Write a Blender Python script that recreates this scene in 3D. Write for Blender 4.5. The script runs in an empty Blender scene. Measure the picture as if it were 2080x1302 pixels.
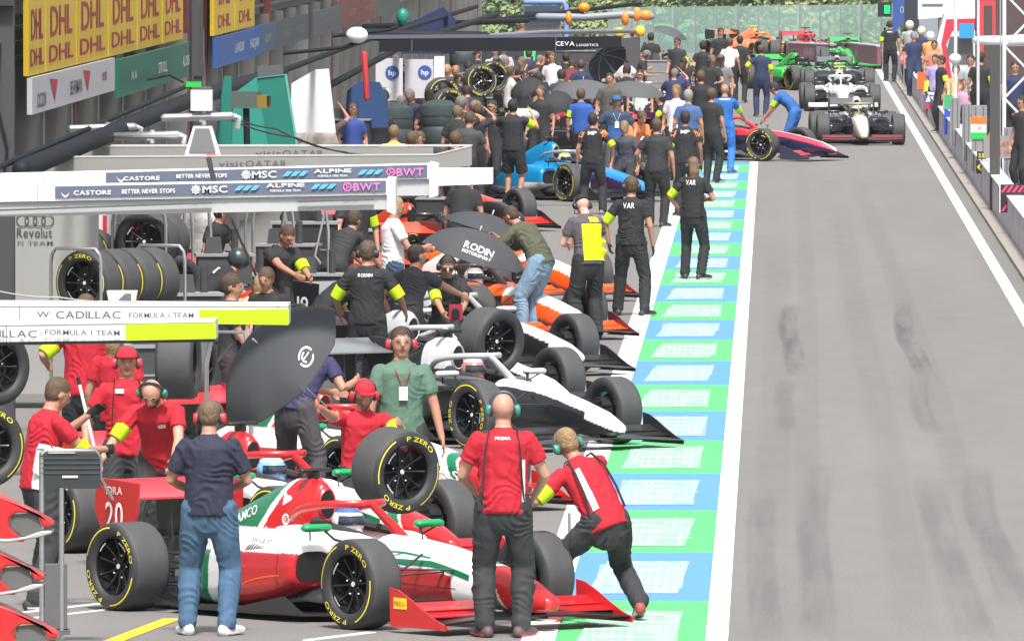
import bpy, math, random
from mathutils import Vector, Matrix, noise
from mathutils.bvhtree import BVHTree
R = math.radians
random.seed(7)
SC = bpy.context.scene
COL = SC.collection

# ---------------------------------------------------------------- camera, world, sun, exposure
FPX, CAM_H = 24000.0, 5.3
PHI = math.atan(864.0 / FPX)
THE = math.atan(534.0 / FPX * math.cos(PHI))
cD = Vector((-math.sin(THE) * math.cos(PHI), math.cos(THE) * math.cos(PHI), -math.sin(PHI)))
cR = Vector((math.cos(THE), math.sin(THE), 0))
cU = cR.cross(cD)
cam_data = bpy.data.cameras.new('camera')
cam_data.sensor_width = 36.0
cam_data.lens = FPX / 2080.0 * 36.0
cam_data.clip_start = 1.0
cam_data.clip_end = 6000.0
cam = bpy.data.objects.new('camera', cam_data)
COL.objects.link(cam)
cam.matrix_world = Matrix(((cR.x, cU.x, -cD.x, 0), (cR.y, cU.y, -cD.y, 0), (cR.z, cU.z, -cD.z, CAM_H), (0, 0, 0, 1)))
SC.camera = cam

SUN_EL, SUN_AZ = R(58), R(176)      # azimuth clockwise from +Y
world = bpy.data.worlds.new('World')
SC.world = world
world.use_nodes = True
nt = world.node_tree
nt.nodes.clear()
sky = nt.nodes.new('ShaderNodeTexSky')
sky.sky_type = 'NISHITA'
sky.sun_disc = False
sky.sun_elevation = SUN_EL
sky.sun_rotation = SUN_AZ
sky.air_density = 1.0
sky.dust_density = 4.0
sky.ozone_density = 0.6
hsv = nt.nodes.new('ShaderNodeHueSaturation')
hsv.inputs['Saturation'].default_value = 0.35      # veiled, overcast sky
bg = nt.nodes.new('ShaderNodeBackground')
bg.inputs['Strength'].default_value = 0.100
wo = nt.nodes.new('ShaderNodeOutputWorld')
nt.links.new(sky.outputs[0], hsv.inputs['Color'])
nt.links.new(hsv.outputs[0], bg.inputs[0])
nt.links.new(bg.outputs[0], wo.inputs[0])
sun_d = bpy.data.lights.new('sun', 'SUN')
sun_d.energy = 2.9
sun_d.angle = R(7)
sun_d.color = (1.0, 0.965, 0.91)
sun = bpy.data.objects.new('sun', sun_d)
COL.objects.link(sun)
sdir = Vector((math.sin(SUN_AZ) * math.cos(SUN_EL), math.cos(SUN_AZ) * math.cos(SUN_EL), math.sin(SUN_EL)))
sun.rotation_euler = sdir.to_track_quat('Z', 'Y').to_euler()
vs = SC.view_settings
vs.view_transform = 'Standard'
vs.look = 'None'
vs.gamma = 1.0
vs.use_curve_mapping = False
vs.exposure = 1.0

# ---------------------------------------------------------------- where things stand
def ray(px, py):
    return cD + cR * ((px - 1040.0) / FPX) + cU * ((651.0 - py) / FPX)
def G(px, py, z=0.0):
    d = ray(px, py)
    t = (z - CAM_H) / d.z
    return Vector((0, 0, CAM_H)) + d * t
def P(px, py, y):
    d = ray(px, py)
    return Vector((0, 0, CAM_H)) + d * (y / d.y)

def PP(px, py, ppm):          # the point seen at a pixel where one metre spans ppm photo pixels
    return P(px, py, FPX / ppm)
def S1(ppm): return FPX / ppm
# ---------------------------------------------------------------- materials
MATS = {}
def mat(col, rough=0.6, metal=0.0, bump=0.0, bscale=40.0, coat=0.0, var=0.0, vscale=3.0, attr=False, emit=0.0, alpha=1.0, stretch=None, spec=0.5):
    key = (tuple(round(c, 4) for c in col), rough, metal, bump, bscale, coat, var, vscale, attr, emit, alpha, stretch, spec)
    if key in MATS:
        return MATS[key]
    m = bpy.data.materials.new('surface')
    m.use_nodes = True
    t = m.node_tree
    b = t.nodes['Principled BSDF']
    b.inputs['Roughness'].default_value = rough
    b.inputs['Metallic'].default_value = metal
    b.inputs['Coat Weight'].default_value = coat
    b.inputs['Coat Roughness'].default_value = 0.12
    b.inputs['Specular IOR Level'].default_value = spec
    if alpha < 1:
        b.inputs['Alpha'].default_value = alpha
    tc = t.nodes.new('ShaderNodeTexCoord')
    mp = t.nodes.new('ShaderNodeMapping')
    t.links.new(tc.outputs['Object'], mp.inputs[0])
    if stretch:
        mp.inputs['Scale'].default_value = stretch
    src = None
    if attr:
        a = t.nodes.new('ShaderNodeAttribute')
        a.attribute_name = 'Col'
        src = a.outputs['Color']
    if var > 0:
        n = t.nodes.new('ShaderNodeTexNoise')
        n.inputs['Scale'].default_value = vscale
        n.inputs['Detail'].default_value = 5
        t.links.new(mp.outputs[0], n.inputs['Vector'])
        mr = t.nodes.new('ShaderNodeMapRange')
        mr.inputs['From Min'].default_value = 0.3
        mr.inputs['From Max'].default_value = 0.7
        mr.inputs['To Min'].default_value = 1 - var
        mr.inputs['To Max'].default_value = 1 + var
        t.links.new(n.outputs[0], mr.inputs['Value'])
        mx = t.nodes.new('ShaderNodeVectorMath')
        mx.operation = 'SCALE'
        if src:
            t.links.new(src, mx.inputs[0])
        else:
            mx.inputs[0].default_value = col[:3]
        t.links.new(mr.outputs[0], mx.inputs['Scale'])
        src = mx.outputs[0]
    if src:
        t.links.new(src, b.inputs['Base Color'])
    else:
        b.inputs['Base Color'].default_value = (*col[:3], 1)
    if bump > 0:
        n2 = t.nodes.new('ShaderNodeTexNoise')
        n2.inputs['Scale'].default_value = bscale
        n2.inputs['Detail'].default_value = 4
        t.links.new(mp.outputs[0], n2.inputs['Vector'])
        bp = t.nodes.new('ShaderNodeBump')
        bp.inputs['Strength'].default_value = bump
        bp.inputs['Distance'].default_value = 0.02
        t.links.new(n2.outputs[0], bp.inputs['Height'])
        t.links.new(bp.outputs[0], b.inputs['Normal'])
    if emit > 0:
        b.inputs['Emission Color'].default_value = (*col[:3], 1)
        b.inputs['Emission Strength'].default_value = emit
    MATS[key] = m
    return m
def paint(c): return mat(c, 0.35, 0, coat=0.5, var=0.04, vscale=6)
def cloth(c): return mat(c, 0.85, 0, bump=0.35, bscale=28, var=0.07, vscale=9)
def plastic(c): return mat(c, 0.45, 0, var=0.06, vscale=8)
BLACK = (0.016, 0.017, 0.019); DARK = (0.03, 0.032, 0.035); WHITE = (0.80, 0.80, 0.80)
RED = (0.55, 0.02, 0.03); GREEN = (0.0, 0.19, 0.07); YEL = (0.80, 0.62, 0.0); FLUO = (0.42, 0.62, 0.0)
CARBON = mat((0.018, 0.019, 0.022), 0.38, 0, coat=0.3, var=0.15, vscale=30)
STEEL = mat((0.55, 0.56, 0.58), 0.3, 0.9, var=0.1, vscale=6)
ALU = mat((0.62, 0.63, 0.64), 0.4, 0.7, var=0.08, vscale=5)
RUBBER = mat((0.030, 0.031, 0.034), 0.62, 0, var=0.12, vscale=9, bump=0.1, bscale=90)
RUBBERT = mat((0.058, 0.059, 0.062), 0.75, 0, var=0.1, vscale=7, bump=0.12, bscale=70)

# ---------------------------------------------------------------- mesh builder
class MB:
    def __init__(s): s.v = []; s.f = []; s.l = []
    def add(s, vs, fs, lab=0):
        o = len(s.v)
        s.v.extend([tuple(v) for v in vs])
        s.f.extend([tuple(i + o for i in f) for f in fs])
        s.l.extend([lab] * len(fs))
        return s
    def box(s, c, d, lab=0, rot=0.0, taper=1.0, M=None):
        hx, hy, hz = d[0] / 2, d[1] / 2, d[2] / 2
        vs = []
        cr, sr = math.cos(rot), math.sin(rot)
        for z in (-1, 1):
            k = taper if z > 0 else 1.0
            for x, y in ((-1, -1), (1, -1), (1, 1), (-1, 1)):
                X, Y = x * hx * k, y * hy * k
                p = Vector((X * cr - Y * sr, X * sr + Y * cr, z * hz))
                if M: p = M @ p
                vs.append((c[0] + p[0], c[1] + p[1], c[2] + p[2]))
        return s.add(vs, [(3, 2, 1, 0), (4, 5, 6, 7), (0, 1, 5, 4), (1, 2, 6, 5), (2, 3, 7, 6), (3, 0, 4, 7)], lab)
    def tube(s, pts, rad, seg=10, lab=0, ref=None, flat=None, caps=True, round_=False):
        """pts centres; rad number or list (number or (a, b)); b lies along ref."""
        pts = [Vector(p) for p in pts]
        n = len(pts)
        if not isinstance(rad, (list,)): rad = [rad] * n
        rad = [(r, r) if not isinstance(r, tuple) else r for r in rad]
        if round_:
            d0 = (pts[0] - pts[1]).normalized(); d1 = (pts[-1] - pts[-2]).normalized()
            a = rad[0]; b = rad[-1]
            m0 = min(a); m1 = min(b)
            pts = [pts[0] + d0 * m0 * .95, pts[0] + d0 * m0 * .6] + pts + [pts[-1] + d1 * m1 * .6, pts[-1] + d1 * m1 * .95]
            rad = [(a[0] * .3, a[1] * .3), (a[0] * .8, a[1] * .8)] + rad + [(b[0] * .8, b[1] * .8), (b[0] * .3, b[1] * .3)]
            n = len(pts)
        rf = Vector(ref) if ref is not None else None
        rings = []
        prev = None
        for i in range(n):
            t = (pts[min(i + 1, n - 1)] - pts[max(i - 1, 0)])
            t = t.normalized() if t.length > 1e-9 else Vector((0, 0, 1))
            if rf is not None:
                b = rf - t * rf.dot(t)
                if b.length < 1e-4: b = t.orthogonal()
            elif prev is not None:
                b = prev - t * prev.dot(t)
                if b.length < 1e-4: b = t.orthogonal()
            else:
                b = t.orthogonal()
            b.normalize(); prev = b
            a = b.cross(t).normalized()
            ra, rb = rad[i]
            rings.append([pts[i] + a * (ra * math.cos(2 * math.pi * k / seg)) + b * (rb * math.sin(2 * math.pi * k / seg)) for k in range(seg)])
        return s.rings(rings, lab, caps)
    def rings(s, rings, lab=0, caps=True, closed=True):
        seg = len(rings[0]); vs = [p for r in rings for p in r]; fs = []
        for i in range(len(rings) - 1):
            for k in range(seg if closed else seg - 1):
                k2 = (k + 1) % seg
                fs.append((i * seg + k, i * seg + k2, (i + 1) * seg + k2, (i + 1) * seg + k))
        if caps:
            fs.append(tuple(range(seg))[::-1]); fs.append(tuple((len(rings) - 1) * seg + k for k in range(seg)))
        return s.add(vs, fs, lab)
    def sphere(s, c, r, lab=0, seg=14, rg=9, M=None):
        if not isinstance(r, (tuple, list)): r = (r, r, r)
        rings = []
        for i in range(1, rg):
            th = math.pi * i / rg
            ring = []
            for k in range(seg):
                ph = 2 * math.pi * k / seg
                p = Vector((r[0] * math.sin(th) * math.cos(ph), r[1] * math.sin(th) * math.sin(ph), -r[2] * math.cos(th)))
                if M: p = M @ p
                ring.append(Vector(c) + p)
            rings.append(ring)
        return s.rings(rings, lab)
    def lathe(s, prof, seg=32, axis='y', c=(0, 0, 0), lab=0, close=False, M=None):
        rings = []
        for (r, h) in prof:
            ring = []
            for k in range(seg):
                a = 2 * math.pi * k / seg
                if axis == 'y': p = (r * math.cos(a), h, r * math.sin(a))
                elif axis == 'z': p = (r * math.cos(a), -r * math.sin(a), h)
                else: p = (h, r * math.cos(a), -r * math.sin(a))
                p = Vector(p)
                if M: p = M @ p
                ring.append(Vector(c) + p)
            rings.append(ring)
        if close: rings.append(rings[0])
        return s.rings(rings, lab, caps=not close)
    def prism(s, poly, o, ax, ay, az, lab=0):
        """poly of (u,v); o origin; ax, ay directions of u, v; az thickness vector."""
        o, ax, ay, az = Vector(o), Vector(ax), Vector(ay), Vector(az)
        n = len(poly)
        a = [o + ax * u + ay * v for u, v in poly]
        b = [p + az for p in a]
        fs = [tuple(range(n))[::-1], tuple(range(n, 2 * n))] + [(i, (i + 1) % n, n + (i + 1) % n, n + i) for i in range(n)]
        return s.add(a + b, fs, lab)
    def mesh(s, mats, smooth=True, ang=40, name='mesh'):
        me = bpy.data.meshes.new(name)
        me.from_pydata(s.v, [], s.f)
        if not isinstance(mats, (list, tuple)): mats = [mats]
        for m in mats: me.materials.append(m)
        if len(mats) > 1:
            me.polygons.foreach_set('material_index', [min(l, len(mats) - 1) for l in s.l])
        if smooth:
            me.polygons.foreach_set('use_smooth', [True] * len(me.polygons))
            me.set_sharp_from_angle(angle=R(ang))
        me.update()
        return me
def link(name, me, parent=None, loc=None, rotz=None, M=None):
    o = bpy.data.objects.new(name, me)
    COL.objects.link(o)
    if parent: o.parent = parent
    if loc is not None: o.location = loc
    if rotz is not None: o.rotation_euler = (0, 0, rotz)
    if M is not None: o.matrix_local = M
    return o
def part(name, mb, m, parent, ang=40, label=None):
    o = link(name, mb.mesh(m, ang=ang), parent)
    if label: o['label'] = label
    return o
def tag(o, label, cat, group=None, kind=None):
    o['label'] = label; o['category'] = cat
    if group: o['group'] = group
    if kind: o['kind'] = kind
    return o
def thing(name, label, cat, loc=(0, 0, 0), rotz=0.0, group=None):
    o = bpy.data.objects.new(name, None)
    COL.objects.link(o)
    o.empty_display_size = 0.2
    o.location = loc
    o.rotation_euler = (0, 0, rotz)
    return tag(o, label, cat, group)
def struct(name, mb, m, ang=40):
    o = link(name, mb.mesh(m, ang=ang))
    o['kind'] = 'structure'; o['label'] = name.replace('_', ' ')
    return o

# ---------------------------------------------------------------- glyphs: every character meshed once, laid out by hand
CH = "ABCDEFGHIJKLMNOPQRSTUVWXYZabcdefghijklmnopqrstuvwxyz0123456789'/.&"
GLY = {}
_tmp = []
for bold in (0, 1):
    for c in CH:
        cu = bpy.data.curves.new('g', 'FONT')
        cu.body = c; cu.size = 1.0; cu.resolution_u = 3
        cu.offset = 0.012 if bold else 0.0
        o = bpy.data.objects.new('g', cu)
        COL.objects.link(o)
        _tmp.append((bold, c, o, cu))
bpy.context.view_layer.update()
_dg = bpy.context.evaluated_depsgraph_get()
for bold, c, o, cu in _tmp:
    me = o.evaluated_get(_dg).to_mesh()
    vs = [(v.co.x, v.co.y) for v in me.vertices]
    fs = [tuple(p.vertices) for p in me.polygons]
    xs = [v[0] for v in vs] or [0]
    x0, x1 = min(xs), max(xs)
    GLY[(bold, c)] = ([(x - x0, y) for x, y in vs], fs, x1 - x0)
    o.evaluated_get(_dg).to_mesh_clear()
for bold, c, o, cu in _tmp:
    bpy.data.objects.remove(o); bpy.data.curves.remove(cu)
def lay(text, bold=1, gap=0.09, space=0.35):
    """list of (verts2d, faces) at size 1, total width; cap height about 0.73."""
    x = 0; out = []
    for c in text:
        if c == ' ': x += space; continue
        g = GLY.get((bold, c))
        if not g: continue
        out.append(([(px + x, py) for px, py in g[0]], g[1]))
        x += g[2] + gap
    return out, max(x - gap, 0.01)
def text_mb(text, o, ax, ay, height=None, width=None, bold=1, align='c', gap=0.09, thick=0.003, fn=None, shear=0.0):
    """letters on the plane o + ax*u + ay*v (unit vectors), cap height given; fn maps points afterwards"""
    glyphs, w = lay(text, bold, gap)
    s = height / 0.73 if height else width / w
    sx = width / w if width else s
    off = -w / 2 if align == 'c' else (0 if align == 'l' else -w)
    o, ax, ay = Vector(o), Vector(ax), Vector(ay)
    n = ax.cross(ay).normalized() * thick
    mb = MB()
    for vs, fs in glyphs:
        pts = [o + ax * ((x + off) * sx + shear * y * s) + ay * ((y - 0.365) * s) + n for x, y in vs]
        if fn: pts = [fn(p) for p in pts]
        mb.add(pts, fs)
    return mb
def lettering(text, parent, m, o, ax, ay, **k):
    mb = text_mb(text, o, ax, ay, **k)
    ob = link('lettering', mb.mesh(m, smooth=False), parent)
    return ob
# ================================================================ SETTING
def asphalt():
    m = bpy.data.materials.new('asphalt'); m.use_nodes = True
    t = m.node_tree; b = t.nodes['Principled BSDF']
    tc = t.nodes.new('ShaderNodeTexCoord')
    def nz(scale, detail, st):
        mp = t.nodes.new('ShaderNodeMapping'); mp.inputs['Scale'].default_value = st
        n = t.nodes.new('ShaderNodeTexNoise'); n.inputs['Scale'].default_value = scale; n.inputs['Detail'].default_value = detail
        t.links.new(tc.outputs['Object'], mp.inputs[0]); t.links.new(mp.outputs[0], n.inputs['Vector'])
        return n
    a = nz(0.5, 4, (1.6, 0.10, 1)); c = nz(45, 3, (1, .3, 1)); d = nz(2.5, 4, (1, 0.25, 1))
    r = t.nodes.new('ShaderNodeValToRGB')
    r.color_ramp.elements[0].position = 0.32; r.color_ramp.elements[0].color = (0.158, 0.151, 0.146, 1)
    r.color_ramp.elements[1].position = 0.70; r.color_ramp.elements[1].color = (0.178, 0.170, 0.164, 1)
    t.links.new(a.outputs[0], r.inputs[0])
    mx = t.nodes.new('ShaderNodeMix'); mx.data_type = 'RGBA'; mx.blend_type = 'MULTIPLY'; mx.inputs[0].default_value = 0.35
    t.links.new(r.outputs[0], mx.inputs[6])
    gr = t.nodes.new('ShaderNodeMapRange'); gr.inputs['From Min'].default_value = 0.3; gr.inputs['From Max'].default_value = 0.7
    gr.inputs['To Min'].default_value = 0.7; gr.inputs['To Max'].default_value = 1.3
    t.links.new(c.outputs[0], gr.inputs[0])
    t.links.new(gr.outputs[0], mx.inputs[7])
    mx2 = t.nodes.new('ShaderNodeMix'); mx2.data_type = 'RGBA'; mx2.blend_type = 'MULTIPLY'; mx2.inputs[0].default_value = 0.5
    t.links.new(mx.outputs[2], mx2.inputs[6])
    g2 = t.nodes.new('ShaderNodeMapRange'); g2.inputs['From Min'].default_value = 0.35; g2.inputs['From Max'].default_value = 0.65
    g2.inputs['To Min'].default_value = 0.92; g2.inputs['To Max'].default_value = 1.06
    t.links.new(d.outputs[0], g2.inputs[0]); t.links.new(g2.outputs[0], mx2.inputs[7])
    t.links.new(mx2.outputs[2], b.inputs['Base Color'])
    b.inputs['Roughness'].default_value = 0.8
    bp = t.nodes.new('ShaderNodeBump'); bp.inputs['Strength'].default_value = 0.3; bp.inputs['Distance'].default_value = 0.01
    t.links.new(c.outputs[0], bp.inputs['Height']); t.links.new(bp.outputs[0], b.inputs['Normal'])
    return m
def sheet(x0, x1, y0, y1, z, ny=1):
    mb = MB()
    for i in range(ny):
        a = y0 + (y1 - y0) * i / ny; b2 = y0 + (y1 - y0) * (i + 1) / ny
        mb.add([(x0, a, z), (x1, a, z), (x1, b2, z), (x0, b2, z)], [(0, 1, 2, 3)])
    return mb
mb = MB(); S = 400
ys = [(-100, -.03), (S1(60), -.03), (S1(56), -3.2), (S1(44), -6.5), (900, -7)]
mb.add([(x, y, z) for y, z in ys for x in (-S, S)], [(2 * i, 2 * i + 1, 2 * i + 3, 2 * i + 2) for i in range(len(ys) - 1)])
struct('ground', mb, mat((0.07, 0.10, 0.035), 0.9, var=0.3, vscale=0.4))
struct('pit_lane', sheet(-9.4, 13, -20, S1(60.5), 0.0), asphalt())
PAINT = mat((0.82, 0.83, 0.84), 0.55, var=0.04, vscale=5)
BX0, BX1 = -1.80, -0.33                       # outer white edges of the painted strip
PY0, PY1 = 60.0, G(1500, 330).y
mk = MB()
mk.add(sheet(BX0, BX0 + 0.24, PY0, PY1, 0.008).v, [(0, 1, 2, 3)])
mk.add(sheet(BX1 - 0.16, BX1, PY0, PY1, 0.008).v, [(0, 1, 2, 3)])
struct('lane_edge_line', mk, PAINT)
struct('wall_line', sheet(3.06, 3.22, 40, G(1775, 121).y, 0.004), PAINT)
mk = MB()
a0, a1 = Vector((-9, 321)), Vector((3.1, 310))
q = [G(1400, 104), G(1650, 113), G(1740, 118), G(1783, 122)]
up = Vector((0, 0, .006)); th_ = [Vector((0, 3.4, 0)), Vector((0, 3.4, 0)), Vector((0, 3, 0)), Vector((-.05, 2.2, 0))]
mk.add([p + up for p in q] + [p + up + t for p, t in zip(q, th_)], [(0, 1, 5, 4), (1, 2, 6, 5), (2, 3, 7, 6)])
struct('bend_line', mk, PAINT)
# green and blue blocks, boundaries uniform along the lane
fH = FPX * CAM_H / (1 + 0)
bl = 0.513e-4 * fH
ystart = fH / (1222 + 213.0)
LG = mat((0.085, 0.47, 0.15), 0.6, var=0.06, vscale=5)
LB = mat((0.09, 0.27, 0.60), 0.6, var=0.06, vscale=5)
g = MB(); b_ = MB(); w = MB(); wg = MB(); wb = MB()
inx0, inx1 = BX0 + 0.24, BX1 - 0.16
k = -3
rs = random.Random(3)
while True:
    y0 = ystart + k * bl; y1 = y0 + bl
    if y0 > PY1: break
    y1 = min(y1, PY1)
    (g if k % 2 else b_).add([(inx0, y0, .004), (inx1, y0, .004), (inx1, y1, .004), (inx0, y1, .004)], [(0, 1, 2, 3)])
    # a word in white, written along the lane, letters as tall strokes across it
    W = inx1 - inx0
    ua, ub = inx0 + W * 0.17, inx1 - W * 0.17
    L = (y1 - y0)
    if y1 - y0 > bl * 0.9:
        # pale ground of the word, then its tall letter strokes
        ya, yb = y0 + L * .13, y1 - L * .20
        sk = .05
        (wg if k % 2 else wb).add([(ua - sk, ya, .007), (ub - .06, ya + .1, .007), (ub, yb, .007), (ua + sk, yb, .007)], [(0, 1, 2, 3)])
        nl = 11; cw = (ub - ua) / nl
        for q in range(nl):
            x0 = ua + q * cw; ww_ = cw * rs.choice((.55, .75, .9))
            a_, b2_ = ya + L * rs.choice((.0, .0, .10, .25)), yb - L * rs.choice((0, 0, .08, .2))
            w.add([(x0, a_, .010), (x0 + ww_, a_, .010), (x0 + ww_, b2_, .010), (x0, b2_, .010)], [(0, 1, 2, 3)])
        for q in range(5):
            yy = ya + (yb - ya) * (q + .2) / 5; x0 = ua + rs.uniform(0, .25); x1 = ub - rs.uniform(0, .3); zq = .012 + .0008 * q
            w.add([(x0, yy, zq), (x1, yy, zq), (x1, yy + L * .045, zq), (x0, yy + L * .045, zq)], [(0, 1, 2, 3)])
    k += 1
struct('green_paint_block', g, LG)
struct('blue_paint_block', b_, LB)
struct('painted_word', w, mat((0.62, 0.70, 0.72), 0.55, var=0.12, vscale=3, alpha=.36))
struct('pale_green_ground', wg, mat((.27, .54, .34), .6, var=.10, vscale=4)); struct('pale_blue_ground', wb, mat((.28, .45, .63), .6, var=.10, vscale=4))
# yellow box line near the camera, faint pit box marks
mk = MB()
A, B = G(225, 1304), G(352, 1256)
dv = (B - A).normalized(); nv = Vector((-dv.y, dv.x, 0)) * 0.07
A = A - dv * 4; z = Vector((0, 0, .004))
mk.add([A - nv + z, A + nv + z, B + nv + z, B - nv + z], [(0, 1, 2, 3)])
struct('yellow_box_line', mk, mat((0.75, 0.48, 0.02), 0.6, var=0.1, vscale=6))
mk = MB()
for px, py, l, wd in ((150, 1232, 2.2, .07), (130, 1248, 2.0, .05), (690, 1292, 1.0, .08), (1240, 441, .9, .07)):
    c = G(px, py)
    mk.box((c.x, c.y, 0.002), (wd, l, 0.006), rot=R(-25))
struct('pit_box_mark', mk, PAINT)
mk = MB(); c = G(1245, 441); mk.box((c.x, c.y, 0.003), (.06, 2.4, 0.008), rot=R(-12))
struct('red_box_mark', mk, mat((0.75, 0.12, 0.09), 0.6))
# dark rubber left by tyres in the fast lane
def skid(pts, w0):
    L_ = [G(px, py) for px, py in pts]
    fine = []
    for i in range(len(L_) - 1):
        p0, p1, p2, p3 = L_[max(i - 1, 0)], L_[i], L_[i + 1], L_[min(i + 2, len(L_) - 1)]
        for q in range(10):
            t = q / 10
            fine.append(.5 * ((2 * p1) + (p2 - p0) * t + (2 * p0 - 5 * p1 + 4 * p2 - p3) * t * t + (3 * p1 - p0 - 3 * p2 + p3) * t ** 3))
    fine.append(L_[-1])
    cols = (-.62, -.42, -.15, .15, .42, .62); al = (0, .8, 1, .85, .9, 0)
    vs, fs, at = [], [], []
    n = len(fine)
    for i, c in enumerate(fine):
        e = min(1, i / 5, (n - 1 - i) / 7)
        for u, a in zip(cols, al): vs.append((c.x + u * w0, c.y, .004)); at.append(a * e)
    for i in range(n - 1):
        for k in range(5): fs.append((i * 6 + k, i * 6 + k + 1, i * 6 + 7 + k, i * 6 + 6 + k))
    return vs, fs, at
def skid_mat(amount):
    m = mat((0.085, 0.082, 0.088), 0.7, var=0.1, vscale=6, alpha=.99 - amount)
    t = m.node_tree; b = t.nodes['Principled BSDF']
    tc = t.nodes.new('ShaderNodeTexCoord'); n = t.nodes.new('ShaderNodeTexNoise'); mp = t.nodes.new('ShaderNodeMapping')
    mp.inputs['Scale'].default_value = (5, .12, 1); n.inputs['Scale'].default_value = 1.0; n.inputs['Detail'].default_value = 2
    mr = t.nodes.new('ShaderNodeMapRange'); mr.inputs['From Min'].default_value = .30; mr.inputs['From Max'].default_value = .62
    mr.inputs['To Min'].default_value = 0.04; mr.inputs['To Max'].default_value = amount
    t.links.new(tc.outputs['Object'], mp.inputs[0]); t.links.new(mp.outputs[0], n.inputs['Vector']); t.links.new(n.outputs[0], mr.inputs[0])
    at = t.nodes.new('ShaderNodeAttribute'); at.attribute_name = 'wear'; mu = t.nodes.new('ShaderNodeMath'); mu.operation = 'MULTIPLY'
    t.links.new(mr.outputs[0], mu.inputs[0]); t.links.new(at.outputs['Fac'], mu.inputs[1]); t.links.new(mu.outputs[0], b.inputs['Alpha'])
    return m
SK = [skid_mat(.36), skid_mat(.20), skid_mat(.06)]
for pts, w_, q in (([(1622, 768), (1608, 700), (1600, 660), (1608, 615)], .22, 0), ([(1880, 762), (1860, 720), (1838, 680), (1833, 612)], .22, 0),
                 ([(1600, 880), (1592, 820), (1598, 768)], .20, 1), ([(1900, 885), (1870, 830), (1865, 762)], .20, 1),
                 ([(1560, 1302), (1550, 1200), (1545, 1090), (1550, 1000)], .22, 1), ([(1665, 1302), (1660, 1180), (1650, 1060), (1668, 940)], .24, 1),
                 ([(1990, 1302), (1950, 1200), (1910, 1080), (1880, 960)], .26, 1), ([(2075, 1240), (2030, 1130), (1990, 1040), (1985, 940)], .26, 1),
                 ([(1560, 1400), (1570, 1000), (1578, 700), (1582, 420)], .30, 2), ([(1880, 1400), (1800, 900), (1745, 650), (1700, 400)], .30, 2), ([(1640, 1350), (1640, 900), (1640, 600), (1625, 330)], .22, 2), ([(2000, 1200), (1900, 800), (1800, 520), (1720, 320)], .26, 2)):
    vs_, fs_, at_ = skid(pts, w_)
    o = struct('tyre_mark', MB().add(vs_, fs_), SK[q])
    a_ = o.data.attributes.new('wear', 'FLOAT', 'POINT'); a_.data.foreach_set('value', at_)
# ================================================================ RACING CARS
def sect(x, yc, w, z0, z1, n=3.0, seg=22, taper=0.0):
    """superellipse ring in the plane x=const; taper narrows the top"""
    zc, h = (z0 + z1) / 2, (z1 - z0) / 2
    out = []
    for k in range(seg):
        a = 2 * math.pi * k / seg
        c, s_ = math.cos(a), math.sin(a)
        u = math.copysign(abs(c) ** (2 / n), c); v = math.copysign(abs(s_) ** (2 / n), s_)
        ww = w * (1 - taper * (v + 1) / 2)
        out.append(Vector((x, yc + ww * u, zc + h * v)))
    return out
def loft(mb, secs, lab=0, **k):
    mb.rings([sect(*s, **k) for s in secs], lab)
def body_source():
    m = MB()
    loft(m, [(1.25, 0, .03, .175, .225), (1.22, 0, .075, .155, .26), (1.10, 0, .10, .14, .315), (.95, 0, .13, .135, .375), (.6, 0, .155, .14, .465), (.3, 0, .175, .15, .53),
             (0, 0, .195, .15, .58), (-.4, 0, .225, .12, .625), (-.62, 0, .25, .09, .64), (-.72, 0, .26, .09, .60), (-.80, 0, .27, .08, .46), (-1.4, 0, .29, .06, .46),
             (-1.5, 0, .29, .06, .60), (-2.0, 0, .27, .06, .58), (-2.5, 0, .19, .1, .48), (-3.0, 0, .1, .14, .4)], n=2.9, taper=.12)
    for s in (-1, 1):      # cockpit sides and head rests
        m.rings([sect(x, s * .245, w, z0, z1, n=3) for x, w, z0, z1 in ((-.60, .04, .4, .62), (-.75, .06, .36, .645), (-1.0, .065, .36, .655), (-1.3, .075, .36, .67), (-1.48, .09, .36, .68), (-1.7, .08, .36, .66))])
        m.rings([sect(x, s * yc, w, z0, z1, n=3.4, taper=.12) for x, yc, w, z0, z1 in (
            (-.98, .49, .19, .27, .53), (-1.02, .49, .215, .24, .565), (-1.2, .47, .245, .16, .60), (-1.5, .45, .265, .10, .615), (-1.9, .42, .26, .07, .60), (-2.2, .37, .225, .07, .55),
            (-2.5, .30, .17, .08, .47), (-2.85, .20, .12, .1, .38), (-3.05, .14, .08, .12, .33))], 0)
    loft(m, [(-1.46, 0, .085, .60, .955), (-1.50, 0, .115, .56, .985), (-1.6, 0, .135, .5, 1.01), (-1.78, 0, .15, .45, 1.0), (-2.0, 0, .15, .4, .93), (-2.3, 0, .125, .35, .82),
             (-2.6, 0, .09, .3, .71), (-3.0, 0, .05, .28, .58), (-3.2, 0, .03, .28, .5)], n=2.5, taper=.25)
    return m
BODY_SRC = body_source()
def batch_remesh(jobs):
    """jobs: (MB, voxel, smooth iterations). Each overlapping shape set becomes one closed surface; returns meshes"""
    obs = []
    for mb, vox, it in jobs:
        me = bpy.data.meshes.new('src'); me.from_pydata(mb.v, [], mb.f); me.update()
        o = bpy.data.objects.new('src', me); COL.objects.link(o)
        r = o.modifiers.new('r', 'REMESH'); r.mode = 'VOXEL'; r.voxel_size = vox; r.adaptivity = 0
        if it:
            s = o.modifiers.new('s', 'SMOOTH'); s.factor = .5; s.iterations = it
        obs.append((o, me))
    bpy.context.view_layer.update()
    dg = bpy.context.evaluated_depsgraph_get()
    out = []
    for o, me in obs:
        out.append(bpy.data.meshes.new_from_object(o.evaluated_get(dg)))
    for o, me in obs:
        bpy.data.objects.remove(o); bpy.data.meshes.remove(me)
    return out
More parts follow.
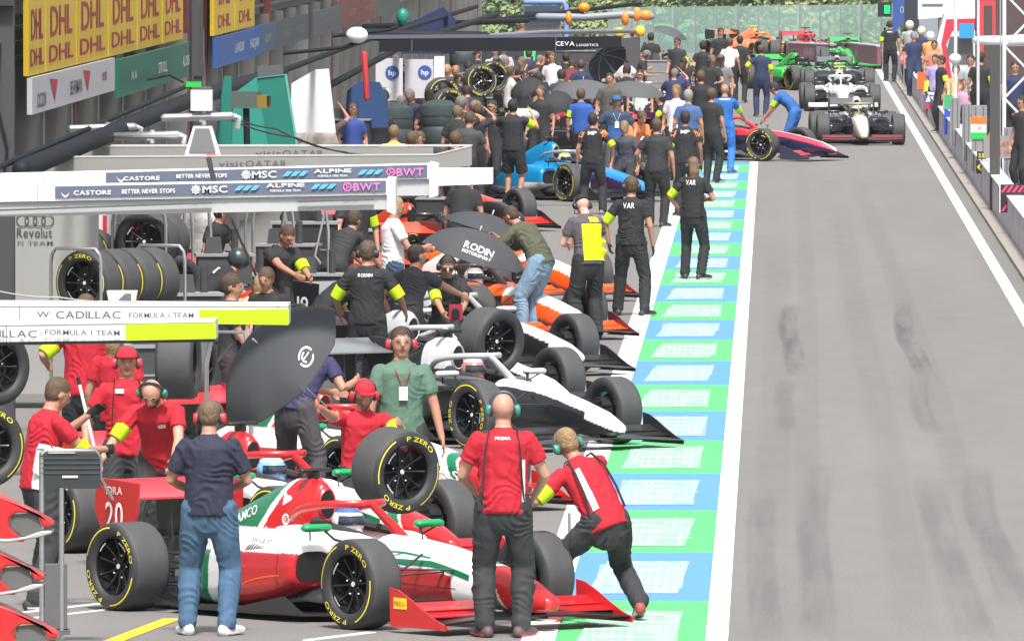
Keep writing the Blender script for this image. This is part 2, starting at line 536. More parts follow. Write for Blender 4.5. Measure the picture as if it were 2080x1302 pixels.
BODY_HI, BODY_MID, BODY_LO = batch_remesh([(BODY_SRC, .013, 3), (BODY_SRC, .022, 2), (BODY_SRC, .034, 1)])
CARPAINT = mat((1, 1, 1), 0.32, 0, coat=0.6, attr=True, var=0.03, vscale=7)

def tyre_mesh(w, r=.328, seg=56):
    m = MB()
    h = w / 2
    prof = [(.215, -h * .80), (.228, -h * .93), (.25, -h), (.285, -h * 1.02), (.308, -h * .97), (.321, -h * .86), (r, -h * .7), (r, -h * .2), (r, h * .2), (r, h * .7), (.321, h * .86), (.308, h * .97), (.285, h * 1.02), (.25, h), (.228, h * .93), (.215, h * .80)]
    # 0 sidewall, 1 tread
    rings = []
    for (rr, hh) in prof:
        rings.append([Vector((rr * math.cos(2 * math.pi * k / seg), hh, rr * math.sin(2 * math.pi * k / seg))) for k in range(seg)])
    for i in range(len(rings) - 1):
        m.rings([rings[i], rings[i + 1]], 1 if 5 <= i <= 9 else 0, caps=False)
    # merge ring duplicates by rebuilding
    mm = MB(); seg_n = seg
    mm.v = [tuple(p) for r_ in rings for p in r_]
    for i in range(len(rings) - 1):
        for k in range(seg):
            k2 = (k + 1) % seg
            mm.f.append((i * seg + k, (i + 1) * seg + k, (i + 1) * seg + k2, i * seg + k2)); mm.l.append(1 if 5 <= i <= 9 else 0)
    return mm.mesh([RUBBER, RUBBERT], ang=60)
def rim_mesh(w, side):
    m = MB(); h = w / 2 * side
    m.lathe([(.217, h * .82), (.222, h * .80), (.216, h * .5), (.205, h * .3), (.19, -h * .8), (.20, -h * .82), (.216, -h * .8), (.216, h * .3)], 40, close=True)
    m.lathe([(.002, h * .42), (.045, h * .42), (.05, h * .36), (.05, h * .1), (.002, h * .1)], 20)
    m.lathe([(.002, h * .52), (.026, h * .52), (.028, h * .42), (.002, h * .42)], 12)
    for k in range(10):
        a = 2 * math.pi * k / 10
        d = Vector((math.cos(a), 0, math.sin(a)))
        m.tube([d * .04 + Vector((0, h * .36, 0)), d * .12 + Vector((0, h * .44, 0)), d * .205 + Vector((0, h * .62, 0))], [(.010, .016), (.008, .013), (.012, .014)], 8, ref=(0, 1, 0))
    m.lathe([(.002, -h * .05), (.17, -h * .05), (.17, -h * .3), (.002, -h * .3)], 24)
    return m.mesh(mat((.02, .02, .022), .32, .4, coat=.4), ang=35)
def nut_mesh(w, side):
    m = MB(); h = w / 2 * side
    m.lathe([(.002, h * .56), (.018, h * .56), (.02, h * .50), (.002, h * .50)], 10)
    for k in range(5):
        a = 2 * math.pi * k / 5 + .3
        m.sphere((.085 * math.cos(a), h * .46, .085 * math.sin(a)), .008, seg=6, rg=4)
    for a0, a1 in ((2.2, 2.75), (3.6, 4.1)):   # white maker's ring marks on the rim lip
        n = 8
        for i in range(n):
            t0 = a0 + (a1 - a0) * i / n; t1 = a0 + (a1 - a0) * (i + .7) / n
            y = h * .835
            pts = [(r_ * math.cos(t), y, r_ * math.sin(t)) for r_, t in ((.186, t0), (.198, t0), (.198, t1), (.186, t1))]
            m.add(pts, [(0, 1, 2, 3) if side < 0 else (3, 2, 1, 0)])
    return m.mesh(mat((.75, .75, .76), .4, .2), ang=35)
def marking_mesh(w, side, words=(('P ZERO', 90, .058), ('P ZERO', 270, .058)), ring=True):
    """yellow sidewall band arcs and lettering on the outer sidewall"""
    m = MB(); h = w / 2 * 1.03 * side
    def arc(r0, r1, a0, a1):
        n = max(3, int(abs(a1 - a0) / R(6)))
        vs = []
        for i in range(n + 1):
            a = a0 + (a1 - a0) * i / n
            vs += [(r0 * math.cos(a), h * 1.0, r0 * math.sin(a)), (r1 * math.cos(a), h * .985, r1 * math.sin(a))]
        m.add(vs, [(2 * i, 2 * i + 1, 2 * i + 3, 2 * i + 2) for i in range(n)])
    if ring:
        arc(.283, .293, R(-38), R(38)); arc(.283, .293, R(142), R(218))
    for word, deg, ht in words:
        gl, wd = lay(word, 1, .10, .25)
        s = ht / .73
        rr = .262
        for vs, fs in gl:
            pts = []
            for x, y in vs:
                a = R(deg) + side * ((x - wd / 2) * s * 1.05) / (rr + .012)
                rad = rr - .012 + y * s * .62 + .004
                pts.append((rad * math.cos(a), h * (1.0 if rad < .29 else .985), rad * math.sin(a)))
            m.add(pts, fs)
    # pirelli style yellow tablet
    return m.mesh(mat((.78, .66, .03), .5), smooth=False)
WF, WR = .27, .33
TY = {k: tyre_mesh(w) for k, w in (('f', WF), ('r', WR))}
RM = {(k, s): rim_mesh(w, s) for k, w in (('f', WF), ('r', WR)) for s in (-1, 1)}
NU = {(k, s): nut_mesh(w, s) for k, w in (('f', WF), ('r', WR)) for s in (-1, 1)}
MK = {(k, s): marking_mesh(w, s) for k, w in (('f', WF), ('r', WR)) for s in (-1, 1)}
def wheel(parent, pos, k, side, spin=0.0, steer=0.0, name='wheel', marks=True, lod=0):
    o = link(name, TY[k], parent)
    o.location = pos; o.rotation_euler = (0, 0, steer)
    r = link('rim', RM[(k, side)], o); r.rotation_euler = (0, spin, 0)
    if lod < 2:
        r = link('wheel_nut', NU[(k, side)], o); r.rotation_euler = (0, spin * 1.7, 0)
    if marks:
        r = link('sidewall_marking', MK[(k, side)], o); r.rotation_euler = (0, spin, 0)
    return o
def wing_element(m, x0, x1, z0, z1, y0, y1, th=.018, lab=0, n=8, curve=.02, bow=0.0):
    """a cambered blade from leading edge (x0,z0) to trailing edge (x1,z1) spanning y0..y1"""
    rings = []
    for j in range(n + 1):
        y = y0 + (y1 - y0) * j / n
        dz = bow * (1 - (2 * j / n - 1) ** 2)
        top, bot = [], []
        for i in range(7):
            t = i / 6
            x = x0 + (x1 - x0) * t; z = z0 + (z1 - z0) * t - curve * math.sin(math.pi * t) + dz
            hh = th * (math.sin(math.pi * min(1, t * .85 + .15)) * .9 + .1) / 2
            top.append(Vector((x, y, z + hh))); bot.append(Vector((x, y, z - hh)))
        rings.append(top + bot[::-1])
    m.rings(rings, lab)

def make_car(label, px, py, heading, liv, number=None, hi=0, wheel_steer=0.0, loc=None, group='single-seater racing cars in the pit lane', wing_text=None, driver=None, nofront=False):
    """px,py: photo pixel where the front wheel nearest the camera touches the ground; heading from -Y towards +X"""
    h = R(heading)
    fwd = Vector((math.sin(h), -math.cos(h), 0)); left = Vector((math.cos(h), math.sin(h), 0))
    rotz = math.atan2(fwd.y, fwd.x)
    side = -1 if heading >= 0 else 1
    c = G(px, py) - left * (side * .85)
    if loc: c = Vector(loc)
    car = thing('racing_car', label, 'racing car', (c.x, c.y, 0), rotz, group)
    src = (BODY_HI, BODY_MID, BODY_LO)[hi]
    me = src.copy()
    ca = me.color_attributes.new('Col', 'FLOAT_COLOR', 'POINT')
    fn = liv['body']
    buf = []
    for v in me.vertices:
        cc = fn(v.co.x, v.co.y, v.co.z)
        buf += [cc[0], cc[1], cc[2], 1.0]
    ca.data.foreach_set('color', buf)
    me.materials.append(CARPAINT)
    me.polygons.foreach_set('use_smooth', [True] * len(me.polygons))
    body = link('body', me, car)
    lod = hi
    # mouths of airbox and sidepods, cockpit rim padding
    m = MB()
    pts = [(-1.452, .062 * math.cos(a) * (1 if math.sin(a) < 0 else .85), .815 + .115 * math.sin(a)) for a in [2 * math.pi * i / 16 for i in range(16)]]
    m.prism([(p[1], p[2]) for p in pts], (-1.50, 0, 0), (0, 1, 0), (0, 0, 1), (.058, 0, 0))
    part('air_intake', m, mat((.006, .006, .007), .8), body)
    m = MB()
    m.lathe([(.066, .012), (.076, .022), (.088, .008), (.084, -.02)], 20, axis='x', c=(-1.458, 0, .815), M=Matrix.Diagonal((1, .95, 1.5)), close=True)
    for s in (-1, 1):
        m2 = MB(); m2.rings([sect(x, s * .49, w_, z0, z1, n=3.4, taper=.12) for x, w_, z0, z1 in ((-1.0, .165, .29, .51), (-.972, .165, .29, .51))])
        part('side_intake', m2, mat((.006, .006, .007), .8), body)
    part('intake_rim', m, paint(liv.get('halo', BLACK)), body)
    m = MB()
    for s in (-1, 1):
        m.tube([(-.80, s * .19, .63), (-1.1, s * .185, .66), (-1.38, s * .165, .69), (-1.46, s * .09, .70)], [.025, .035, .045, .04], 8, round_=True)
    part('head_rest', m, cloth((.03, .03, .035)), body)
    # floor
    m = MB()
    poly = [(-.55, .10), (-.72, .42), (-.9, .66), (-1.3, .74), (-2.1, .74), (-2.45, .70), (-2.58, .50), (-3.1, .46), (-3.3, .44)]
    full = poly + [(x, -y) for x, y in poly[::-1]]
    m.prism(full, (0, 0, .045), (1, 0, 0), (0, 1, 0), (0, 0, .018))
    for s in (-1, 1):
        m.prism([(-.75, .0), (-1.0, .13), (-1.5, .04), (-2.4, .02), (-2.6, .06), (-2.6, .0)], (0, s * .73, .06), (1, 0, 0), (0, 0, 1), (0, .012 * s, 0))
        m.tube([(-.60, s * .16, .09), (-.8, s * .3, .16), (-1.05, s * .48, .20), (-1.4, s * .62, .12)], [(.02, .05), (.03, .07), (.03, .08), (.02, .04)], 8)
    m.prism([(-2.6, .06), (-3.35, .22), (-3.35, .06)], (0, -.4, 0), (1, 0, 0), (0, 0, 1), (0, .8, 0))
    part('floor', m, CARBON, car)
    # gearbox and rain light
    m = MB(); loft(m, [(-2.5, 0, .13, .16, .42), (-3.0, 0, .10, .18, .40), (-3.3, 0, .07, .22, .36), (-3.5, 0, .04, .24, .33)], n=3)
    gb = part('gearbox', m, CARBON, car)
    m = MB(); m.box((-3.51, 0, .285), (.03, .06, .1))
    part('rain_light', m, mat((.5, .02, .01), .4, emit=.0), gb)
    # halo
    m = MB()
    hoop = [(-1.62, -.2, .72), (-1.4, -.275, .795), (-1.15, -.255, .835), (-.98, -.15, .845), (-.92, 0, .845), (-.98, .15, .845), (-1.15, .255, .835), (-1.4, .275, .795), (-1.62, .2, .72)]
    pts = []
    for i in range(len(hoop) - 1):
        for q in range(4):
            t = q / 4
            p0 = Vector(hoop[max(i - 1, 0)]); p1 = Vector(hoop[i]); p2 = Vector(hoop[i + 1]); p3 = Vector(hoop[min(i + 2, len(hoop) - 1)])
            pts.append(.5 * ((2 * p1) + (p2 - p0) * t + (2 * p0 - 5 * p1 + 4 * p2 - p3) * t * t + (3 * p1 - p0 - 3 * p2 + p3) * t ** 3))
    pts.append(Vector(hoop[-1]))
    m.tube(pts, [(.026, .03)] * len(pts), 10, ref=(0, 0, 1), round_=True)
    m.tube([(-.93, 0, .845), (-.84, 0, .80), (-.68, 0, .70), (-.52, 0, .60)], [(.024, .03), (.016, .035), (.016, .045), (.03, .05)], 10, ref=(1, 0, 0))
    part('halo', m, paint(liv.get('halo', BLACK)), car)
    # camera pod and antenna
    m = MB()
    m.box((-1.62, 0, 1.03), (.12, .03, .05)); m.tube([(-1.60, -.13, 1.065), (-1.60, .13, 1.065)], [(.035, .018)] * 2, 10, ref=(0, 0, 1), round_=True)
    part('camera_pod', m, plastic(liv.get('tcam', BLACK)), body)
    m = MB(); m.tube([(-.30, 0, .60), (-.32, 0, .70)], .006, 6); m.box((-.31, 0, .70), (.05, .02, .015))
    part('antenna', m, CARBON, body)
    # mirrors
    for s in (-1, 1):
        m = MB()
        m.tube([(-.90, s * .42, .685), (-.90, s * .62, .685)], [(.045, .030), (.045, .030)], 12, ref=(0, 0, 1), round_=True)
        mi = part('mirror', m, paint(liv.get('mirror', BLACK)), car)
        m = MB(); m.tube([(-.90, s * .44, .66), (-.84, s * .40, .60), (-.84, s * .28, .57)], [.011, .010, .012], 6); m.tube([(-.90, s * .58, .66), (-1.0, s * .50, .59)], .008, 6)
        part('mirror_stalk', m, CARBON, mi)
    # front wing
    fw = None
    if not nofront:
        m = MB()
        wing_element(m, 1.06, .80, .085, .11, -.85, .85, .022, 0, bow=.035)
        fw = part('front_wing', m, paint(liv.get('fw_main', BLACK)), car)
        m = MB()
        for s in (-1, 1):
            wing_element(m, .86, .68, .125, .17, s * .14, s * .85, .016, 0, bow=0)
            wing_element(m, .72, .54, .165, .215, s * .2, s * .85, .014, 0, bow=0)
        part('wing_flap', m, paint(liv.get('fw_flap', BLACK)), fw)
        for s in (-1, 1):
            m = MB()
            out = [(1.07, .04), (1.08, .075), (.95, .115), (.80, .18), (.66, .25), (.52, .31), (.42, .325), (.43, .05)]
            m.prism(out, (0, s * .85, 0), (1, 0, 0), (0, 0, 1), (0, s * .014, 0))
            m.prism([(1.07, 0), (.46, 0), (.46, .06), (1.02, .06)], (0, s * .81, .045), (1, 0, 0), (0, s, 0), (0, 0, .012))
            ep = part('wing_endplate', m, paint(liv.get('fw_end', BLACK)), fw)
            if hi == 0 and liv.get('yellow_tab') and s == -1:
                mm = MB(); mm.box((.55, -.868, .215), (.15, .003, .08)); tb = part('sticker', mm, mat((.85, .62, .02), .5), ep)
                lettering('PIRELLI', ep, mat((.35, .05, .02), .5), (.55, -.872, .215), (1, 0, 0), (0, 0, 1), width=.125, height=.035)
        m = MB()
        for s in (-1, 1):
            m.prism([(1.03, .09), (.98, .22), (.75, .28), (.78, .10)], (0, s * .1, 0), (1, 0, 0), (0, 0, 1), (0, .012, 0))
        part('wing_pylon', m, CARBON, fw)
    # rear wing
    m = MB()
    wing_element(m, -3.22, -3.52, .80, .88, -.47, .47, .03, 0)
    wing_element(m, -3.50, -3.64, .865, .93, -.47, .47, .018, 0)
    rw = part('rear_wing', m, paint(liv.get('rw', BLACK)), car)
    m = MB(); wing_element(m, -3.30, -3.50, .50, .54, -.46, .46, .02)
    for s in (-.07, .07):
        m.prism([(-3.25, .3), (-3.42, .3), (-3.48, .82), (-3.3, .82)], (0, s, 0), (1, 0, 0), (0, 0, 1), (0, .012, 0))
    part('wing_mount', m, CARBON, rw)
    for s in (-1, 1):
        m = MB()
        m.prism([(-3.12, .92), (-3.66, .95), (-3.68, .72), (-3.55, .46), (-3.25, .46), (-3.14, .70)], (0, s * .475, 0), (1, 0, 0), (0, 0, 1), (0, s * .016, 0))
        ep = part('wing_endplate', m, paint(liv.get('rw_end', BLACK)), rw)
        if number and s == -1 and hi < 2:
            lettering(number, ep, mat(liv.get('num', WHITE), .5), (-3.42, -.496, .68), (1, 0, 0), (0, 0, 1), height=.20, width=.22 if len(number) > 1 else .1)
            if liv.get('end_word'):
                lettering(liv['end_word'], ep, mat(WHITE, .5), (-3.42, -.496, .86), (1, 0, 0), (0, 0, 1), height=.06, width=.2)
    # suspension, one set of arms for each corner
    FR_ = (((.28, .17, .42), (.02, .72, .43)), ((-.32, .21, .44), (-.02, .72, .43)), ((.30, .17, .20), (.03, .72, .20)), ((-.36, .22, .20), (-.02, .72, .20)), ((-.05, .2, .52), (0, .70, .24)), ((.16, .17, .40), (.12, .70, .38)))
    RE_ = (((-2.45, .12, .40), (-2.86, .70, .44)), ((-3.05, .1, .40), (-2.9, .70, .44)), ((-2.40, .14, .18), (-2.86, .70, .20)), ((-3.1, .08, .18), (-2.9, .70, .20)), ((-2.7, .1, .30), (-2.88, .68, .40)), ((-2.88, .08, .30), (-2.88, .70, .30)))
    for s in (-1, 1):
        for arms, wx, hy, tk in ((FR_, 0, .66, (.007, .016)), (RE_, -2.88, .62, (.009, .018))):
            m = MB()
            for a, b in arms: m.tube([(a[0], s * a[1], a[2]), (b[0], s * b[1], b[2])], [tk] * 2, 6, ref=(1, 0, 0))
            m.lathe([(.002, -.06), (.13, -.06), (.14, .05), (.002, .05)], 16, c=(wx, s * hy, .33))
            part('suspension', m, CARBON, car)
    rr = random.Random(px)
    for s in (-1, 1):
        wheel(car, (0, s * .80, .328), 'f', s, rr.uniform(0, 6), wheel_steer, lod=lod, marks=True)
        wheel(car, (-2.88, s * .77, .328), 'r', s, rr.uniform(0, 6), 0, lod=lod, marks=True)
    if driver:
        dx = Vector((c.x, c.y, 0)) + fwd * (-1.18)
        d = thing('person', driver[0], 'person', (dx.x, dx.y, .45), rotz, 'drivers sitting in the racing cars')
        m = MB()
        m.tube([(-.12, 0, -.22), (-.10, 0, -.05), (-.06, 0, .10), (-.04, 0, .16)], [(.19, .12), (.21, .13), (.17, .10), (.06, .06)], 14, ref=(1, 0, 0), round_=True)
        for s in (-1, 1):
            m.tube([(-.06, s * .19, .06), (.08, s * .22, -.08), (.28, s * .14, -.06), (.34, s * .12, -.02)], [.06, .05, .04, .035], 8, round_=True)
        part('body', m, cloth(driver[2]), d)
        m = MB(); m.sphere((-.02, 0, .245), (.135, .118, .128), 0, 20, 14)
        m.tube([(.06, 0, .18), (.10, 0, .17)], [(.07, .05), (.05, .03)], 10, ref=(0, 0, 1), round_=True)
        he = part('helmet', m, mat(driver[1], .25, coat=.8), d)
        m = MB()
        rings = []
        for i in range(13):
            a = R(-75 + 150 * i / 12)
            rings.append([Vector((-.02 + .139 * math.cos(a) * math.cos(e), .122 * math.sin(a) * math.cos(e), .25 + .132 * math.sin(e))) for e in (R(-8), R(2), R(12), R(22))])
        for i in range(12):
            m.rings([rings[i], rings[i + 1]], 0, caps=False, closed=False)
        part('visor', m, mat((.02, .03, .05), .08, coat=1), he)
        m = MB()
        m.rings([[Vector((-.02 + .1375 * math.cos(a) * math.cos(e), .120 * math.sin(a) * math.cos(e), .245 + .1305 * math.sin(e))) for a in [2 * math.pi * i / 24 for i in range(24)]] for e in (R(38), R(50), R(60))], caps=False)
        part('helmet_stripe', m, mat(driver[3], .3, coat=.8), he)
    return car, body
def conform(body, pt, d):
    """distance from pt along d (both in body space) to the body surface"""
    bv = BVH.get(body.name)
    if bv is None:
        me = body.data
        bv = BVHTree.FromPolygons([v.co.copy() for v in me.vertices], [tuple(p.vertices) for p in me.polygons]); BVH[body.name] = bv
    hit = bv.ray_cast(Vector(pt), Vector(d))
    return hit[0]
BVH = {}
def body_text(body, text, o, ax, ay, d, m, **k):
    """lettering pressed onto a curved body: every vertex is dropped along d onto the surface"""
    d = Vector(d).normalized()
    def fn(p):
        h = conform(body, p - d * 1.0, d)
        return (h - d * .004) if h is not None else p
    mb = text_mb(text, o, ax, ay, fn=fn, **k)
    return link('lettering', mb.mesh(m, smooth=False), body)
def body_patch(body, poly, o, ax, ay, d, m, name='marking', n=6):
    d = Vector(d).normalized(); o, ax, ay = Vector(o), Vector(ax), Vector(ay)
    mb = MB()
    # poly given as quads strips: list of (u0,v0),(u1,v1) pairs
    pts = []
    for (a, b) in poly:
        for q in range(n + 1):
            t = q / n
            p = o + ax * (a[0] + (b[0] - a[0]) * t) + ay * (a[1] + (b[1] - a[1]) * t)
            h = conform(body, p - d * 1.0, d)
            pts.append((h - d * .0035) if h is not None else p)
    fs = []
    for i in range(len(poly) - 1):
        for q in range(n):
            fs.append((i * (n + 1) + q, i * (n + 1) + q + 1, (i + 2 - 1) * (n + 1) + q + 1, (i + 1) * (n + 1) + q))
    mb.add(pts, fs)
    return link(name, mb.mesh(m), body)
RR_ = (.50, .013, .016); W_ = (.78, .78, .78); K_ = (.014, .015, .018); R_ = (.45, .012, .016); O_ = (.85, .12, .01); G_ = (0, .17, .07)
def liv_red(x, y, z):          # red, white and green
    ay = abs(y)
    if x > -.45:               # nose and front of tub
        top = .02 + .0
        ztop = .58 if x < 0 else .58 - .26 * (x / 1.1) ** 1.2
        dz = ztop - z
        if x > .93: return RR_
        if x > .42:
            k = x - .42 - dz * .9
            if k > .20: return RR_
            if k > .17: return W_
            if k > .03: return G_
            if k > -.03 or dz < .06: return W_
            return W_
        if dz <= .17 or (x > .25 and dz < .35): return W_
        return R_
    if x < -1.4 and z > .63 and ay < .22:
        if x < -2.05 + (z - .65) * .9:
            return G_ if x < -2.12 + (z - .65) * .9 else W_
        return RR_
    if z > .50 - max(0, (-x - 1.0)) * .02: return W_
    if x < -1.9 and z < .5 and ay > .2 and x > -2.1 : return W_
    if x < -2.1: return G_ if x > -2.4 else K_
    return R_
def liv_rodin(x, y, z):
    ztop = .62 if x < -.4 else (.58 + .04 * (-x / .4) if x < 0 else .58 - .27 * (x / 1.2) ** 1.2)
    if x > -.6:
        if z > ztop - (.05 if x < .8 else .11): return W_
        return K_
    if x < -1.4 and z > .66: return (.62, .63, .65) if x > -1.9 and z > .70 else K_
    if z > .625: return (.10, .10, .11)
    return K_
def liv_mp(x, y, z):
    ztop = .58 if x < 0 else .58 - .27 * (x / 1.2) ** 1.2
    if x > -.3:
        if z > ztop - .07: return W_
        if z > ztop - .22 - .1 * x: return O_
        return (.12, .02, .05) if x > .5 else K_
    if z > .50: return O_ if z < .66 else (W_ if x > -2.2 else O_)
    return K_
def liv_redblack(x, y, z):
    if z > .47: return (.62, .05, .02)
    return K_
def liv_aqua(x, y, z):
    if x > -.2:
        ztop = .58 if x < 0 else .58 - .27 * (x / 1.2) ** 1.2
        return (.03, .25, .62) if z > ztop - .12 else (.05, .02, .08)
    if z < .22: return (.55, .56, .58)
    if z < .30 and x > -1.6: return (.75, .75, .75)
    return (.0, .22, .48)
def liv_gold(x, y, z):
    if x > -.3 and abs(y) < .17: return (.66, .64, .58) if x < .9 else (.60, .55, .38)
    if z > .62: return (.6, .58, .52)
    return (.03, .032, .05)
def liv_white(x, y, z):
    return W_ if z > .3 or x > 0 else K_
def liv_green(x, y, z):
    return (.03, .42, .06) if (z > .35 or x > .2) else K_
def liv_navyred(x, y, z):
    ztop = .58 if x < 0 else .58 - .27 * (x / 1.2) ** 1.2
    if x > -.6: return ((.62, .03, .06) if abs(y) > .05 else W_) if z > ztop - .09 else (.015, .018, .06)
    return (.60, .03, .05) if z > .5 else (.015, .018, .05)
def liv_orange(x, y, z): return (.85, .22, .08) if z > .25 else K_
def liv_dark(x, y, z): return (.05, .055, .06) if z < .6 else (.3, .32, .33)
L_RED = dict(body=liv_red, halo=RR_, mirror=(.0, .30, .09), fw_main=K_, fw_flap=RR_, fw_end=RR_, rw=(.55, .03, .04), rw_end=(.50, .015, .02), yellow_tab=True, end_word='IDRA')
L_ROD = dict(body=liv_rodin, halo=(.42, .43, .45), mirror=(.6, .6, .6), fw_main=(.08, .085, .09), fw_flap=(.02, .02, .022), rw=(.2, .21, .22), rw_end=K_)
L_MP = dict(body=liv_mp, halo=(.04, .04, .045), mirror=K_, fw_main=(.05, .05, .055), fw_flap=(.80, .10, .02), fw_end=(.10, .015, .03), rw=(.75, .08, .03), rw_end=(.07, .02, .03))
L_RB = dict(body=liv_redblack, halo=K_, mirror=K_, rw=(.72, .06, .05), rw_end=K_, fw_flap=(.6, .03, .02))
L_AQ = dict(body=liv_aqua, halo=(.3, .3, .28), mirror=K_, rw=K_, rw_end=K_, fw_flap=K_)
L_GO = dict(body=liv_gold, halo=(.3, .28, .22), mirror=K_, fw_flap=(.16, .03, .035), fw_end=K_, rw=(.1, .1, .1))
L_WH = dict(body=liv_white, halo=W_, mirror=K_, fw_flap=(.7, .72, .75), tcam=FLUO, rw=K_)
L_GR = dict(body=liv_green, halo=K_, mirror=K_, fw_flap=(.04, .4, .06), tcam=(.05, .05, .05), rw=(.03, .38, .06))
L_NR = dict(body=liv_navyred, halo=(.6, .03, .05), mirror=K_, fw_flap=(.6, .08, .1), fw_end=(.03, .03, .06), rw=(.5, .03, .05), rw_end=(.02, .02, .06))
L_OR = dict(body=liv_orange, halo=(.8, .2, .05), mirror=K_, tcam=FLUO, rw=(.8, .15, .05), fw_flap=(.8, .3, .1))
L_DK = dict(body=liv_dark, halo=K_, mirror=K_, rw=(.12, .13, .14), fw_flap=(.3, .3, .3))
HB = (.75, .75, .78)
CARS = {}
def C(key, *a, **k):
    CARS[key] = make_car(*a, **k)
C('p1', 'red, white and green racing car nearest the camera with number 20 on its rear wing', 722, 1278, 39.5, L_RED, '20', 0, driver=('driver in a pale helmet inside the nearest racing car', (.75, .76, .80), (.72, .72, .75), (.06, .13, .35)))
C('p2', 'red, white and green racing car just behind the nearest one, driver in blue helmet', 560, 1155, 39, L_RED, None, 0, driver=('driver in a blue and white helmet in the second red, white and green car', (.20, .48, .80), (.6, .62, .65), (.85, .85, .88)))
C('p3', 'red, white and green racing car in front of the man in the green t-shirt', 700, 1038, 38.5, L_RED, None, 0, driver=('driver with a red and blue helmet in the third red, white and green car', (.10, .22, .6), (.5, .5, .55), (.6, .05, .05)))
C('r1', 'black racing car with a white nose reaching over the painted strip', 962, 912, 37, L_ROD, None, 0, driver=('driver with a pink and brown helmet in the white-nosed black car', (.45, .2, .17), (.6, .6, .62), (.75, .5, .5)))
C('r2', 'black and white racing car behind the loose bare wheel', 868, 842, 37, L_ROD, None, 0)
C('r3', 'black and white racing car with number 19 on its rear wing', 920, 763, 37, L_ROD, '19', 1)
C('m1', 'orange and white racing car under the lettered black umbrella', 955, 690, 35, L_MP, None, 1, driver=('driver in a pale pink helmet under the umbrella in the orange car', (.75, .6, .6), (.5, .5, .5), (.3, .3, .3)))
C('m2', 'orange and white racing car in front of the man in the yellow and grey shirt', 990, 612, 35, L_MP, None, 1)
C('m3', 'orange and black racing car behind the two umbrellas', 850, 565, 35, L_RB, None, 1)
C('b1', 'black racing car with an orange-red rear wing behind the white-shirted man', 600, 690, 35, L_RB, None, 1)
C('b2', 'black racing car with a red rear wing beside the row of crouching mechanics', 560, 790, 36, L_RB, None, 1)
C('a1', 'bright blue racing car with pale grey side pods', 1152, 410, 38, L_AQ, None, 1, driver=('driver in a yellow-striped helmet in the bright blue car', (.6, .6, .55), (.2, .2, .2), (.75, .6, .05)))
C('a2', 'white-nosed dark racing car behind the man in the blue cap', 1210, 330, 38, L_ROD, None, 1)
C('a3', 'dark racing car beneath the grey umbrellas', 1180, 285, 38, L_DK, None, 2)
C('n1', 'navy and red racing car turning out into the fast lane', 1546, 328, 62, L_NR, None, 1, driver=('driver in a purple helmet in the navy and red car', (.2, .05, .3), (.3, .05, .08), (.6, .1, .3)))
C('g1', 'black and gold racing car coming down the fast lane ahead of the queue', 1667, 294, 3, L_GO, None, 1, driver=('driver in a yellow helmet in the black and gold car', (.75, .65, .1), (.3, .3, .3), (.6, .6, .6)))
C('w1', 'white racing car behind the black and gold one in the fast lane', 1640, 226, 2, L_WH, None, 1, driver=('driver in a dark helmet in the white fast-lane car', (.05, .05, .06), (.5, .5, .5), (.3, .3, .3)))
C('d1', 'black racing car with a grey rear wing queued behind the white one', 1640, 190, 2, L_DK, None, 2, driver=('driver in a grey helmet in the black queued car', (.3, .3, .3), (.2, .2, .2), (.7, .8, .1)))
C('g2', 'bright green racing car pulling out from the left of the queue', 1608, 184, 25, L_GR, None, 2)
C('g3', 'green racing car with a green rear wing in the queue', 1672, 141, 3, L_GR, None, 2)
C('e1', 'red racing car far back in the queue', 1600, 126, 10, L_NR, None, 2)
C('o1', 'orange racing car with a yellow camera pod at the end of the queue', 1545, 122, 35, L_OR, None, 2)
C('g4', 'green racing car furthest back by the glazed fence', 1400, 108, 30, dict(L_GR, tcam=FLUO), None, 2)
# markings on the nearest cars
bd = CARS['p1'][1]
ink = mat((.03, .03, .04), .5)
body_text(bd, 'TONY QUINN', (-1.42, -1, .575), (1, 0, 0), (0, 0, 1), (0, 1, 0), ink, width=.26, height=.028)
for i in range(7):
    body_patch(bd, [((-1.56 + i * .032, .50 + .004 * i), (-1.53 + i * .032, .555 - .006 * abs(i - 2))), ((-1.54 + i * .032, .50 + .004 * i), (-1.515 + i * .032, .555 - .006 * abs(i - 2)))], (0, -1, 0), (1, 0, 0), (0, 0, 1), (0, 1, 0), ink, n=3)
wm = mat(WHITE, .5)
body_text(bd, 'AMCO', (-2.32, -1, .72), Vector((.95, 0, .3)), Vector((-.3, 0, .95)), (0, 1, 0), wm, width=.30, height=.075)
c8 = [(math.cos(a), math.sin(a)) for a in [R(i * 30) for i in range(13)]]
body_patch(bd, [((.043 * a - 1.78, .043 * b + .70), (.028 * a - 1.78, .028 * b + .70)) for a, b in c8], (0, -1, 0), (1, 0, 0), (0, 0, 1), (0, 1, 0), wm, n=2)
body_patch(bd, [((-1.83, .80), (-1.83, .90)), ((-1.73, .845), (-1.73, .865))], (0, -1, 0), (1, 0, 0), (0, 0, 1), (0, 1, 0), wm, n=2)
body_text(bd, 'E', (-1.78, -1, .70), (1, 0, 0), (0, 0, 1), (0, 1, 0), wm, height=.035)
body_patch(bd, [((-.62, .52), (-.62, .535)), ((-.3, .515), (-.3, .53)), ((.0, .49), (.0, .50))], (0, -1, 0), (1, 0, 0), (0, 0, 1), (0, 1, 0), mat((0, .2, .1), .5), n=1)
bd = CARS['p2'][1]
body_text(bd, 'yellow'.upper()[:0] + 'A', (-2.0, -1, .66), (1, 0, 0), (0, 0, 1), (0, 1, 0), ink, height=.07)
bd = CARS['p3'][1]
body_text(bd, 'AS', (.55, -1, .33), (1, 0, -.2), (0.2, 0, 1), (0, 1, 0), wm, width=.3, height=.08)
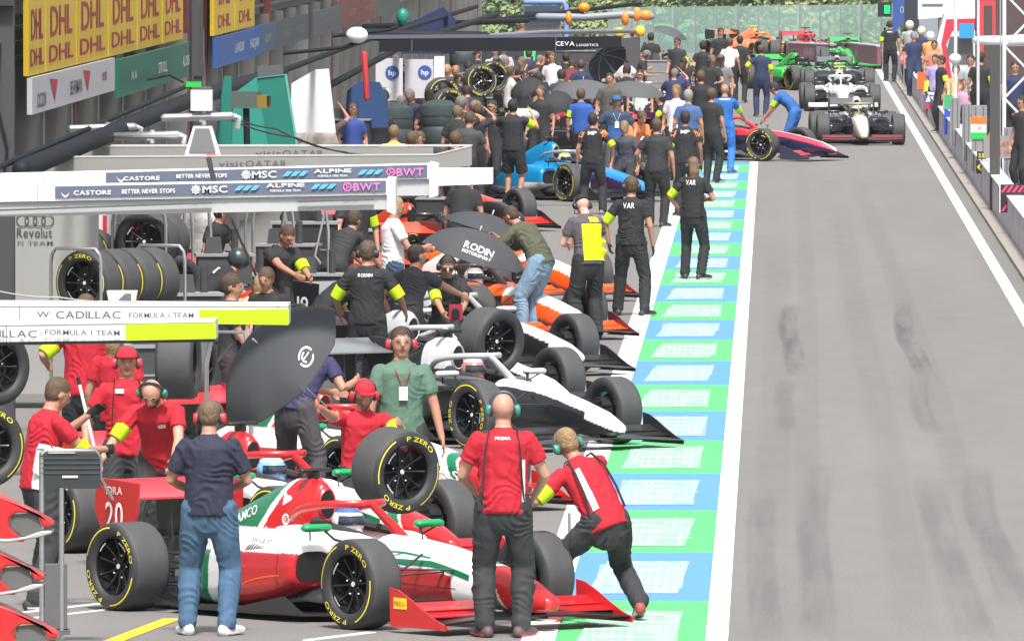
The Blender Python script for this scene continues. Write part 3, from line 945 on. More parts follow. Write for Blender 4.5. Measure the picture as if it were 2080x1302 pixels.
ep = [o for o in CARS['r1'][0].children if o.name.startswith('rear_wing')][0]
pl = MB(); pl.box((-3.4, -.498, .40), (.5, .01, .14)); o = part('end_fence', pl, paint(K_), ep)
lettering('REPLAY', ep, mat((.7, .7, .7), .5), (-3.35, -.506, .40), (1, 0, 0), (0, 0, 1), height=.09, width=.42)
body_text(CARS['a1'][1], 'Williams', (-1.75, -1, .20), (1, 0, 0), (0, 0, 1), (0, 1, 0), ink, width=.6, height=.11)

C('x1', 'dark racing car with its rear wing among the crowd near the wrapped camera', 1000, 322, 38, L_DK, None, 2)
C('x2', 'red-winged dark racing car deep in the crowd', 1130, 262, 38, L_RB, None, 2)
C('x3', 'pale dark-sided racing car under the tipped umbrella', 1270, 228, 38, L_ROD, None, 2)
C('x4', 'dark racing car by the far umbrella', 1350, 172, 38, L_DK, None, 2)
C('x5', 'orange and dark racing car left of the hooded mechanics', 880, 470, 36, L_RB, None, 1)
bd = CARS['p1'][1]
line = mat((.08, .02, .02), .5)
for a in (((-1.15, .565), (-1.15, .25)), ((-1.75, .58), (-1.75, .20))):
    body_patch(bd, [((a[0][0], a[0][1]), (a[1][0], a[1][1])), ((a[0][0] + .006, a[0][1]), (a[1][0] + .006, a[1][1]))], (0, -1, 0), (1, 0, 0), (0, 0, 1), (0, 1, 0), line, n=8)
body_patch(bd, [((-.42, .30), (-.42, .306)), ((-.1, .29), (-.1, .296)), ((.3, .28), (.3, .286))], (0, -1, 0), (1, 0, 0), (0, 0, 1), (0, 1, 0), line, n=1)
om = mat((.65, .12, .02), .5)
pc = [(-1.12, .33), (-1.3, .31), (-1.5, .27), (-1.7, .20), (-1.85, .12)]
body_patch(bd, [((x, z), (x, z + .012)) for x, z in pc], (0, -1, 0), (1, 0, 0), (0, 0, 1), (0, 1, 0), om, n=1)
body_text(bd, 'C. LEON', (-1.57, -1, .665), (1, 0, .2), (-.2, 0, 1), (0, 1, 0), mat((.7, .35, .35), .5), width=.20, height=.022)
body_text(bd, 'AKKODIS', (-1.62, -1, .36), Vector((.93, 0, .36)), Vector((-.36, 0, .93)), (0, 1, 0), mat((.62, .12, .12), .5), width=.20, height=.02)
for k_, wd_, z_ in (('r1', 'ROKT', .37), ('r2', 'ROKT', .37), ('m1', 'MP', .40), ('m2', 'MP', .40)):
    body_text(CARS[k_][1], wd_, (-1.6, -1, z_), (1, 0, 0), (0, 0, 1), (0, 1, 0), wm, width=.3, height=.06)

def zt_(x): return .58 if x < 0 else .58 - .26 * (x / 1.1) ** 1.2
for q in ('p1', 'p2', 'p3'):
    n_ = 16; rows = []
    for i in range(n_ + 1):
        x = -.52 + .96 * i / n_; k = min(1, i / 4) * .04
        rows.append(((x, zt_(x) - .105 - k * 1.05), (x, zt_(x) - .105)))
    body_patch(CARS[q][1], rows, (0, -1, 0), (1, 0, 0), (0, 0, 1), (0, 1, 0), mat(G_, .35, coat=.5), n=3, name='green_stripe')
# ================================================================ PEOPLE
SKIN, SHIRT, TROU, SHOE, HAIR, GLOVE, DARKL, LIP, ACC, SOLE, STRIPE, HEM = range(12)
def ik(a, b, l1, l2, pole):
    a, b, pole = Vector(a), Vector(b), Vector(pole)
    d = b - a; L = d.length
    if L > (l1 + l2) * .998:
        b = a + d * ((l1 + l2) * .998 / L); d = b - a; L = d.length
    if L < abs(l1 - l2) + .02:
        L = abs(l1 - l2) + .02
    u = d.normalized()
    x = (l1 * l1 - l2 * l2 + L * L) / (2 * L)
    h = math.sqrt(max(l1 * l1 - x * x, 0))
    p = pole - u * pole.dot(u)
    if p.length < 1e-5: p = u.orthogonal()
    return a + u * x + p.normalized() * h, b
PJOBS = []
def person(label, px, py, face, h=1.76, top=False, shirt=(.02, .02, .022), trou=(.02, .02, .024), shoes=(.03, .03, .03), hair=(.06, .035, .02), skin=(.40, .20, .135),
           hip=None, lean=0.0, side=0.0, twist=0.0, lh=None, rh=None, lf=(-.11, 0.02), rf=(.11, -.02), lfz=0.0, rfz=0.0, look=0.0, nod=0.0, gloves=None, acc=None,
           sleeve=.6, shorts=False, lod=1, bald=False, ears=None, cap=None, band=None, stripe=None, text=None, text_col=WHITE, group='people working in the pit lane',
           radio=False, straps=False, lanyard=False, beard=False, build=1.0, sole=(.5, .5, .5), long=False, vis=None, lknee=None, rknee=None, loc=None, helmet=None, ghair=None):
    """px,py: photo pixel of the feet (or of the top of the head when top=True). face: degrees, 0 looks away down the lane, 90 to the right, 180 at the camera."""
    s = h / 1.78
    base = loc if loc is not None else (G(px, py, h) if top else G(px, py))
    base = Vector((base[0], base[1], 0 if loc is None else base[2]))
    root = thing('person', label, 'person', base, -R(face), group)
    lx, ly, lz = Vector((1, 0, 0)), Vector((0, 1, 0)), Vector((0, 0, 1))
    hz = (.93 * s) if hip is None else hip[2]
    hp = Vector((0, 0, hz)) if hip is None else Vector(hip)
    Lr = Matrix.Rotation(-R(lean), 4, 'X'); Sr = Matrix.Rotation(R(side), 4, 'Y'); Tw = Matrix.Rotation(-R(twist), 4, 'Z')
    TR = (Sr @ Lr).to_3x3()
    up = TR @ lz
    half = (Sr @ Matrix.Rotation(-R(lean * .6), 4, 'X')).to_3x3()
    w1 = hp + (half @ lz) * (.20 * s)
    chest = w1 + up * (.20 * s)
    shl = chest + up * (.10 * s)
    TT = TR @ Tw.to_3x3()
    sx = TT @ lx; fy = TT @ ly
    neck = shl + up * (.075 * s) + fy * (.005)
    HR = (Sr @ Matrix.Rotation(-R(lean * .45 + nod), 4, 'X') @ Matrix.Rotation(-R(twist + look), 4, 'Z')).to_3x3()
    hu = HR @ lz; hf = HR @ ly; hx = HR @ lx
    hc = neck + hu * (.103 * s) + hf * (.012 * s)
    b = build
    m = MB(); SG = 12 if lod else 18
    # torso as an elliptical column; pelvis in trousers
    m.tube([hp - lz * (.10 * s), hp, hp + (half @ lz) * (.08 * s)], [(.150 * s * b, .105 * s * b), (.165 * s * b, .125 * s * b), (.150 * s * b, .112 * s * b)], SG, TROU, ref=fy, round_=True)
    px_ = (sx + lx).normalized()
    def frame_tube(pts, rad, lab, refv):
        m.tube(pts, rad, SG, lab, ref=refv)
    frame_tube([hp - (half @ lz) * (.045 * s), hp + (half @ lz) * (.07 * s), w1, chest - up * (.04 * s), chest + up * (.05 * s), shl - up * .01, shl + up * (.035 * s)],
               [(.174 * s * b, .132 * s * b), (.172 * s * b, .132 * s * b), (.164 * s * b, .126 * s * b), (.176 * s * b, .132 * s * b), (.186 * s * b, .130 * s * b), (.160 * s * b, .105 * s * b), (.085 * s, .075 * s)], SHIRT, (fy + ly * .3).normalized())
    # collar and neck
    m.tube([shl + up * (.02 * s), neck, hc - hu * .03], [(.062 * s, .062 * s), (.054 * s, .058 * s), (.052 * s, .056 * s)], SG, SKIN)
    m.tube([shl + up * (.025 * s), shl + up * (.052 * s)], [(.082 * s, .078 * s), (.066 * s, .066 * s)], SG, HEM, ref=fy)
    # arms
    J = {'neck': neck, 'hc': hc, 'HR': HR, 'up': up, 'fy': fy, 'sx': sx, 'shl': shl, 'chest': chest, 'hp': hp, 's': s, 'w1': w1}
    for sd, hand, nm in ((-1, lh, 'l'), (1, rh, 'r')):
        sh = shl + sx * (sd * .168 * s * (b * .5 + .5)) - up * (.032 * s)
        if hand is None:
            hand = sh + Vector((sd * .10 * s, .05 * s, -.52 * s))
            pole = TR @ Vector((sd * .6, -1, 0))
        else:
            hand = Vector(hand) * 1.0
            pole = Vector((sd * .8, -.25, -.9))
        el, wr = ik(sh, hand, .29 * s, .255 * s, pole)
        J[nm + 'sh'], J[nm + 'el'], J[nm + 'wr'] = sh, el, wr
        k = sleeve
        armr = [(.052 * s) * b, .046 * s * b, .040 * s, .036 * s, .027 * s]
        mid = sh.lerp(el, k)
        m.tube([sh.lerp(el, .3), sh.lerp(el, .5), el, el.lerp(wr, .35), wr], armr, 10, SHIRT if long else SKIN, round_=True)
        if long:
            m.tube([sh - sx * sd * .02, sh.lerp(el, .5), el, wr.lerp(el, .12)], [.068 * s * b, .062 * s, .054 * s, .042 * s], 10, SHIRT, round_=True)
        else:
            m.tube([sh - sx * sd * .035, sh, sh.lerp(mid, .5), mid], [.050 * s * b, .060 * s * b, .065 * s * b, .066 * s * b], 12, SHIRT); m.sphere(sh, .058 * s * b, SHIRT, 12, 8)
            if acc: m.tube([sh - sx * sd * .01 + up * .012, sh.lerp(mid, .6) + up * .012], [.066 * s * b, .062 * s * b], 10, ACC)
        # hand
        hd = (wr - el).normalized()
        hl = GLOVE if gloves else SKIN
        inward = Vector((-sd, 0, 0)); inward = inward - hd * inward.dot(hd)
        if inward.length < .1: inward = Vector((0, 0, -1)) - hd * hd.z * -1
        inward.normalize(); across = hd.cross(inward).normalized()
        if across.dot(fy) < 0: across = -across
        m.tube([wr - hd * .01, wr + hd * (.03 * s), wr + hd * (.085 * s)], [(.026 * s, .020 * s), (.040 * s, .017 * s), (.040 * s, .014 * s)], 10, hl, ref=inward, round_=True)
        if lod == 0:
            for q, ln in enumerate((.072, .080, .074, .058)):
                off = across * ((1.5 - q) * .021 * s)
                p0 = wr + hd * (.082 * s) + off; d1 = (hd + inward * .25).normalized(); d2 = (hd + inward * .9).normalized()
                m.tube([p0, p0 + d1 * ln * .5 * s, p0 + d1 * ln * .5 * s + d2 * ln * .5 * s], [.0105 * s, .0098 * s, .0085 * s], 8, hl, round_=True)
            p0 = wr + hd * (.025 * s) + across * (.036 * s)
            d1 = (hd + across * .9 + inward * .3).normalized()
            m.tube([p0, p0 + d1 * .035 * s, p0 + d1 * .035 * s + (hd + inward * .4).normalized() * .03 * s], [.013 * s, .0115 * s, .0095 * s], 8, hl, round_=True)
        else:
            m.tube([wr + hd * .07 * s, wr + hd * .12 * s + inward * .01, wr + hd * .145 * s + inward * .03], [(.038 * s, .014 * s), (.034 * s, .014 * s), (.028 * s, .012 * s)], 8, hl, ref=inward, round_=True)
            p0 = wr + hd * (.025 * s) + across * (.036 * s); d1 = (hd + across * .8 + inward * .3).normalized()
            m.tube([p0, p0 + d1 * .055 * s], [.014 * s, .011 * s], 6, hl, round_=True)
    # legs
    for sd, ft, fz, kn, nm in ((-1, lf, lfz, lknee, 'l'), (1, rf, rfz, rknee, 'r')):
        hj = hp + lx * (sd * .092 * s) - lz * (.03 * s)
        an = Vector((ft[0], ft[1], .085 * s + fz))
        pole = Vector(kn) if kn else Vector((sd * .25, 1, .1))
        knee, an2 = ik(hj, an, .425 * s, .425 * s, pole)
        J[nm + 'kn'], J[nm + 'an'] = knee, an2
        if shorts:
            m.tube([hj, hj.lerp(knee, .5), knee, knee.lerp(an2, .3), an2], [.08 * s, .065 * s, .052 * s, .052 * s, .035 * s], 10, SKIN, round_=True)
            m.tube([hj + lz * .05, hj.lerp(knee, .5), hj.lerp(knee, .92)], [.098 * s * b, .094 * s * b, .092 * s * b], 12, TROU, round_=False)
            m.tube([an2 + (knee - an2).normalized() * .13, an2], [.042 * s, .042 * s], 8, STRIPE)
        else:
            m.tube([hj + lz * .05, hj.lerp(knee, .4), knee, knee.lerp(an2, .35), knee.lerp(an2, .85), knee.lerp(an2, .965)], [.106 * s * b, .100 * s * b, .080 * s * b, .080 * s * b, .070 * s, .074 * s], 12, TROU, round_=True)
        # shoe
        fd = (Vector((sd * .42, 1, 0))).normalized()
        pt = Vector((0, 0, -1)) * (.25 if fz > .03 else 0)
        hl_ = an2 - lz * (.048 * s) - fd * (.055 * s)
        toe = hl_ + (fd + pt).normalized() * (.245 * s)
        mid_ = hl_.lerp(toe, .5) + lz * .006
        m.tube([hl_, mid_, toe], [(.042 * s, .046 * s), (.046 * s, .046 * s), (.048 * s, .030 * s)], 12, SHOE, ref=lz, round_=True)
        m.tube([hl_ - lz * .022 * s, mid_ - lz * .026 * s, toe - lz * .014 * s], [(.046 * s, .016 * s), (.049 * s, .015 * s), (.050 * s, .014 * s)], 12, SOLE, ref=lz, round_=True)
        m.tube([an2 + lz * .02, an2 - lz * .03 + fd * .01], [.042 * s, .044 * s], 10, SHOE)
    # head
    HM = HR
    def hpnt(x, y, z): return hc + hx * (x * s) + hf * (y * s) + hu * (z * s)
    M3 = HM
    m.sphere(hc + hu * (.022 * s) - hf * (.006 * s), (.078 * s, .096 * s, .094 * s), SKIN, 18, 12, M3)
    m.tube([hpnt(0, .015, -.01), hpnt(0, .030, -.048), hpnt(0, .040, -.078)], [(.071 * s, .072 * s), (.062 * s, .058 * s), (.038 * s, .034 * s)], 14, DARKL if False else (HAIR if beard else SKIN), ref=hf, round_=True)
    if beard:
        m.tube([hpnt(0, .05, -.01), hpnt(0, .066, -.03)], [(.036 * s, .03 * s)] * 2, 10, SKIN, ref=hf, round_=True)
    m.tube([hpnt(0, .086, .028), hpnt(0, .104, -.014), hpnt(0, .092, -.022)], [.010 * s, .0145 * s, .013 * s], 8, SKIN, round_=True)
    m.sphere(hpnt(0, .082, .032), (.060 * s, .012 * s, .010 * s), SKIN, 10, 6, M3)
    for sd in (-1, 1):
        m.sphere(hpnt(sd * .078, -.004, -.002), (.010 * s, .020 * s, .031 * s), SKIN, 8, 6, M3)
        if lod < 2:
            m.sphere(hpnt(sd * .030, .083, .014), (.0105 * s, .0075 * s, .0048 * s), DARKL, 8, 6, M3)
            m.tube([hpnt(sd * .018, .090, .034), hpnt(sd * .042, .083, .036)], [.0045 * s, .0035 * s], 6, HAIR, round_=True)
    if lod < 2:
        m.sphere(hpnt(0, .087, -.046), (.024 * s, .008 * s, .0065 * s), LIP, 10, 6, M3)
    if not bald:
        kh = (1, 1.06, 1.13)[lod]; m.sphere(hc + hu * (.042 * s) - hf * (.018 * s), (.083 * s * kh, .099 * s * kh, .096 * s * kh), HAIR, 18, 12, M3)
        m.sphere(hc + hu * (.004 * s) - hf * (.036 * s), (.078 * s * kh, .070 * s * kh, .080 * s), HAIR, 14, 10, M3)
        if ghair:   # long hair
            m.tube([hpnt(0, -.07, .02), hpnt(0, -.085, -.08), hpnt(0, -.07, -.20)], [(.07 * s, .045 * s), (.078 * s, .045 * s), (.05 * s, .025 * s)], 10, HAIR, ref=hf, round_=True)
    elif lod == 0:
        pass
    cols = [skin, shirt, trou, shoes, hair, gloves or BLACK, (.09, .05, .04), (skin[0] * .72, skin[1] * .5, skin[2] * .5), acc or shirt, sole, (.6, .6, .6), shirt]
    PJOBS.append((m, (.0095, .017, .030)[lod], cols, root, lod, J))
    # ------------- things worn
    if ears:
        e = MB()
        arc = [hpnt(.094 * math.sin(a), .0, .03 + .100 * math.cos(a)) for a in [R(-88 + 176 * i / 12) for i in range(13)]]
        e.tube(arc, [(.012 * s, .007 * s)] * 13, 8, ref=None, round_=True)
        hb = part('headband', e, plastic((.05, .05, .055)), root)
        for sd in (-1, 1):
            e = MB(); e.lathe([(.002, 0), (.030 * s, 0), (.037 * s, .012 * s), (.038 * s, .028 * s), (.030 * s, .042 * s), (.002, .046 * s)] if sd > 0 else [(.002, 0), (.030 * s, 0), (.037 * s, -.012 * s), (.038 * s, -.028 * s), (.030 * s, -.042 * s), (.002, -.046 * s)], 16, axis='x', M=HM @ Matrix.Diagonal((1, .85, 1.15)), c=hpnt(sd * .078, -.004, -.004))
            part('ear_cup', e, plastic(ears), root)
            e = MB(); e.lathe([(.034 * s, sd * -.004), (.042 * s, sd * .004 * s), (.041 * s, sd * .013 * s), (.034 * s, sd * .013 * s)], 16, axis='x', close=True, M=HM @ Matrix.Diagonal((1, .85, 1.15)), c=hpnt(sd * .078, -.004, -.004))
            part('ear_cushion', e, plastic((.04, .04, .045)), root)
        if ears == BLACK or vis == 'mic':
            e = MB(); e.tube([hpnt(-.09, .02, -.02), hpnt(-.075, .09, -.05), hpnt(-.03, .105, -.055)], .005 * s, 6, round_=True); part('microphone', e, plastic(BLACK), root)
    if cap:
        e = MB()
        rg = []
        for i in range(9):
            t = i / 8; a = R(90 * t)
            rr = math.cos(a)
            rg.append([hpnt(.088 * rr * math.cos(q), -.012 + .106 * rr * math.sin(q), .048 + .088 * math.sin(a)) for q in [2 * math.pi * j / 18 for j in range(18)]])
        e.rings(rg[:-1] + [[p.lerp(hpnt(0, -.012, .137), .9) for p in rg[-2]]])
        e.rings([[hpnt(.070 * math.cos(q) * w_, .072 + l_ * math.sin(q), .058 - dz - .022 * abs(math.cos(q))** 0 * (l_ / .085) * 0 + (.0) ) for q in [math.pi * j / 10 for j in range(11)]] + [hpnt(.070 * math.cos(q) * w_, .060 + l_ * math.sin(q) * .2, .050 - dz) for q in [math.pi * j / 10 for j in range(10, -1, -1)]] for w_, l_, dz in ((1.02, .075, .012), (1.0, .078, 0.003))])
        part('cap', e, cloth(cap), root)
    if vis == 'glasses':
        e = MB()
        for sd in (-1, 1):
            e.sphere(hpnt(sd * .032, .094, .012), (.028 * s, .006 * s, .018 * s), 0, 10, 6, M3)
        e.tube([hpnt(-.072, .0, .018), hpnt(-.06, .08, .018), hpnt(0, .098, .016), hpnt(.06, .08, .018), hpnt(.072, .0, .018)], .003, 6)
        part('sunglasses', e, mat((.01, .01, .012), .1, coat=1), root)
    if helmet:
        e = MB(); e.sphere(hpnt(0, -.005, .025), (.115 * s, .130 * s, .125 * s), 0, 18, 12, M3)
        part('helmet', e, mat(helmet, .3, coat=.6), root)
    if band:
        nm, k0 = band if isinstance(band, tuple) and isinstance(band[0], str) else ('l', .55)
        for q in nm:
            sh, el = J[q + 'sh'], J[q + 'el']
            e = MB(); a, c = sh.lerp(el, k0), sh.lerp(el, min(k0 + .42, 1.02))
            e.tube([a, a.lerp(c, .5), c], [.069 * s * b, .066 * s * b, .060 * s * b], 14)
            part('armband', e, mat(FLUO, .7, bump=.2, bscale=20, emit=0), root)
            if lod < 2:
                e = MB(); cc = a.lerp(c, .5); o_ = (cc - chest); o_ = (o_ - (c - a).normalized() * o_.dot((c - a).normalized())).normalized()
                e.box(cc + o_ * .064 * s, (.02, .02, .05)); 
    if radio:
        for sd in (-1, 1):
            e = MB(); c = hp + sx * (sd * .155 * s) + lz * .03 - ly * .07; e.box(c, (.05, .045, .12), taper=.85); e.tube([c + lz * .06, c + lz * .12], .006, 6)
            part('radio', e, plastic((.02, .02, .022)), root)
    if straps:
        e = MB()
        for sd in (-1, 1):
            pts = [hp + sx * (sd * .15 * s) + up * .04 - fy * (.10 * s), w1 + sx * (sd * .135 * s) - fy * (.122 * s), chest + sx * (sd * .125 * s) - fy * (.135 * s), shl + sx * (sd * .10 * s) - fy * (.08 * s) + up * .03, shl + sx * (sd * .095 * s) + up * (.050 * s),
                   shl + sx * (sd * .10 * s) + fy * (.085 * s) + up * .02, chest + sx * (sd * .11 * s) + fy * (.134 * s), w1 + sx * (sd * .12 * s) + fy * (.122 * s)]
            e.tube(pts, [(.010, .004)] * len(pts), 6)
        part('harness_strap', e, cloth((.03, .02, .022)), root)
    if lanyard:
        e = MB(); bt = chest + fy * (.155 * s) - up * .05
        e.tube([shl + sx * .06 + up * .04, chest + up * .07 + sx * .055 + fy * (.142 * s), chest + up * .01 + sx * .03 + fy * (.152 * s), bt], .0045, 6); e.tube([shl - sx * .06 + up * .04, chest + up * .07 - sx * .055 + fy * (.142 * s), chest + up * .01 - sx * .03 + fy * (.152 * s), bt], .0045, 6)
        ly_ = part('lanyard', e, cloth((.35, .03, .05) if lanyard is True else lanyard), root)
        e = MB(); e.prism([(-.035, -.11), (.035, -.11), (.035, 0), (-.035, 0)], bt, sx, up, fy * .006)
        part('pass_card', e, plastic((.75, .75, .74)), ly_)
    if text:
        J['text'] = (text, text_col)
    return root, J
def finish_people():
    meshes = batch_remesh([(m, v, 2 if lod else 3) for m, v, cols, root, lod, J in PJOBS])
    for (m, v, cols, root, lod, J), me in zip(PJOBS, meshes):
        src = BVHTree.FromPolygons([Vector(p) for p in m.v], m.f)
        mats = []
        for i, c in enumerate(cols):
            if i in (SKIN, LIP): mats.append(mat(c, .55, var=.05, vscale=14))
            elif i in (SHOE, SOLE): mats.append(mat(c, .6, var=.1, vscale=20))
            elif i == HAIR: mats.append(mat(c, .7, bump=.6, bscale=70, var=.3, vscale=40))
            elif i == DARKL: mats.append(mat(c, .3))
            elif i == TROU: mats.append(mat(c, .85, bump=.4, bscale=16, var=.12, vscale=7, stretch=(1, 1, .45)))
            else: mats.append(mat(c, .85, bump=.4, bscale=22, var=.08, vscale=9))
        for q in mats: me.materials.append(q)
        idx = [m.l[(src.find_nearest(p.center)[2] or 0)] for p in me.polygons]
        me.polygons.foreach_set('material_index', idx)
        if lod < 2:
            amp = .011 if lod == 0 else .009
            vl = {}
            for p, i in zip(me.polygons, idx):
                if i in (SHIRT, TROU, ACC):
                    for q in p.vertices: vl[q] = 1
            sd = Vector((root.location.x * 3.1, root.location.y, 0))
            nrm = [v.normal.copy() for v in me.vertices]
            for q in vl:
                vv = me.vertices[q]; c = vv.co.copy()
                n0 = noise.noise(Vector((c.x * 5, c.y * 5, c.z * 5)) + sd)
                ph = c.z * 34 + (c.x + c.y) * 16 + n0 * 9
                n1 = 1 - abs(math.sin(ph)) * 1.6; n2 = noise.noise(Vector((c.x * 20, c.y * 20, c.z * 12)) + sd)
                g_ = max(0, noise.noise(Vector((c.x * 6, c.y * 6, c.z * 4)) - sd) + .35)
                vv.co = c + nrm[q] * (amp * (n1 * g_ * .9 + .45 * n2 + .35 * n0))
        me.polygons.foreach_set('use_smooth', [True] * len(me.polygons))
        me.update()
        body = link('body', me, root)
        if 'text' in J:
            t, tc = J['text']
            bv = BVHTree.FromPolygons([q.co.copy() for q in me.vertices], [tuple(p.vertices) for p in me.polygons])
            up, fy, sx, s = J['up'], J['fy'], J['sx'], J['s']
            for line in t:
                word, hgt, wd, off, sidef = line[:5]
                dx_ = line[5] if len(line) > 5 else 0
                d = fy * (1 if sidef == 'back' else -1)
                ax = sx if sidef == 'back' else -sx
                o = J['chest'] + up * off - d * .5 + ax * dx_
                def fn(p, d=d, bv=bv):
                    h_ = bv.ray_cast(p, d)
                    return (h_[0] - d * .010) if h_[0] is not None else p + d * .37
                if word.startswith('#'):      # plain patch
                    mb = MB(); n = 8
                    pts = [fn(o + ax * (wd * (i / n - .5)) + up * (hgt * (j / n - .5))) for j in range(n + 1) for i in range(n + 1)]
                    mb.add(pts, [(j * (n + 1) + i, j * (n + 1) + i + 1, (j + 1) * (n + 1) + i + 1, (j + 1) * (n + 1) + i) for j in range(n) for i in range(n)])
                    ob = link('badge', mb.mesh(cloth(line[6])), body)
                else:
                    mb = text_mb(word, o, ax, up, height=hgt, width=wd, fn=fn)
                    link('lettering', mb.mesh(mat(line[6] if len(line) > 6 else tc, .7), smooth=False), body)
REDP = (.42, .008, .022); JEANS = (.055, .115, .20); NAVY = (.020, .022, .045); BK = (.018, .019, .022); BK2 = (.028, .028, .032)
EARR = (.62, .02, .03); EARG = (.02, .22, .16); BRN = (.09, .055, .03); FAIR = (.25, .16, .08)
TAN = (.52, .28, .19)
# ---- the team in red, nearest
person('man in navy t-shirt and blue jeans, back to us by the nearest car', 425, 1290, 6, h=1.73, shirt=NAVY, trou=JEANS, shoes=(.6, .6, .58), sole=(.7, .7, .7), hair=(.14, .09, .055), lod=0, ears=EARR,
       lh=(-.14, .22, 1.02), rh=(.12, .24, 1.04), lf=(-.16, .02), rf=(.13, -.02), build=1.08, nod=12, sleeve=.72)
person('bald man in a red team shirt and black trousers seen from behind, green ear defenders', 1022, 1294, 0, h=1.80, shirt=REDP, trou=BK2, shoes=(.10, .06, .06), sole=(.45, .05, .05), bald=True, skin=(.46, .25, .18), lod=0, ears=EARG, radio=True, straps=True, lf=(-.13, .0), rf=(.13, .0),
       lh=(-.20, .26, 1.02), rh=(.22, .24, 1.0), build=1.08, text=[('PREMA', .022, .11, .085, 'back'), ('#', .30, .022, -.22, 'back', .148, (.6, .6, .62))])
person('crouching man in red with a yellow armband, one leg stretched over the painted strip', 1190, 1262, -28, h=1.74, shirt=REDP, trou=BK2, shoes=(.30, .06, .06), sole=(.6, .55, .5), hair=FAIR, lod=0, ears=EARG, band=('l', .5), gloves=BLACK,
       hip=(.12, -.10, .72), lean=32, side=-16, lf=(-.26, .02), rf=(.36, -.16), rfz=.06, lh=(-.44, .34, .93), rh=(-.22, .42, .93), straps=True, nod=8, text=[('#', .34, .045, -.14, 'back', -.09, (.6, .6, .62))])
person('man in a red shirt with black gloves gripping a white pole at the left edge', 78, 1236, 62, h=1.78, shirt=REDP, trou=BK2, hair=BRN, lod=0, gloves=BLACK, lean=12, lh=(-.16, .48, 1.42), rh=(.10, .50, 1.18), nod=18, lf=(-.16, .06), rf=(.16, -.1), band=('r', .78), text=[('#', .34, .06, -.28, 'back', .15, (.6, .6, .62))])
person('man in a red cap, red ear defenders and red polo shirt facing the camera', 258, 1150, 176, h=1.78, shirt=REDP, trou=BK2, hair=BRN, cap=(.55, .015, .03), ears=EARR, lod=0, lh=(-.30, .12, .95), rh=(.32, .14, .95), straps=True, band=('l', .5), lf=(-.18, 0), rf=(.16, 0), text=[('#', .035, .07, .06, 'front', -.06, (.7, .5, .5))])
person('balding man in red with green ear defenders bending over the rear wing', 325, 1170, 190, h=1.76, shirt=REDP, trou=BK2, bald=True, beard=True, hair=(.05, .035, .03), lod=0, ears=EARG, lean=38, nod=30, hip=(0, -.12, .90), lh=(-.22, .50, .92), rh=(.36, .42, .93), band=('r', .5), lf=(-.2, 0), rf=(.2, 0), skin=(.47, .25, .17), text=[('#', .035, .06, .02, 'front', .06, (.7, .5, .5))])
person('man in a red shirt seen from behind, his head hidden by the white gantry arm', 175, 1012, 2, h=1.84, shirt=REDP, trou=BK, hair=BRN, lod=0, band=('l', .5), lh=(-.36, .12, 1.18), build=1.1)
person('red-shirted person with brown hair half hidden behind the man in the red cap', 236, 1058, 20, h=1.72, shirt=REDP, trou=BK, hair=(.22, .13, .06), lod=1, ghair=True)
person('man in a green t-shirt with red ear defenders and a hanging pass', 815, 1120, 172, h=1.86, shirt=(.085, .16, .115), trou=BK2, hair=(.055, .03, .02), ears=EARR, lanyard=True, lod=0, lh=(-.35, .12, .80), rh=(.30, .10, .82), build=1.03, sleeve=.66, lf=(-.14, 0), rf=(.14, 0))
person('man in a purple-navy t-shirt and grey trousers bending forward behind the big umbrella', 606, 1052, 35, h=1.80, shirt=(.03, .028, .09), trou=(.06, .055, .065), hair=BRN, lod=0, lean=42, hip=(0, -.05, .93), lh=(-.12, .62, 1.05), rh=(.30, .40, 1.16), lf=(-.26, .10), rf=(.24, -.12))
person('bearded man in a red visor and ear defenders crouching behind the carried wheel', 742, 1125, 165, h=1.76, shirt=REDP, trou=BK, hair=(.14, .11, .09), beard=True, cap=(.55, .015, .03), ears=EARR, lod=0, hip=(0, -.15, .62), lean=8, nod=14, lh=(-.20, .38, 1.05), rh=(.46, .34, 1.20), band=('l', .5), lf=(-.22, .18), rf=(.22, .10))
# ---- black shirts further up
person('man in a charcoal polo shirt reaching out with one arm, seen from behind', 832, 815, 30, h=1.80, lean=22, hip=(0, -.08, .86), shirt=(.045, .045, .055), trou=BK, hair=(.03, .022, .018), lod=0, rh=(.30, .62, 1.08), lh=(-.25, .06, .85), build=1.05, look=25)
person('man in sunglasses and a headset holding a red camera in front of his chest', 908, 800, 175, h=1.74, hip=(0, -.15, .74), shirt=BK, trou=BK, hair=(.04, .03, .02), ears=BLACK, vis='glasses', lod=0, lean=22, nod=16, lh=(-.12, .42, .88), rh=(.06, .42, .86), band=('r', .6))
person('man in a black team t-shirt with two yellow armbands, back to us', 746, 832, 8, h=1.78, shirt=BK, trou=BK, hair=(.09, .06, .04), ears=BLACK, lod=0, lh=(-.32, .20, .98), rh=(.36, .22, 1.0), band=('lr', .6), text=[('RODIN', .035, .15, .06, 'back')], build=1.05)
person('man in a white t-shirt and dark blue jeans looking at his phone', 798, 712, 78, h=1.84, shirt=(.72, .68, .72), trou=(.03, .06, .11), hair=(.30, .20, .11), lod=0, lh=(-.10, .38, 1.18), rh=(.10, .36, 1.20), nod=10)
person('man with brown hair and a black shirt leaning in to work on a wheel', 560, 770, 140, h=1.78, shirt=BK, trou=BK, hair=(.07, .04, .025), lod=0, lean=16, nod=28, lh=(-.05, .55, 1.12), rh=(.2, .60, 1.16), band=('l', .62), build=1.12)
person('mechanic in black seen between the gantry arm and the rear wing, arms down', 612, 652, 25, h=1.80, shirt=BK, trou=BK, lod=1, lh=(-.26, .22, .98))
person('mechanic in black with a yellow armband under the end of the gantry arm', 722, 655, 170, h=1.82, shirt=BK, trou=BK, lod=1, band=('l', .4), rh=(.28, .35, .9))
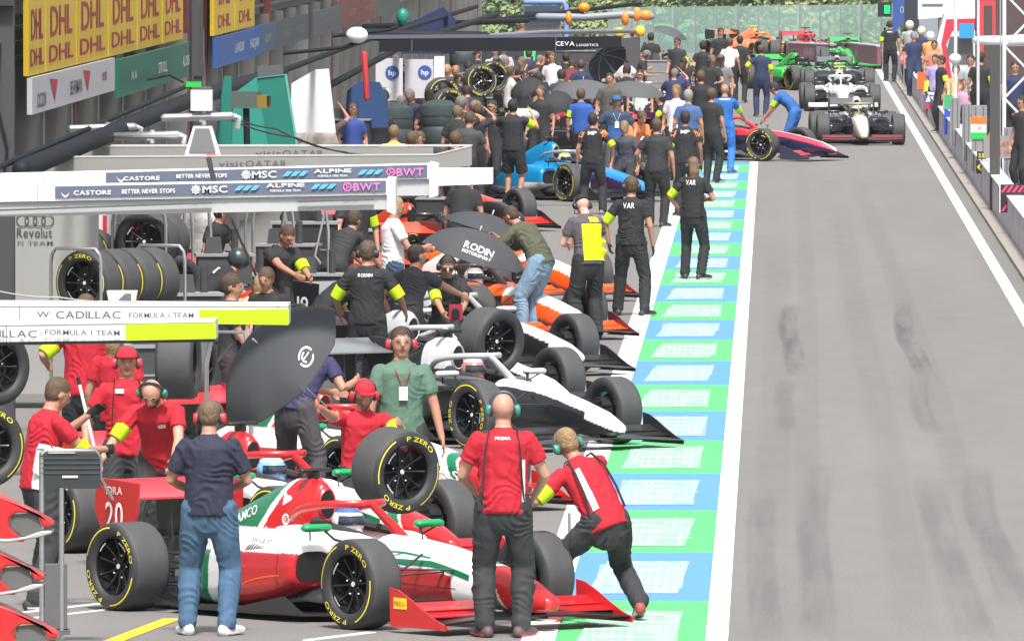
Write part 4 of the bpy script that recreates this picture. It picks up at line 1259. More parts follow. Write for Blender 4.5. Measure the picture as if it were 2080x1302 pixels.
person('mechanic in a dark shirt bending beside the orange rear wing', 690, 700, 40, h=1.75, shirt=BK2, trou=BK, lod=1, lean=40, lh=(0, .6, .8), rh=(.2, .6, .8), hip=(0, -.1, .9), band=('r', .5))
person('crouching mechanic in black with a yellow armband and dark helmet by the tyre rack', 425, 760, 70, h=1.78, shirt=BK, trou=BK, lod=1, lean=50, hip=(0, -.1, .75), helmet=(.03, .05, .05), lh=(.0, .6, .75), rh=(.2, .5, .7), band=('l', .1), lf=(-.2, .15), rf=(.2, 0), text=[('#', .10, .04, .0, 'back', .05, (.5, .5, .5))])
person('person with brown hair in a white top behind the tyre rack', 400, 660, 160, h=1.72, shirt=(.5, .48, .46), trou=BK, lod=1, hair=(.25, .16, .09), ghair=True, lean=10)
person('person in black with a black cap behind the tyre rack', 428, 690, 120, h=1.70, shirt=BK, trou=BK, lod=1, cap=BLACK, lean=15, lh=(0, .4, 1.1))
person('crouching figure in a pink and orange racing suit beside the tyre rack', 505, 800, 20, h=1.72, shirt=(.75, .35, .25), trou=(.2, .15, .5), lod=1, lean=45, hip=(0, -.1, .6), hair=FAIR, lf=(-.2, .2), rf=(.2, 0))
person('man in a black shirt crouching near the black rear wing, brown hair', 548, 830, 200, h=1.74, shirt=BK, trou=BK, lod=1, lean=20, hip=(0, -.1, .7), hair=BRN)
person('mechanic standing in dark trousers just right of the white gantry arm end', 470, 930, 100, h=1.78, shirt=BK, trou=(.035, .02, .03), lod=1, lh=(-.1, .3, .85), rh=(.1, .3, .86))
person('mechanic crouching in black by the rear wheel with a yellow armband', 662, 760, 60, h=1.75, shirt=BK, trou=BK, lod=1, lean=55, hip=(0, -.1, .62), lh=(0, .5, .6), rh=(.2, .5, .6), band=('l', .3), lf=(-.2, .2), rf=(.2, -.1))
person('man in an olive jacket and pale jeans bending under the lettered umbrella', 1076, 690, -60, h=1.80, shirt=(.075, .08, .05), trou=(.16, .25, .36), shoes=(.3, .25, .2), lod=0, long=True, lean=42, hip=(.1, -.1, .92), nod=20, lh=(-.1, .55, 1.15), rh=(.1, .5, 1.2), build=1.1)
person('man in a grey and bright yellow shirt with a black cap and headset looking down', 1196, 690, -28, h=1.80, shirt=(.085, .075, .09), trou=BK, cap=BLACK, ears=BLACK, lod=0, lean=12, nod=26, lh=(-.10, .36, 1.12), rh=(.12, .40, 1.16), text=[('#', .44, .30, -.20, 'back', .03, (.82, .72, .0)), ('#', .07, .14, .07, 'back', .05, (.85, .45, .02))], build=1.05, skin=(.6, .33, .27), bald=True)
person('man in black with lettering on his back striding beside the painted strip', 1282, 642, 14, h=1.80, shirt=BK, trou=BK, ears=BLACK, hair=BRN, lod=0, band=('l', .55), gloves=BLACK, text=[('VAR', .07, .15, .05, 'back')], lf=(-.22, .18), rf=(.20, -.10), look=-20, lh=(-.30, .02, .92), radio=True, build=.98)
person('woman in black with lettering on her back standing on the painted strip, yellow armband', 1408, 568, 18, h=1.73, shirt=BK, trou=BK, ears=BLACK, hair=(.16, .10, .06), ghair=True, lod=0, band=('l', .55), text=[('VAR', .07, .15, .05, 'back')], lf=(-.14, .06), rf=(.12, -.02), look=-30, lh=(-.24, .10, .96), rh=(.12, .24, 1.1), radio=True, build=.95)
AO = (.80, .22, .06)
person('man in black with orange shoulders, legs apart, standing before the bright blue car', 1204, 436, 4, h=1.72, shirt=BK, trou=BK, acc=AO, hair=(.03, .02, .018), lod=1, text=[('MP', .06, .14, .07, 'back')], band=('r', .7), lf=(-.15, 0), rf=(.17, -.05), rh=(.30, .1, .95), shoes=(.2, .2, .2))
person('man in black with orange shoulders standing nearest the painted strip', 1392, 440, 2, h=1.78, shirt=BK, trou=BK, acc=AO, hair=(.03, .02, .02), skin=(.25, .13, .09), lod=1, text=[('MP', .06, .14, .07, 'back')], band=('l', .7))
person('man in plain black with brown hair right of the bright blue car nose', 1334, 462, 8, h=1.78, shirt=BK2, trou=BK, hair=BRN, lod=1, lh=(-.3, .2, 1.0))
person('crouching man with an orange and black shirt beside the blue car nose', 1285, 395, 150, h=1.76, shirt=(.75, .2, .05), trou=BK, lod=1, lean=50, hip=(0, -.1, .85), lh=(-.1, .5, .5), rh=(.2, .5, .5), hair=BRN)
person('seated man with brown hair and a dark top by the blue car cockpit', 1270, 408, 200, h=1.72, shirt=(.06, .06, .08), trou=BK, lod=1, hip=(0, -.1, .62), lean=15, hair=(.2, .14, .09))
person('man in a blue cap and headset with a lanyard, facing the camera', 1252, 398, 176, h=1.82, shirt=(.03, .05, .10), trou=(.06, .065, .08), cap=(.04, .10, .25), ears=BLACK, lanyard=(.5, .5, .5), lod=1, rh=(.32, .2, 1.1), lh=(-.3, .1, .95), build=1.1, text=[('#', .25, .30, -.24, 'front', 0, (.02, .09, .28))])
person('cameraman in a black t-shirt and shorts with bare calves', 1042, 415, 20, h=1.84, shirt=(.02, .02, .026), trou=BK, shorts=True, lod=1, lh=(-.2, .2, 1.5), rh=(.25, .3, 1.5), shoes=(.12, .12, .13), build=1.1, band=('r', .3), hair=BLACK)
person('shaved-headed man in bright blue overalls at the far end of the painted strip', 1472, 352, 4, h=1.75, shirt=(.02, .12, .38), trou=(.03, .16, .48), shoes=(.1, .1, .15), bald=True, lod=1, text=[('#', .025, .2, .10, 'back', 0, (.6, .65, .75))], lh=(-.34, .05, .95), rh=(.36, .35, 1.0), band=('r', .6))
person('man in bright blue overalls stooping over the navy and red car cockpit', 1606, 322, -75, h=1.75, shirt=(.02, .10, .33), trou=(.03, .13, .42), hair=(.03, .025, .03), lod=1, lean=52, hip=(0, -.1, .92), lh=(-.2, .5, .8), rh=(.1, .55, .8), band=('l', .4))
person('man in a white t-shirt with headphones by the end of the grey gantry', 966, 408, 80, h=1.78, shirt=(.75, .72, .76), trou=BK, hair=(.2, .14, .09), ears=BLACK, lod=1, lh=(-.2, .1, .9), rh=(.2, .1, .92))

root = thing('camera', 'red and black hand-held camera in the hands of the man in sunglasses', 'camera', PP(926, 634, 192))
mb = MB(); mb.box((0, 0, 0), (.14, .16, .16)); part('body', mb, mat((.30, .02, .04), .5), root, ang=20)
mb = MB(); mb.tube([(0, -.08, 0), (0, -.16, -.01)], .045, 14); part('lens', mb, plastic(BLACK), root)
DK0 = mat((.05, .05, .055), .5)
# ================================================================ THE CROWD FURTHER UP
def crowd(spec):
    for (lab, px, py, sc, hairc, face, kw) in spec:
        h = 1.74 + ((px * 7) % 10) * .01
        person(lab, px, py, face, h=h, top=True, shirt=sc, trou=kw.pop('trou', BK), hair=hairc, lod=2, group='crowd on the pit apron', **kw)
BKh = (.03, .022, .018); BL = (.19, .12, .06); WT = (.62, .60, .64); RD = (.45, .02, .05); NV = (.02, .03, .08); PK = (.5, .25, .25)
crowd([
 ('woman with long light brown hair before the white slanted screen', 628, 216, (.4, .38, .35), (.28, .18, .10), 150, dict(ghair=True)),
 ('person with fair hair beside the long-haired woman', 655, 226, (.3, .28, .25), BL, 170, {}),
 ('person raising a phone before the white slanted screen', 668, 212, (.08, .06, .06), BRN, 20, dict(rh=(.1, .3, 1.75))),
 ('person in a blue top behind the tallest tyre', 716, 206, (.03, .06, .25), BRN, 160, {}),
 ('tanned man right of the blue cloth hood', 762, 188, (.05, .05, .06), BL, 190, {}),
 ('man in dark clothes in front of the red suits', 772, 198, BK, BRN, 170, dict(lean=8)),
 ('person in a red team suit under the booms, left one', 700, 118, RD, BKh, 170, dict(trou=RD)),
 ('person in a red team suit under the booms, right one', 742, 108, RD, BKh, 190, dict(trou=RD)),
 ('person in a red suit leaning beside the left emblem screen', 760, 150, RD, BRN, 140, dict(trou=RD, lean=20)),
 ('person in a red suit with a white helmet behind the tyres', 782, 175, RD, BKh, 200, dict(trou=RD, helmet=(.6, .62, .66))),
 ('person with a white cap seen from behind over the grey gantry', 800, 250, (.6, .45, .1), BL, 5, dict(cap=(.75, .74, .70))),
 ('person with short dark hair beside the white cap', 838, 262, (.04, .035, .035), BRN, 60, {}),
 ('person with a pink and orange panel beside the short-haired one', 852, 262, (.75, .3, .18), BRN, 200, {}),
 ('fair-haired woman between the emblem screens and the wheel', 893, 146, WT, BL, 150, dict(ghair=True)),
 ('person in grey standing in the doorway between the emblem screens', 832, 142, (.25, .26, .3), BRN, 180, {}),
 ('person in a red cap at the right emblem screen', 862, 152, (.12, .05, .05), BRN, 180, dict(cap=RD)),
 ('young person with blond hair in front of the small white screen', 908, 128, (.05, .06, .09), (.45, .25, .12), 180, {}),
 ('young person with reddish hair next to the blond one', 926, 130, (.1, .06, .06), (.40, .2, .1), 180, {}),
 ('man sitting low beside the row of chrome hoops', 872, 180, BK, BRN, 10, {}),
 ('tall figure in a navy suit under the far boom', 915, 28, NV, BKh, 180, dict(trou=NV)),
 ('person in white far back under the long black beam, left', 1005, 92, WT, BRN, 180, {}),
 ('person in white far back under the long black beam, right', 1022, 88, (.55, .45, .6), BKh, 170, {}),
 ('man with grey hair in profile under the black beam', 1025, 110, (.3, .3, .32), (.2, .2, .18), 90, {}),
 ('man in a white t-shirt with a yellow armband before the wheels', 1036, 132, WT, BRN, 60, dict(band=('r', .3))),
 ('person in dark clothes right of the white t-shirt', 1066, 140, BK, BKh, 170, {}),
 ('person in black and white right of the green sign', 1116, 98, BK, BRN, 60, {}),
 ('person in a white shirt by the small orange sign', 1122, 104, WT, BRN, 200, {}),
 ('mechanic in dark clothes behind the wide grey umbrella, left', 1150, 104, BK, BKh, 20, dict(band=('l', .5))),
 ('mechanic in navy behind the wide grey umbrella', 1180, 118, NV, BRN, 0, dict(band=('l', .5))),
 ('bald man in profile right of the tipped umbrella', 1243, 102, (.3, .3, .3), BL, 90, dict(bald=True)),
 ('man with a dark cap behind the grey umbrellas', 1238, 145, (.07, .07, .06), BKh, 180, {}),
 ('man in blue shirt beneath the wide grey umbrella', 1180, 176, (.02, .08, .32), BRN, 10, dict(band=('l', .3))),
 ('woman with dark hair and a white top behind the grey umbrella', 1300, 138, WT, BKh, 180, dict(ghair=True)),
 ('tall man in black standing left of the far umbrella', 1322, 64, BK, BKh, 4, {}),
 ('man in dark grey under the far umbrella', 1376, 74, BK2, BKh, 200, dict(band=('l', .5))),
 ('mechanic in black with green ear cup before the green racing car', 1428, 80, BK, BKh, 8, dict(band=('l', .6))),
 ('person in black standing highest behind the white shirt', 1464, 54, BK, BKh, 170, {}),
 ('man in a white shirt bending with a yellow armband', 1480, 74, WT, BRN, 20, dict(lean=10, band=('l', .3))),
 ('mechanic in black with lettered back left of the navy one', 1503, 70, BK, BKh, 4, {}),
 ('mechanic in navy with yellow armbands nearest the queue', 1546, 88, NV, BRN, 6, dict(band=('lr', .5), trou=NV, lh=(-.3, .1, 1.0))),
 ('mechanic in a navy top bending forward in mid crowd', 1372, 120, (.03, .03, .12), BKh, 30, dict(lean=28, band=('l', .3))),
 ('mechanic in black left of the white rain cover', 1424, 140, BK, BRN, 20, dict(band=('r', .3))),
 ('man holding the white rain-covered camera', 1445, 175, BK, BRN, 30, {}),
 ('man with grey hair and a yellow headset in mid crowd', 1398, 178, (.05, .1, .25), (.25, .24, .22), 10, {}),
 ('person in white between the headset man and the shaved head', 1374, 168, WT, BL, 200, {}),
 ('dark-haired mechanic bending with an orange shirt left of the wheel stack', 955, 198, (.3, .09, .04), BKh, 150, dict(lean=20)),
 ('mechanic in black left of the cameraman', 1000, 200, BK, BKh, 200, {}),
 ('person in black with a bright yellow vest edge by the black umbrella', 1098, 170, BK, BRN, 200, dict(band=('r', .2))),
 ('dark figure under the white lettered gantry tip', 935, 330, BK, BKh, 20, dict(lean=20)),
 ('dark figure behind the white-shirted man at the gantry end', 925, 262, BK, BRN, 30, {}),
 ('figure in black before the dark cabinet', 1230, 70, BK, BKh, 170, {}),
 ('figure in pale clothes before the pale hood at the crane', 1060, 40, (.3, .12, .08), BRN, 180, {}),
])
def rp(lab, px, py, sc, face, **k):
    g_ = PP(px, py, k.pop('ppm')); h = k.pop('h', 1.75)
    person(lab, 0, 0, face, h=h, loc=Vector((g_.x, g_.y, g_.z - h)), shirt=sc, lod=2, group='people along the pit wall', **k)
person('man in black team clothes with a yellow armband standing at the wall line', 1808, 166, 4, h=1.78, shirt=BK, trou=BK, lod=1, band=('l', .5), ears=BLACK, text=[('MHR', .04, .14, .08, 'back')], group='people along the pit wall')
rp('marshal in a pale helmet behind the far end of the wall', 1848, 40, (.3, .32, .3), 200, ppm=76, helmet=(.62, .62, .45), trou=BK)
rp('marshal in navy overalls with a cream helmet', 1872, 52, NV, 190, ppm=77, helmet=(.70, .70, .40), trou=NV)
rp('marshal in navy overalls with a blue visor left of the cream helmet', 1856, 62, NV, 170, ppm=78, trou=NV, hair=(.1, .2, .4))
rp('marshal with a white helmet behind the navy overalls', 1890, 62, (.7, .3, .1), 200, ppm=78, helmet=(.7, .7, .7), trou=BK)
rp('person in orange and white behind the orange-red board', 1898, 80, (.6, .2, .12), 180, ppm=80, trou=BK, hair=BKh)
rp('person in purple and white leaning on the wall', 1900, 108, (.3, .25, .5), 200, ppm=86, trou=BK, hair=BKh)
rp('man in black with a yellow armband sitting sideways on the wall', 1912, 110, BK, 250, ppm=92, trou=BK, hair=BKh, band=('l', .4), lf=(-.1, .05), rf=(.1, .0))
rp('person in tan clothes under the round lantern', 1942, 128, (.5, .3, .15), 190, ppm=96, trou=(.3, .2, .12), hair=BRN)
rp('person in a pink and blue top at the wall', 1962, 155, (.45, .25, .4), 200, ppm=100, trou=NV, hair=BRN)
rp('mechanic in black with green ear cups at the wall', 1992, 102, BK, 20, ppm=104, trou=BK, hair=BKh, band=('r', .5))
rp('person in a pale jacket behind the black mechanic at the wall', 1972, 108, (.3, .34, .36), 190, ppm=100, trou=BK, hair=BKh)
rp('man leaning over beside the thick grey post', 2048, 165, BK, 220, ppm=116, trou=BK, hair=(.2, .14, .09), lean=18)
rp('man in black cut by the right edge of the photo', 2078, 190, BK, 230, ppm=122, trou=BK, hair=BKh)
rp('person in dark blue behind the man leaning at the post', 2062, 120, NV, 180, ppm=112, trou=BK, hair=BKh)

# more of the packed apron: told apart by colour, build and neighbour
adj = [('black', BK), ('charcoal', (.05, .05, .055)), ('navy', NV), ('dark green', (.02, .05, .04)), ('white', (.50, .48, .50)), ('grey', (.16, .16, .17)), ('maroon', (.15, .02, .03)), ('blue', (.02, .07, .25))]
hrs = [('black hair', BKh), ('dark hair', (.045, .03, .022)), ('brown hair', (.07, .045, .028)), ('fair hair', (.15, .10, .055)), ('grey hair', (.16, .15, .14))]
near_ = [(600, 'near the white slanted screen'), (700, 'by the blue cloth hood'), (780, 'before the emblem screens'), (860, 'by the hooded tyre stack'), (940, 'by the red pit sign'), (1020, 'beside the wrapped camera'), (1090, 'left of the wide grey umbrella'), (1160, 'behind the wide grey umbrella'), (1230, 'behind the blue-capped man'), (1300, 'before the dark cabinet'), (1370, 'below the far umbrella'), (1440, 'near the painted strip end')]
rq = random.Random(21); used = set(); n_ = 0
for q in range(400):
    if n_ >= 46: break
    px = rq.uniform(640, 1470); top = rq.uniform(95, 235)
    if px < 900 and top > 190: continue
    if px > 985 and top > 138 or px > 1400 and top > 112: continue
    if any(abs(px - a) < 13 and abs(top - b) < 11 for a, b in used): continue
    used.add((px, top)); n_ += 1
    an, ac = rq.choices(adj, (12, 5, 4, .8, .9, .8, .2, .6))[0]; hn, hcl = rq.choice(hrs)
    pl_ = [b for a, b in near_ if a <= px + 60][-1]
    dep = 'far back' if top < 130 else ('in the middle rows' if top < 180 else 'in the nearer rows')
    person('person in %s with %s %s, %s' % (an, hn, pl_, dep), px, top, rq.choice((0, 10, -20, 30, 90, 180, 160, 200, 250)), h=rq.uniform(1.62, 1.84), top=True, shirt=ac, trou=BK, hair=hcl, lod=2, group='crowd on the pit apron',
           lean=rq.choice((0, 0, 6, 12, 25, 35)), side=rq.choice((0, -6, 6)), nod=rq.choice((0, 15, 25)), look=rq.choice((0, 30, -30)), build=rq.uniform(.9, 1.15), lh=rq.choice((None, None, (-.2, .35, 1.1), (-.3, .2, 1.25))), rh=rq.choice((None, (.2, .35, 1.1), (.15, .25, 1.6), (.3, .3, 1.0))), band=('l', .5) if rq.random() < .2 else None, cap=BLACK if rq.random() < .25 else None, ears=BLACK if rq.random() < .35 else None)
def bench(label, px, py, ppm, w, h, c):
    p = PP(px, py, ppm); root = thing('tool_cabinet', label, 'cabinet', (p.x, p.y, 0), rq.uniform(-.3, .3), 'tool cabinets and benches on the apron')
    hh = p.z; mb = MB(); mb.box((0, 0, hh / 2), (w, .5, hh)); part('case', mb, mat(c, .5, var=.1), root, ang=20)
    mb = MB()
    for k in range(3): mb.box((0, -.255, hh * (.25 + .25 * k)), (w * .9, .01, .02))
    part('drawer_edge', mb, STEEL, root)
    mb = MB(); mb.box((0, 0, hh + .015), (w + .05, .55, .03)); part('worktop', mb, mat((.25, .26, .27), .4), root, ang=20)
    mb = MB(); mb.box((-w * .2, 0, hh + .12), (.2, .2, .18), taper=.8); mb.tube([(w * .2, 0, hh + .03), (w * .2, 0, hh + .3)], .04, 8); part('equipment', mb, plastic((.04, .045, .05)), root)
for i, (px, py, ppm, w, h, c) in enumerate(((1030, 200, 92, 1.0, 1, (.04, .06, .06)), (1065, 140, 84, .9, 1, (.05, .06, .065)), (1125, 150, 84, 1.1, 1, (.03, .05, .05)), (1180, 105, 78, 1.2, 1, (.06, .06, .07)), (950, 150, 92, .8, 1, (.04, .05, .05)), (840, 225, 104, .9, 1, (.03, .04, .04)), (1290, 110, 78, 1.3, 1, (.05, .05, .06)), (705, 245, 118, .8, 1, (.03, .03, .04)), (1345, 125, 80, .9, 1, (.2, .2, .2)))):
    bench(('dark tool cabinet ', 'low grey-green cabinet ', 'wide dark bench ')[i % 3] + ('behind the cameraman', 'below the green illuminated sign', 'behind the black umbrella', 'under the long black beam', 'by the yellow-ringed wheels', 'left of the hooded stack', 'right of the long beam end', 'near the blue cloth hood', 'under the far umbrella')[i], px, py, ppm, w, h, c)
for i, (px, py, ppm) in enumerate(((1040, 95, 80), (1105, 92, 79), (1165, 88, 78), (985, 130, 84), (870, 215, 100), (1310, 100, 76))):
    c = PP(px, py, ppm); root = thing('equipment_tower', 'tall dark equipment tower with shelves ' + ('under the long beam, left end', 'under the long beam, middle', 'under the lettering of the long beam', 'at the dark partition', 'behind the hooded stack', 'right of the dark cabinet')[i], 'equipment rack', (c.x, c.y, 0), 0, 'equipment towers on the apron')
    mb = MB()
    for x in (-.3, .3): mb.tube([(x, 0, 0), (x, 0, c.z)], .03, 6)
    part('upright', mb, DK0, root)
    mb = MB()
    for k in range(4): mb.box((0, .1, c.z * (k + .6) / 4), (.55, .4, c.z / 7))
    part('unit', mb, mat((.03, .04, .045), .5, var=.2, vscale=5), root)

def low(lab, px, py, sc, face, ppm, **k):      # people bending or crouching round the cars: head seen at px,py
    g_ = PP(px, py, ppm); z = g_.z; hip = max(.42, z - .72)
    person(lab, 0, 0, face, h=1.76, loc=Vector((g_.x, g_.y, 0)), hip=(0, -.08, hip), lean=k.pop('lean', 14), shirt=sc, trou=BK, lod=2, group='crowd on the pit apron', lf=(-.18, .16), rf=(.18, .1), lh=(-.15, .45, hip + .15), rh=(.15, .45, hip + .15), **k)
low('mechanic in grey and orange leaning on the blue car cockpit', 1268, 285, (.2, .14, .1), 170, 108)
low('crouching mechanic in black behind the dark racing car', 1230, 222, BK, 150, 96, hair=BKh)
low('crouching mechanic in purple-blue beside the dark racing car', 1288, 215, (.06, .06, .25), 60, 96, hair=BRN)
low('mechanic in black with an armband reaching over the white-nosed dark car', 1345, 196, BK, 250, 98, hair=BKh, band=('l', .4))
low('mechanic in black stooping by the blue car rear wing', 1092, 225, BK, 200, 100, hair=(.2, .13, .08))
low('mechanic in red stooping behind the blue car', 1130, 262, (.35, .03, .04), 120, 100, hair=BKh)
low('mechanic in black stooping left of the blue-capped man', 1215, 232, (.2, .2, .19), 40, 100, hair=BRN)
low('mechanic in dark clothes seated beside the white rain cover', 1420, 188, BK, 170, 92, hair=BKh)

pos_ = ('left of the crouching mechanic', 'behind the brown-haired mechanic', 'by the white-shirted man', 'between the tyre racks and the lens helmet', 'behind the two-armband mechanic', 'under the long gantry tip', 'beside the black wheel racks', 'at the number nineteen wing', 'behind the big tilted umbrella', 'right of the gantry lime end', 'behind the red cap man', 'left of the bending mechanic')
for i, (px, py, ppm, w, c) in enumerate(((500, 560, 178, .8, (.03, .035, .04)), (585, 500, 168, .7, (.04, .045, .05)), (690, 470, 160, .9, (.025, .028, .03)), (455, 520, 182, .6, (.05, .055, .06)), (650, 560, 176, .7, (.02, .022, .025)), (900, 405, 140, .7, (.03, .03, .035)), (395, 600, 200, .5, (.04, .04, .045)), (560, 640, 190, .6, (.03, .03, .035)), (420, 690, 205, .6, (.035, .035, .04)), (500, 690, 205, .6, (.02, .02, .025)), (320, 705, 215, .7, (.045, .05, .055)), (620, 455, 165, .8, (.02, .025, .03)))):
    bench(('dark tool chest ', 'black equipment case ', 'charcoal service trolley ')[i % 3] + pos_[i], px, py, ppm, w, 1, c)
for i, (pts) in enumerate(([(470, 445, 200), (520, 560, 190), (600, 620, 186)], [(660, 430, 172), (640, 520, 172), (700, 600, 172)], [(575, 440, 170), (560, 560, 176), (500, 610, 182)], [(330, 705, 228), (420, 760, 228), (470, 700, 226)])):
    o3 = [PP(*p) for p in pts]; mb = MB(); mb.tube([p - o3[0] for p in o3], .014, 8)
    tag(link('air_hose', mb.mesh(plastic(((.02, .02, .022), (.3, .3, .32), (.04, .04, .045), (.02, .02, .022))[i])), None, o3[0]), 'air hose hanging ' + ('left of the brown-haired mechanic', 'over the orange rear wing', 'from the long gantry arm', 'behind the red cap man')[i], 'hose')
# ================================================================ UMBRELLAS
def umbrella(label, apex, axis, r, depth=.24, length=.85, col=(.045, .05, .056), text=None, n=8, spin=0.2, handle=True):
    axis = Vector(axis).normalized()
    root = thing('umbrella', label, 'umbrella', apex, 0, 'black umbrellas held over cars and people')
    u = axis.orthogonal().normalized(); v = axis.cross(u)
    def pt(t, a, off=0):      # t 0..1 from apex to rim, panels sag between ribs and scallop at the rim
        k = (a / (2 * math.pi / n)) % 1.0
        sag = 1 - .055 * math.sin(math.pi * k) * t
        rr = r * math.sin(t * 1.15) / math.sin(1.15) * sag
        dd = depth * (1 - math.cos(t * 1.15)) / (1 - math.cos(1.15)) + off
        q = a + spin
        return u * (rr * math.cos(q)) + v * (rr * math.sin(q)) + axis * dd
    m = MB(); NA, NT = n * 5, 8
    for off in (0.0, .006):
        rg = [[pt(max(.02, i / NT), 2 * math.pi * k / NA, off) for k in range(NA)] for i in range(NT + 1)]
        if off: rg = [x[::-1] for x in rg]
        m.rings(rg, caps=False)
    cp = part('canopy', m, mat(col, .8, bump=.1, bscale=60, var=.05), root, ang=25)
    m = MB()
    for k in range(n):
        a = 2 * math.pi * k / n
        m.tube([pt(t, a, .012) for t in (.05, .35, .7, 1.0)], .004, 5)
    part('rib', m, STEEL, cp)
    m = MB(); m.tube([axis * -.05, axis * (length)], .006, 8); part('shaft', m, STEEL, root)
    m = MB(); m.tube([axis * -.06, axis * -.01], .009, 8, round_=True); part('ferrule', m, plastic((.6, .6, .6)), root)
    if handle:
        m = MB(); m.tube([axis * (length - .02), axis * (length + .10)], .016, 8, round_=True); part('handle', m, plastic(BLACK), root)
    if text:
        word, o, ax, ay, hgt, wd = text     # o is an offset from the apex, dropped along the view direction on the canopy
        bv = BVHTree.FromPolygons([q.co.copy() for q in cp.data.vertices], [tuple(p.vertices) for p in cp.data.polygons])
        d = Vector((0, 1, -.06)).normalized()
        def fn(p):
            h = bv.ray_cast(p - d * 2, d)
            return (h[0] - d * .006) if h[0] is not None else p
        if word == 'ring':
            mb = MB(); ax, ay = Vector(ax), Vector(ay); o = Vector(o)
            for rr0, rr1, a0, a1 in ((.8, 1, 20, 175), (.8, 1, 200, 350), (.42, .58, 100, 260)):
                k = 14; ps = []
                for i in range(k + 1):
                    a = R(a0 + (a1 - a0) * i / k)
                    ps += [fn(o + ax * (wd / 2 * rr * math.cos(a)) + ay * (hgt / 2 * rr * math.sin(a))) for rr in (rr0, rr1)]
                mb.add(ps, [(2 * i, 2 * i + 1, 2 * i + 3, 2 * i + 2) for i in range(k)])
            mb.add([fn(o + ax * (wd * x) + ay * (hgt * y)) for x, y in ((-.2, -.1), (.25, .1), (.25, .17), (-.2, -.03))], [(0, 1, 2, 3)])
            link('emblem', mb.mesh(mat(WHITE, .6)), cp)
        else:
            for i, wds in enumerate(word.split('|')):
                link('lettering', text_mb(wds, Vector(o) - Vector(ay) * (.085 * i * hgt / .09), Vector(ax).normalized(), Vector(ay).normalized(), height=hgt * (1 if i == 0 else .45), width=wd, fn=fn).mesh(mat(WHITE, .6), smooth=False), cp)
    return root
umbrella('large black umbrella with a white ring emblem tilted on its side', PP(523, 697, 243), (.60, .42, -.58), .64, .30, .92,
         text=('ring', (.42, 0, -.12), (.8, 0, .5), (-.3, 0, .95), .17, .15), spin=.1)
umbrella('black umbrella with white lettering over the orange car and the man in the olive jacket', PP(975, 470, 172), (-.28, .10, -.92), .64, .30, .9, col=(.05, .053, .06),
         text=('RODIN|MOTORSPORT', (.0, 0, -.22), (.93, 0, -.36), (.36, 0, .93), .085, .36), spin=.5)
umbrella('black umbrella with a white patch behind the lettered umbrella', PP(1000, 437, 158), (-.30, -.05, -.92), .60, .24, .8, spin=.1)
umbrella('wide grey umbrella open above the crowd behind the bright blue car', PP(1185, 163, 101), (.0, .1, -1), .72, .30, .8, col=(.085, .09, .10))
umbrella('grey umbrella just behind the man in the blue cap', PP(1292, 167, 99), (-.1, .15, -1), .62, .22, .8, col=(.08, .085, .09))
umbrella('dark umbrella tipped over so its inside faces us, in the crowd', PP(1222, 112, 92), (.5, -.6, -.6), .50, .25, .8, col=(.03, .035, .05))
umbrella('grey umbrella furthest back beside the glazed fence', PP(1366, 57, 66), (-.35, .1, -.93), .55, .2, .8, col=(.07, .075, .085))
umbrella('black umbrella leaning left of the wide grey umbrella', PP(1060, 165, 101), (.4, .3, -.8), .36, .2, .7, col=(.02, .022, .026))
umbrella('black umbrella held upright to the left of the blue-shirted man', PP(1118, 192, 103), (.25, .45, -.8), .40, .25, .7, col=(.022, .024, .028))

# ================================================================ LOOSE WHEELS, TYRE RACKS
def loose_wheel(label, px, py, ppm, yaw, pitch=0.0, k='f', marks=True, group='loose wheels and tyres', rim=True):
    """yaw: where the outer face looks, 180 = at the camera, 90 = right"""
    root = thing('wheel', label, 'wheel', PP(px, py, ppm), 0, group)
    root.rotation_euler = (R(pitch), 0, R(180 - yaw))
    s = -1
    root.rotation_euler = (R(pitch), 0, -R(yaw - 180))
    o = link('tyre', TY[k], root)
    if rim:
        r = link('rim', RM[(k, s)], root); link('wheel_nut', NU[(k, s)], root)
    if marks: q = link('sidewall_marking', MK[(k, s)], o); q.rotation_euler = (0, R(px % 60), 0)
    return root
loose_wheel('wheel with yellow lettering carried in front of the bearded man in the red visor', 803, 955, 262, 141, 6, 'r')
loose_wheel('bare black wheel without yellow marks held over the white-nosed car', 997, 692, 205, 135, 4, 'r', marks=False)
def rack(label, px, py, ppm, yaw, tyres, hoop=(.62, .55)):
    """chrome trolley: two rails and upright hoops; the tyres standing on it are separate"""
    c = PP(px, py, ppm)
    root = thing('tyre_trolley', label, 'trolley', (c.x, c.y, 0), R(yaw), 'chrome tyre trolleys')
    z = c.z; L = .32 * tyres
    for x in (-L / 2 - .05, L / 2 + .05):
        m = MB(); w, h = hoop[0] / 2, hoop[1]
        m.tube([(x, -w, .08), (x, -w, z + h * .35), (x, -w * .95, z + h * .52), (x, -w * .8, z + h * .62), (x, w * .8, z + h * .62), (x, w * .95, z + h * .52), (x, w, z + h * .35), (x, w, .08)], .017, 8)
        part('hoop', m, STEEL, root)
    m = MB()
    for y in (-.22, .22):
        for zz in (z - .30, .32): m.tube([(-L / 2 - .05, y, zz), (L / 2 + .05, y, zz)], .016, 8)
    part('rail', m, STEEL, root)
    for x in (-L / 2, L / 2):
        for y in (-.28, .28):
            m = MB(); m.lathe([(.002, -.02), (.06, -.02), (.06, .02), (.002, .02)], 14, c=(x, y, .06)); part('castor', m, RUBBER, root)
    return root, c
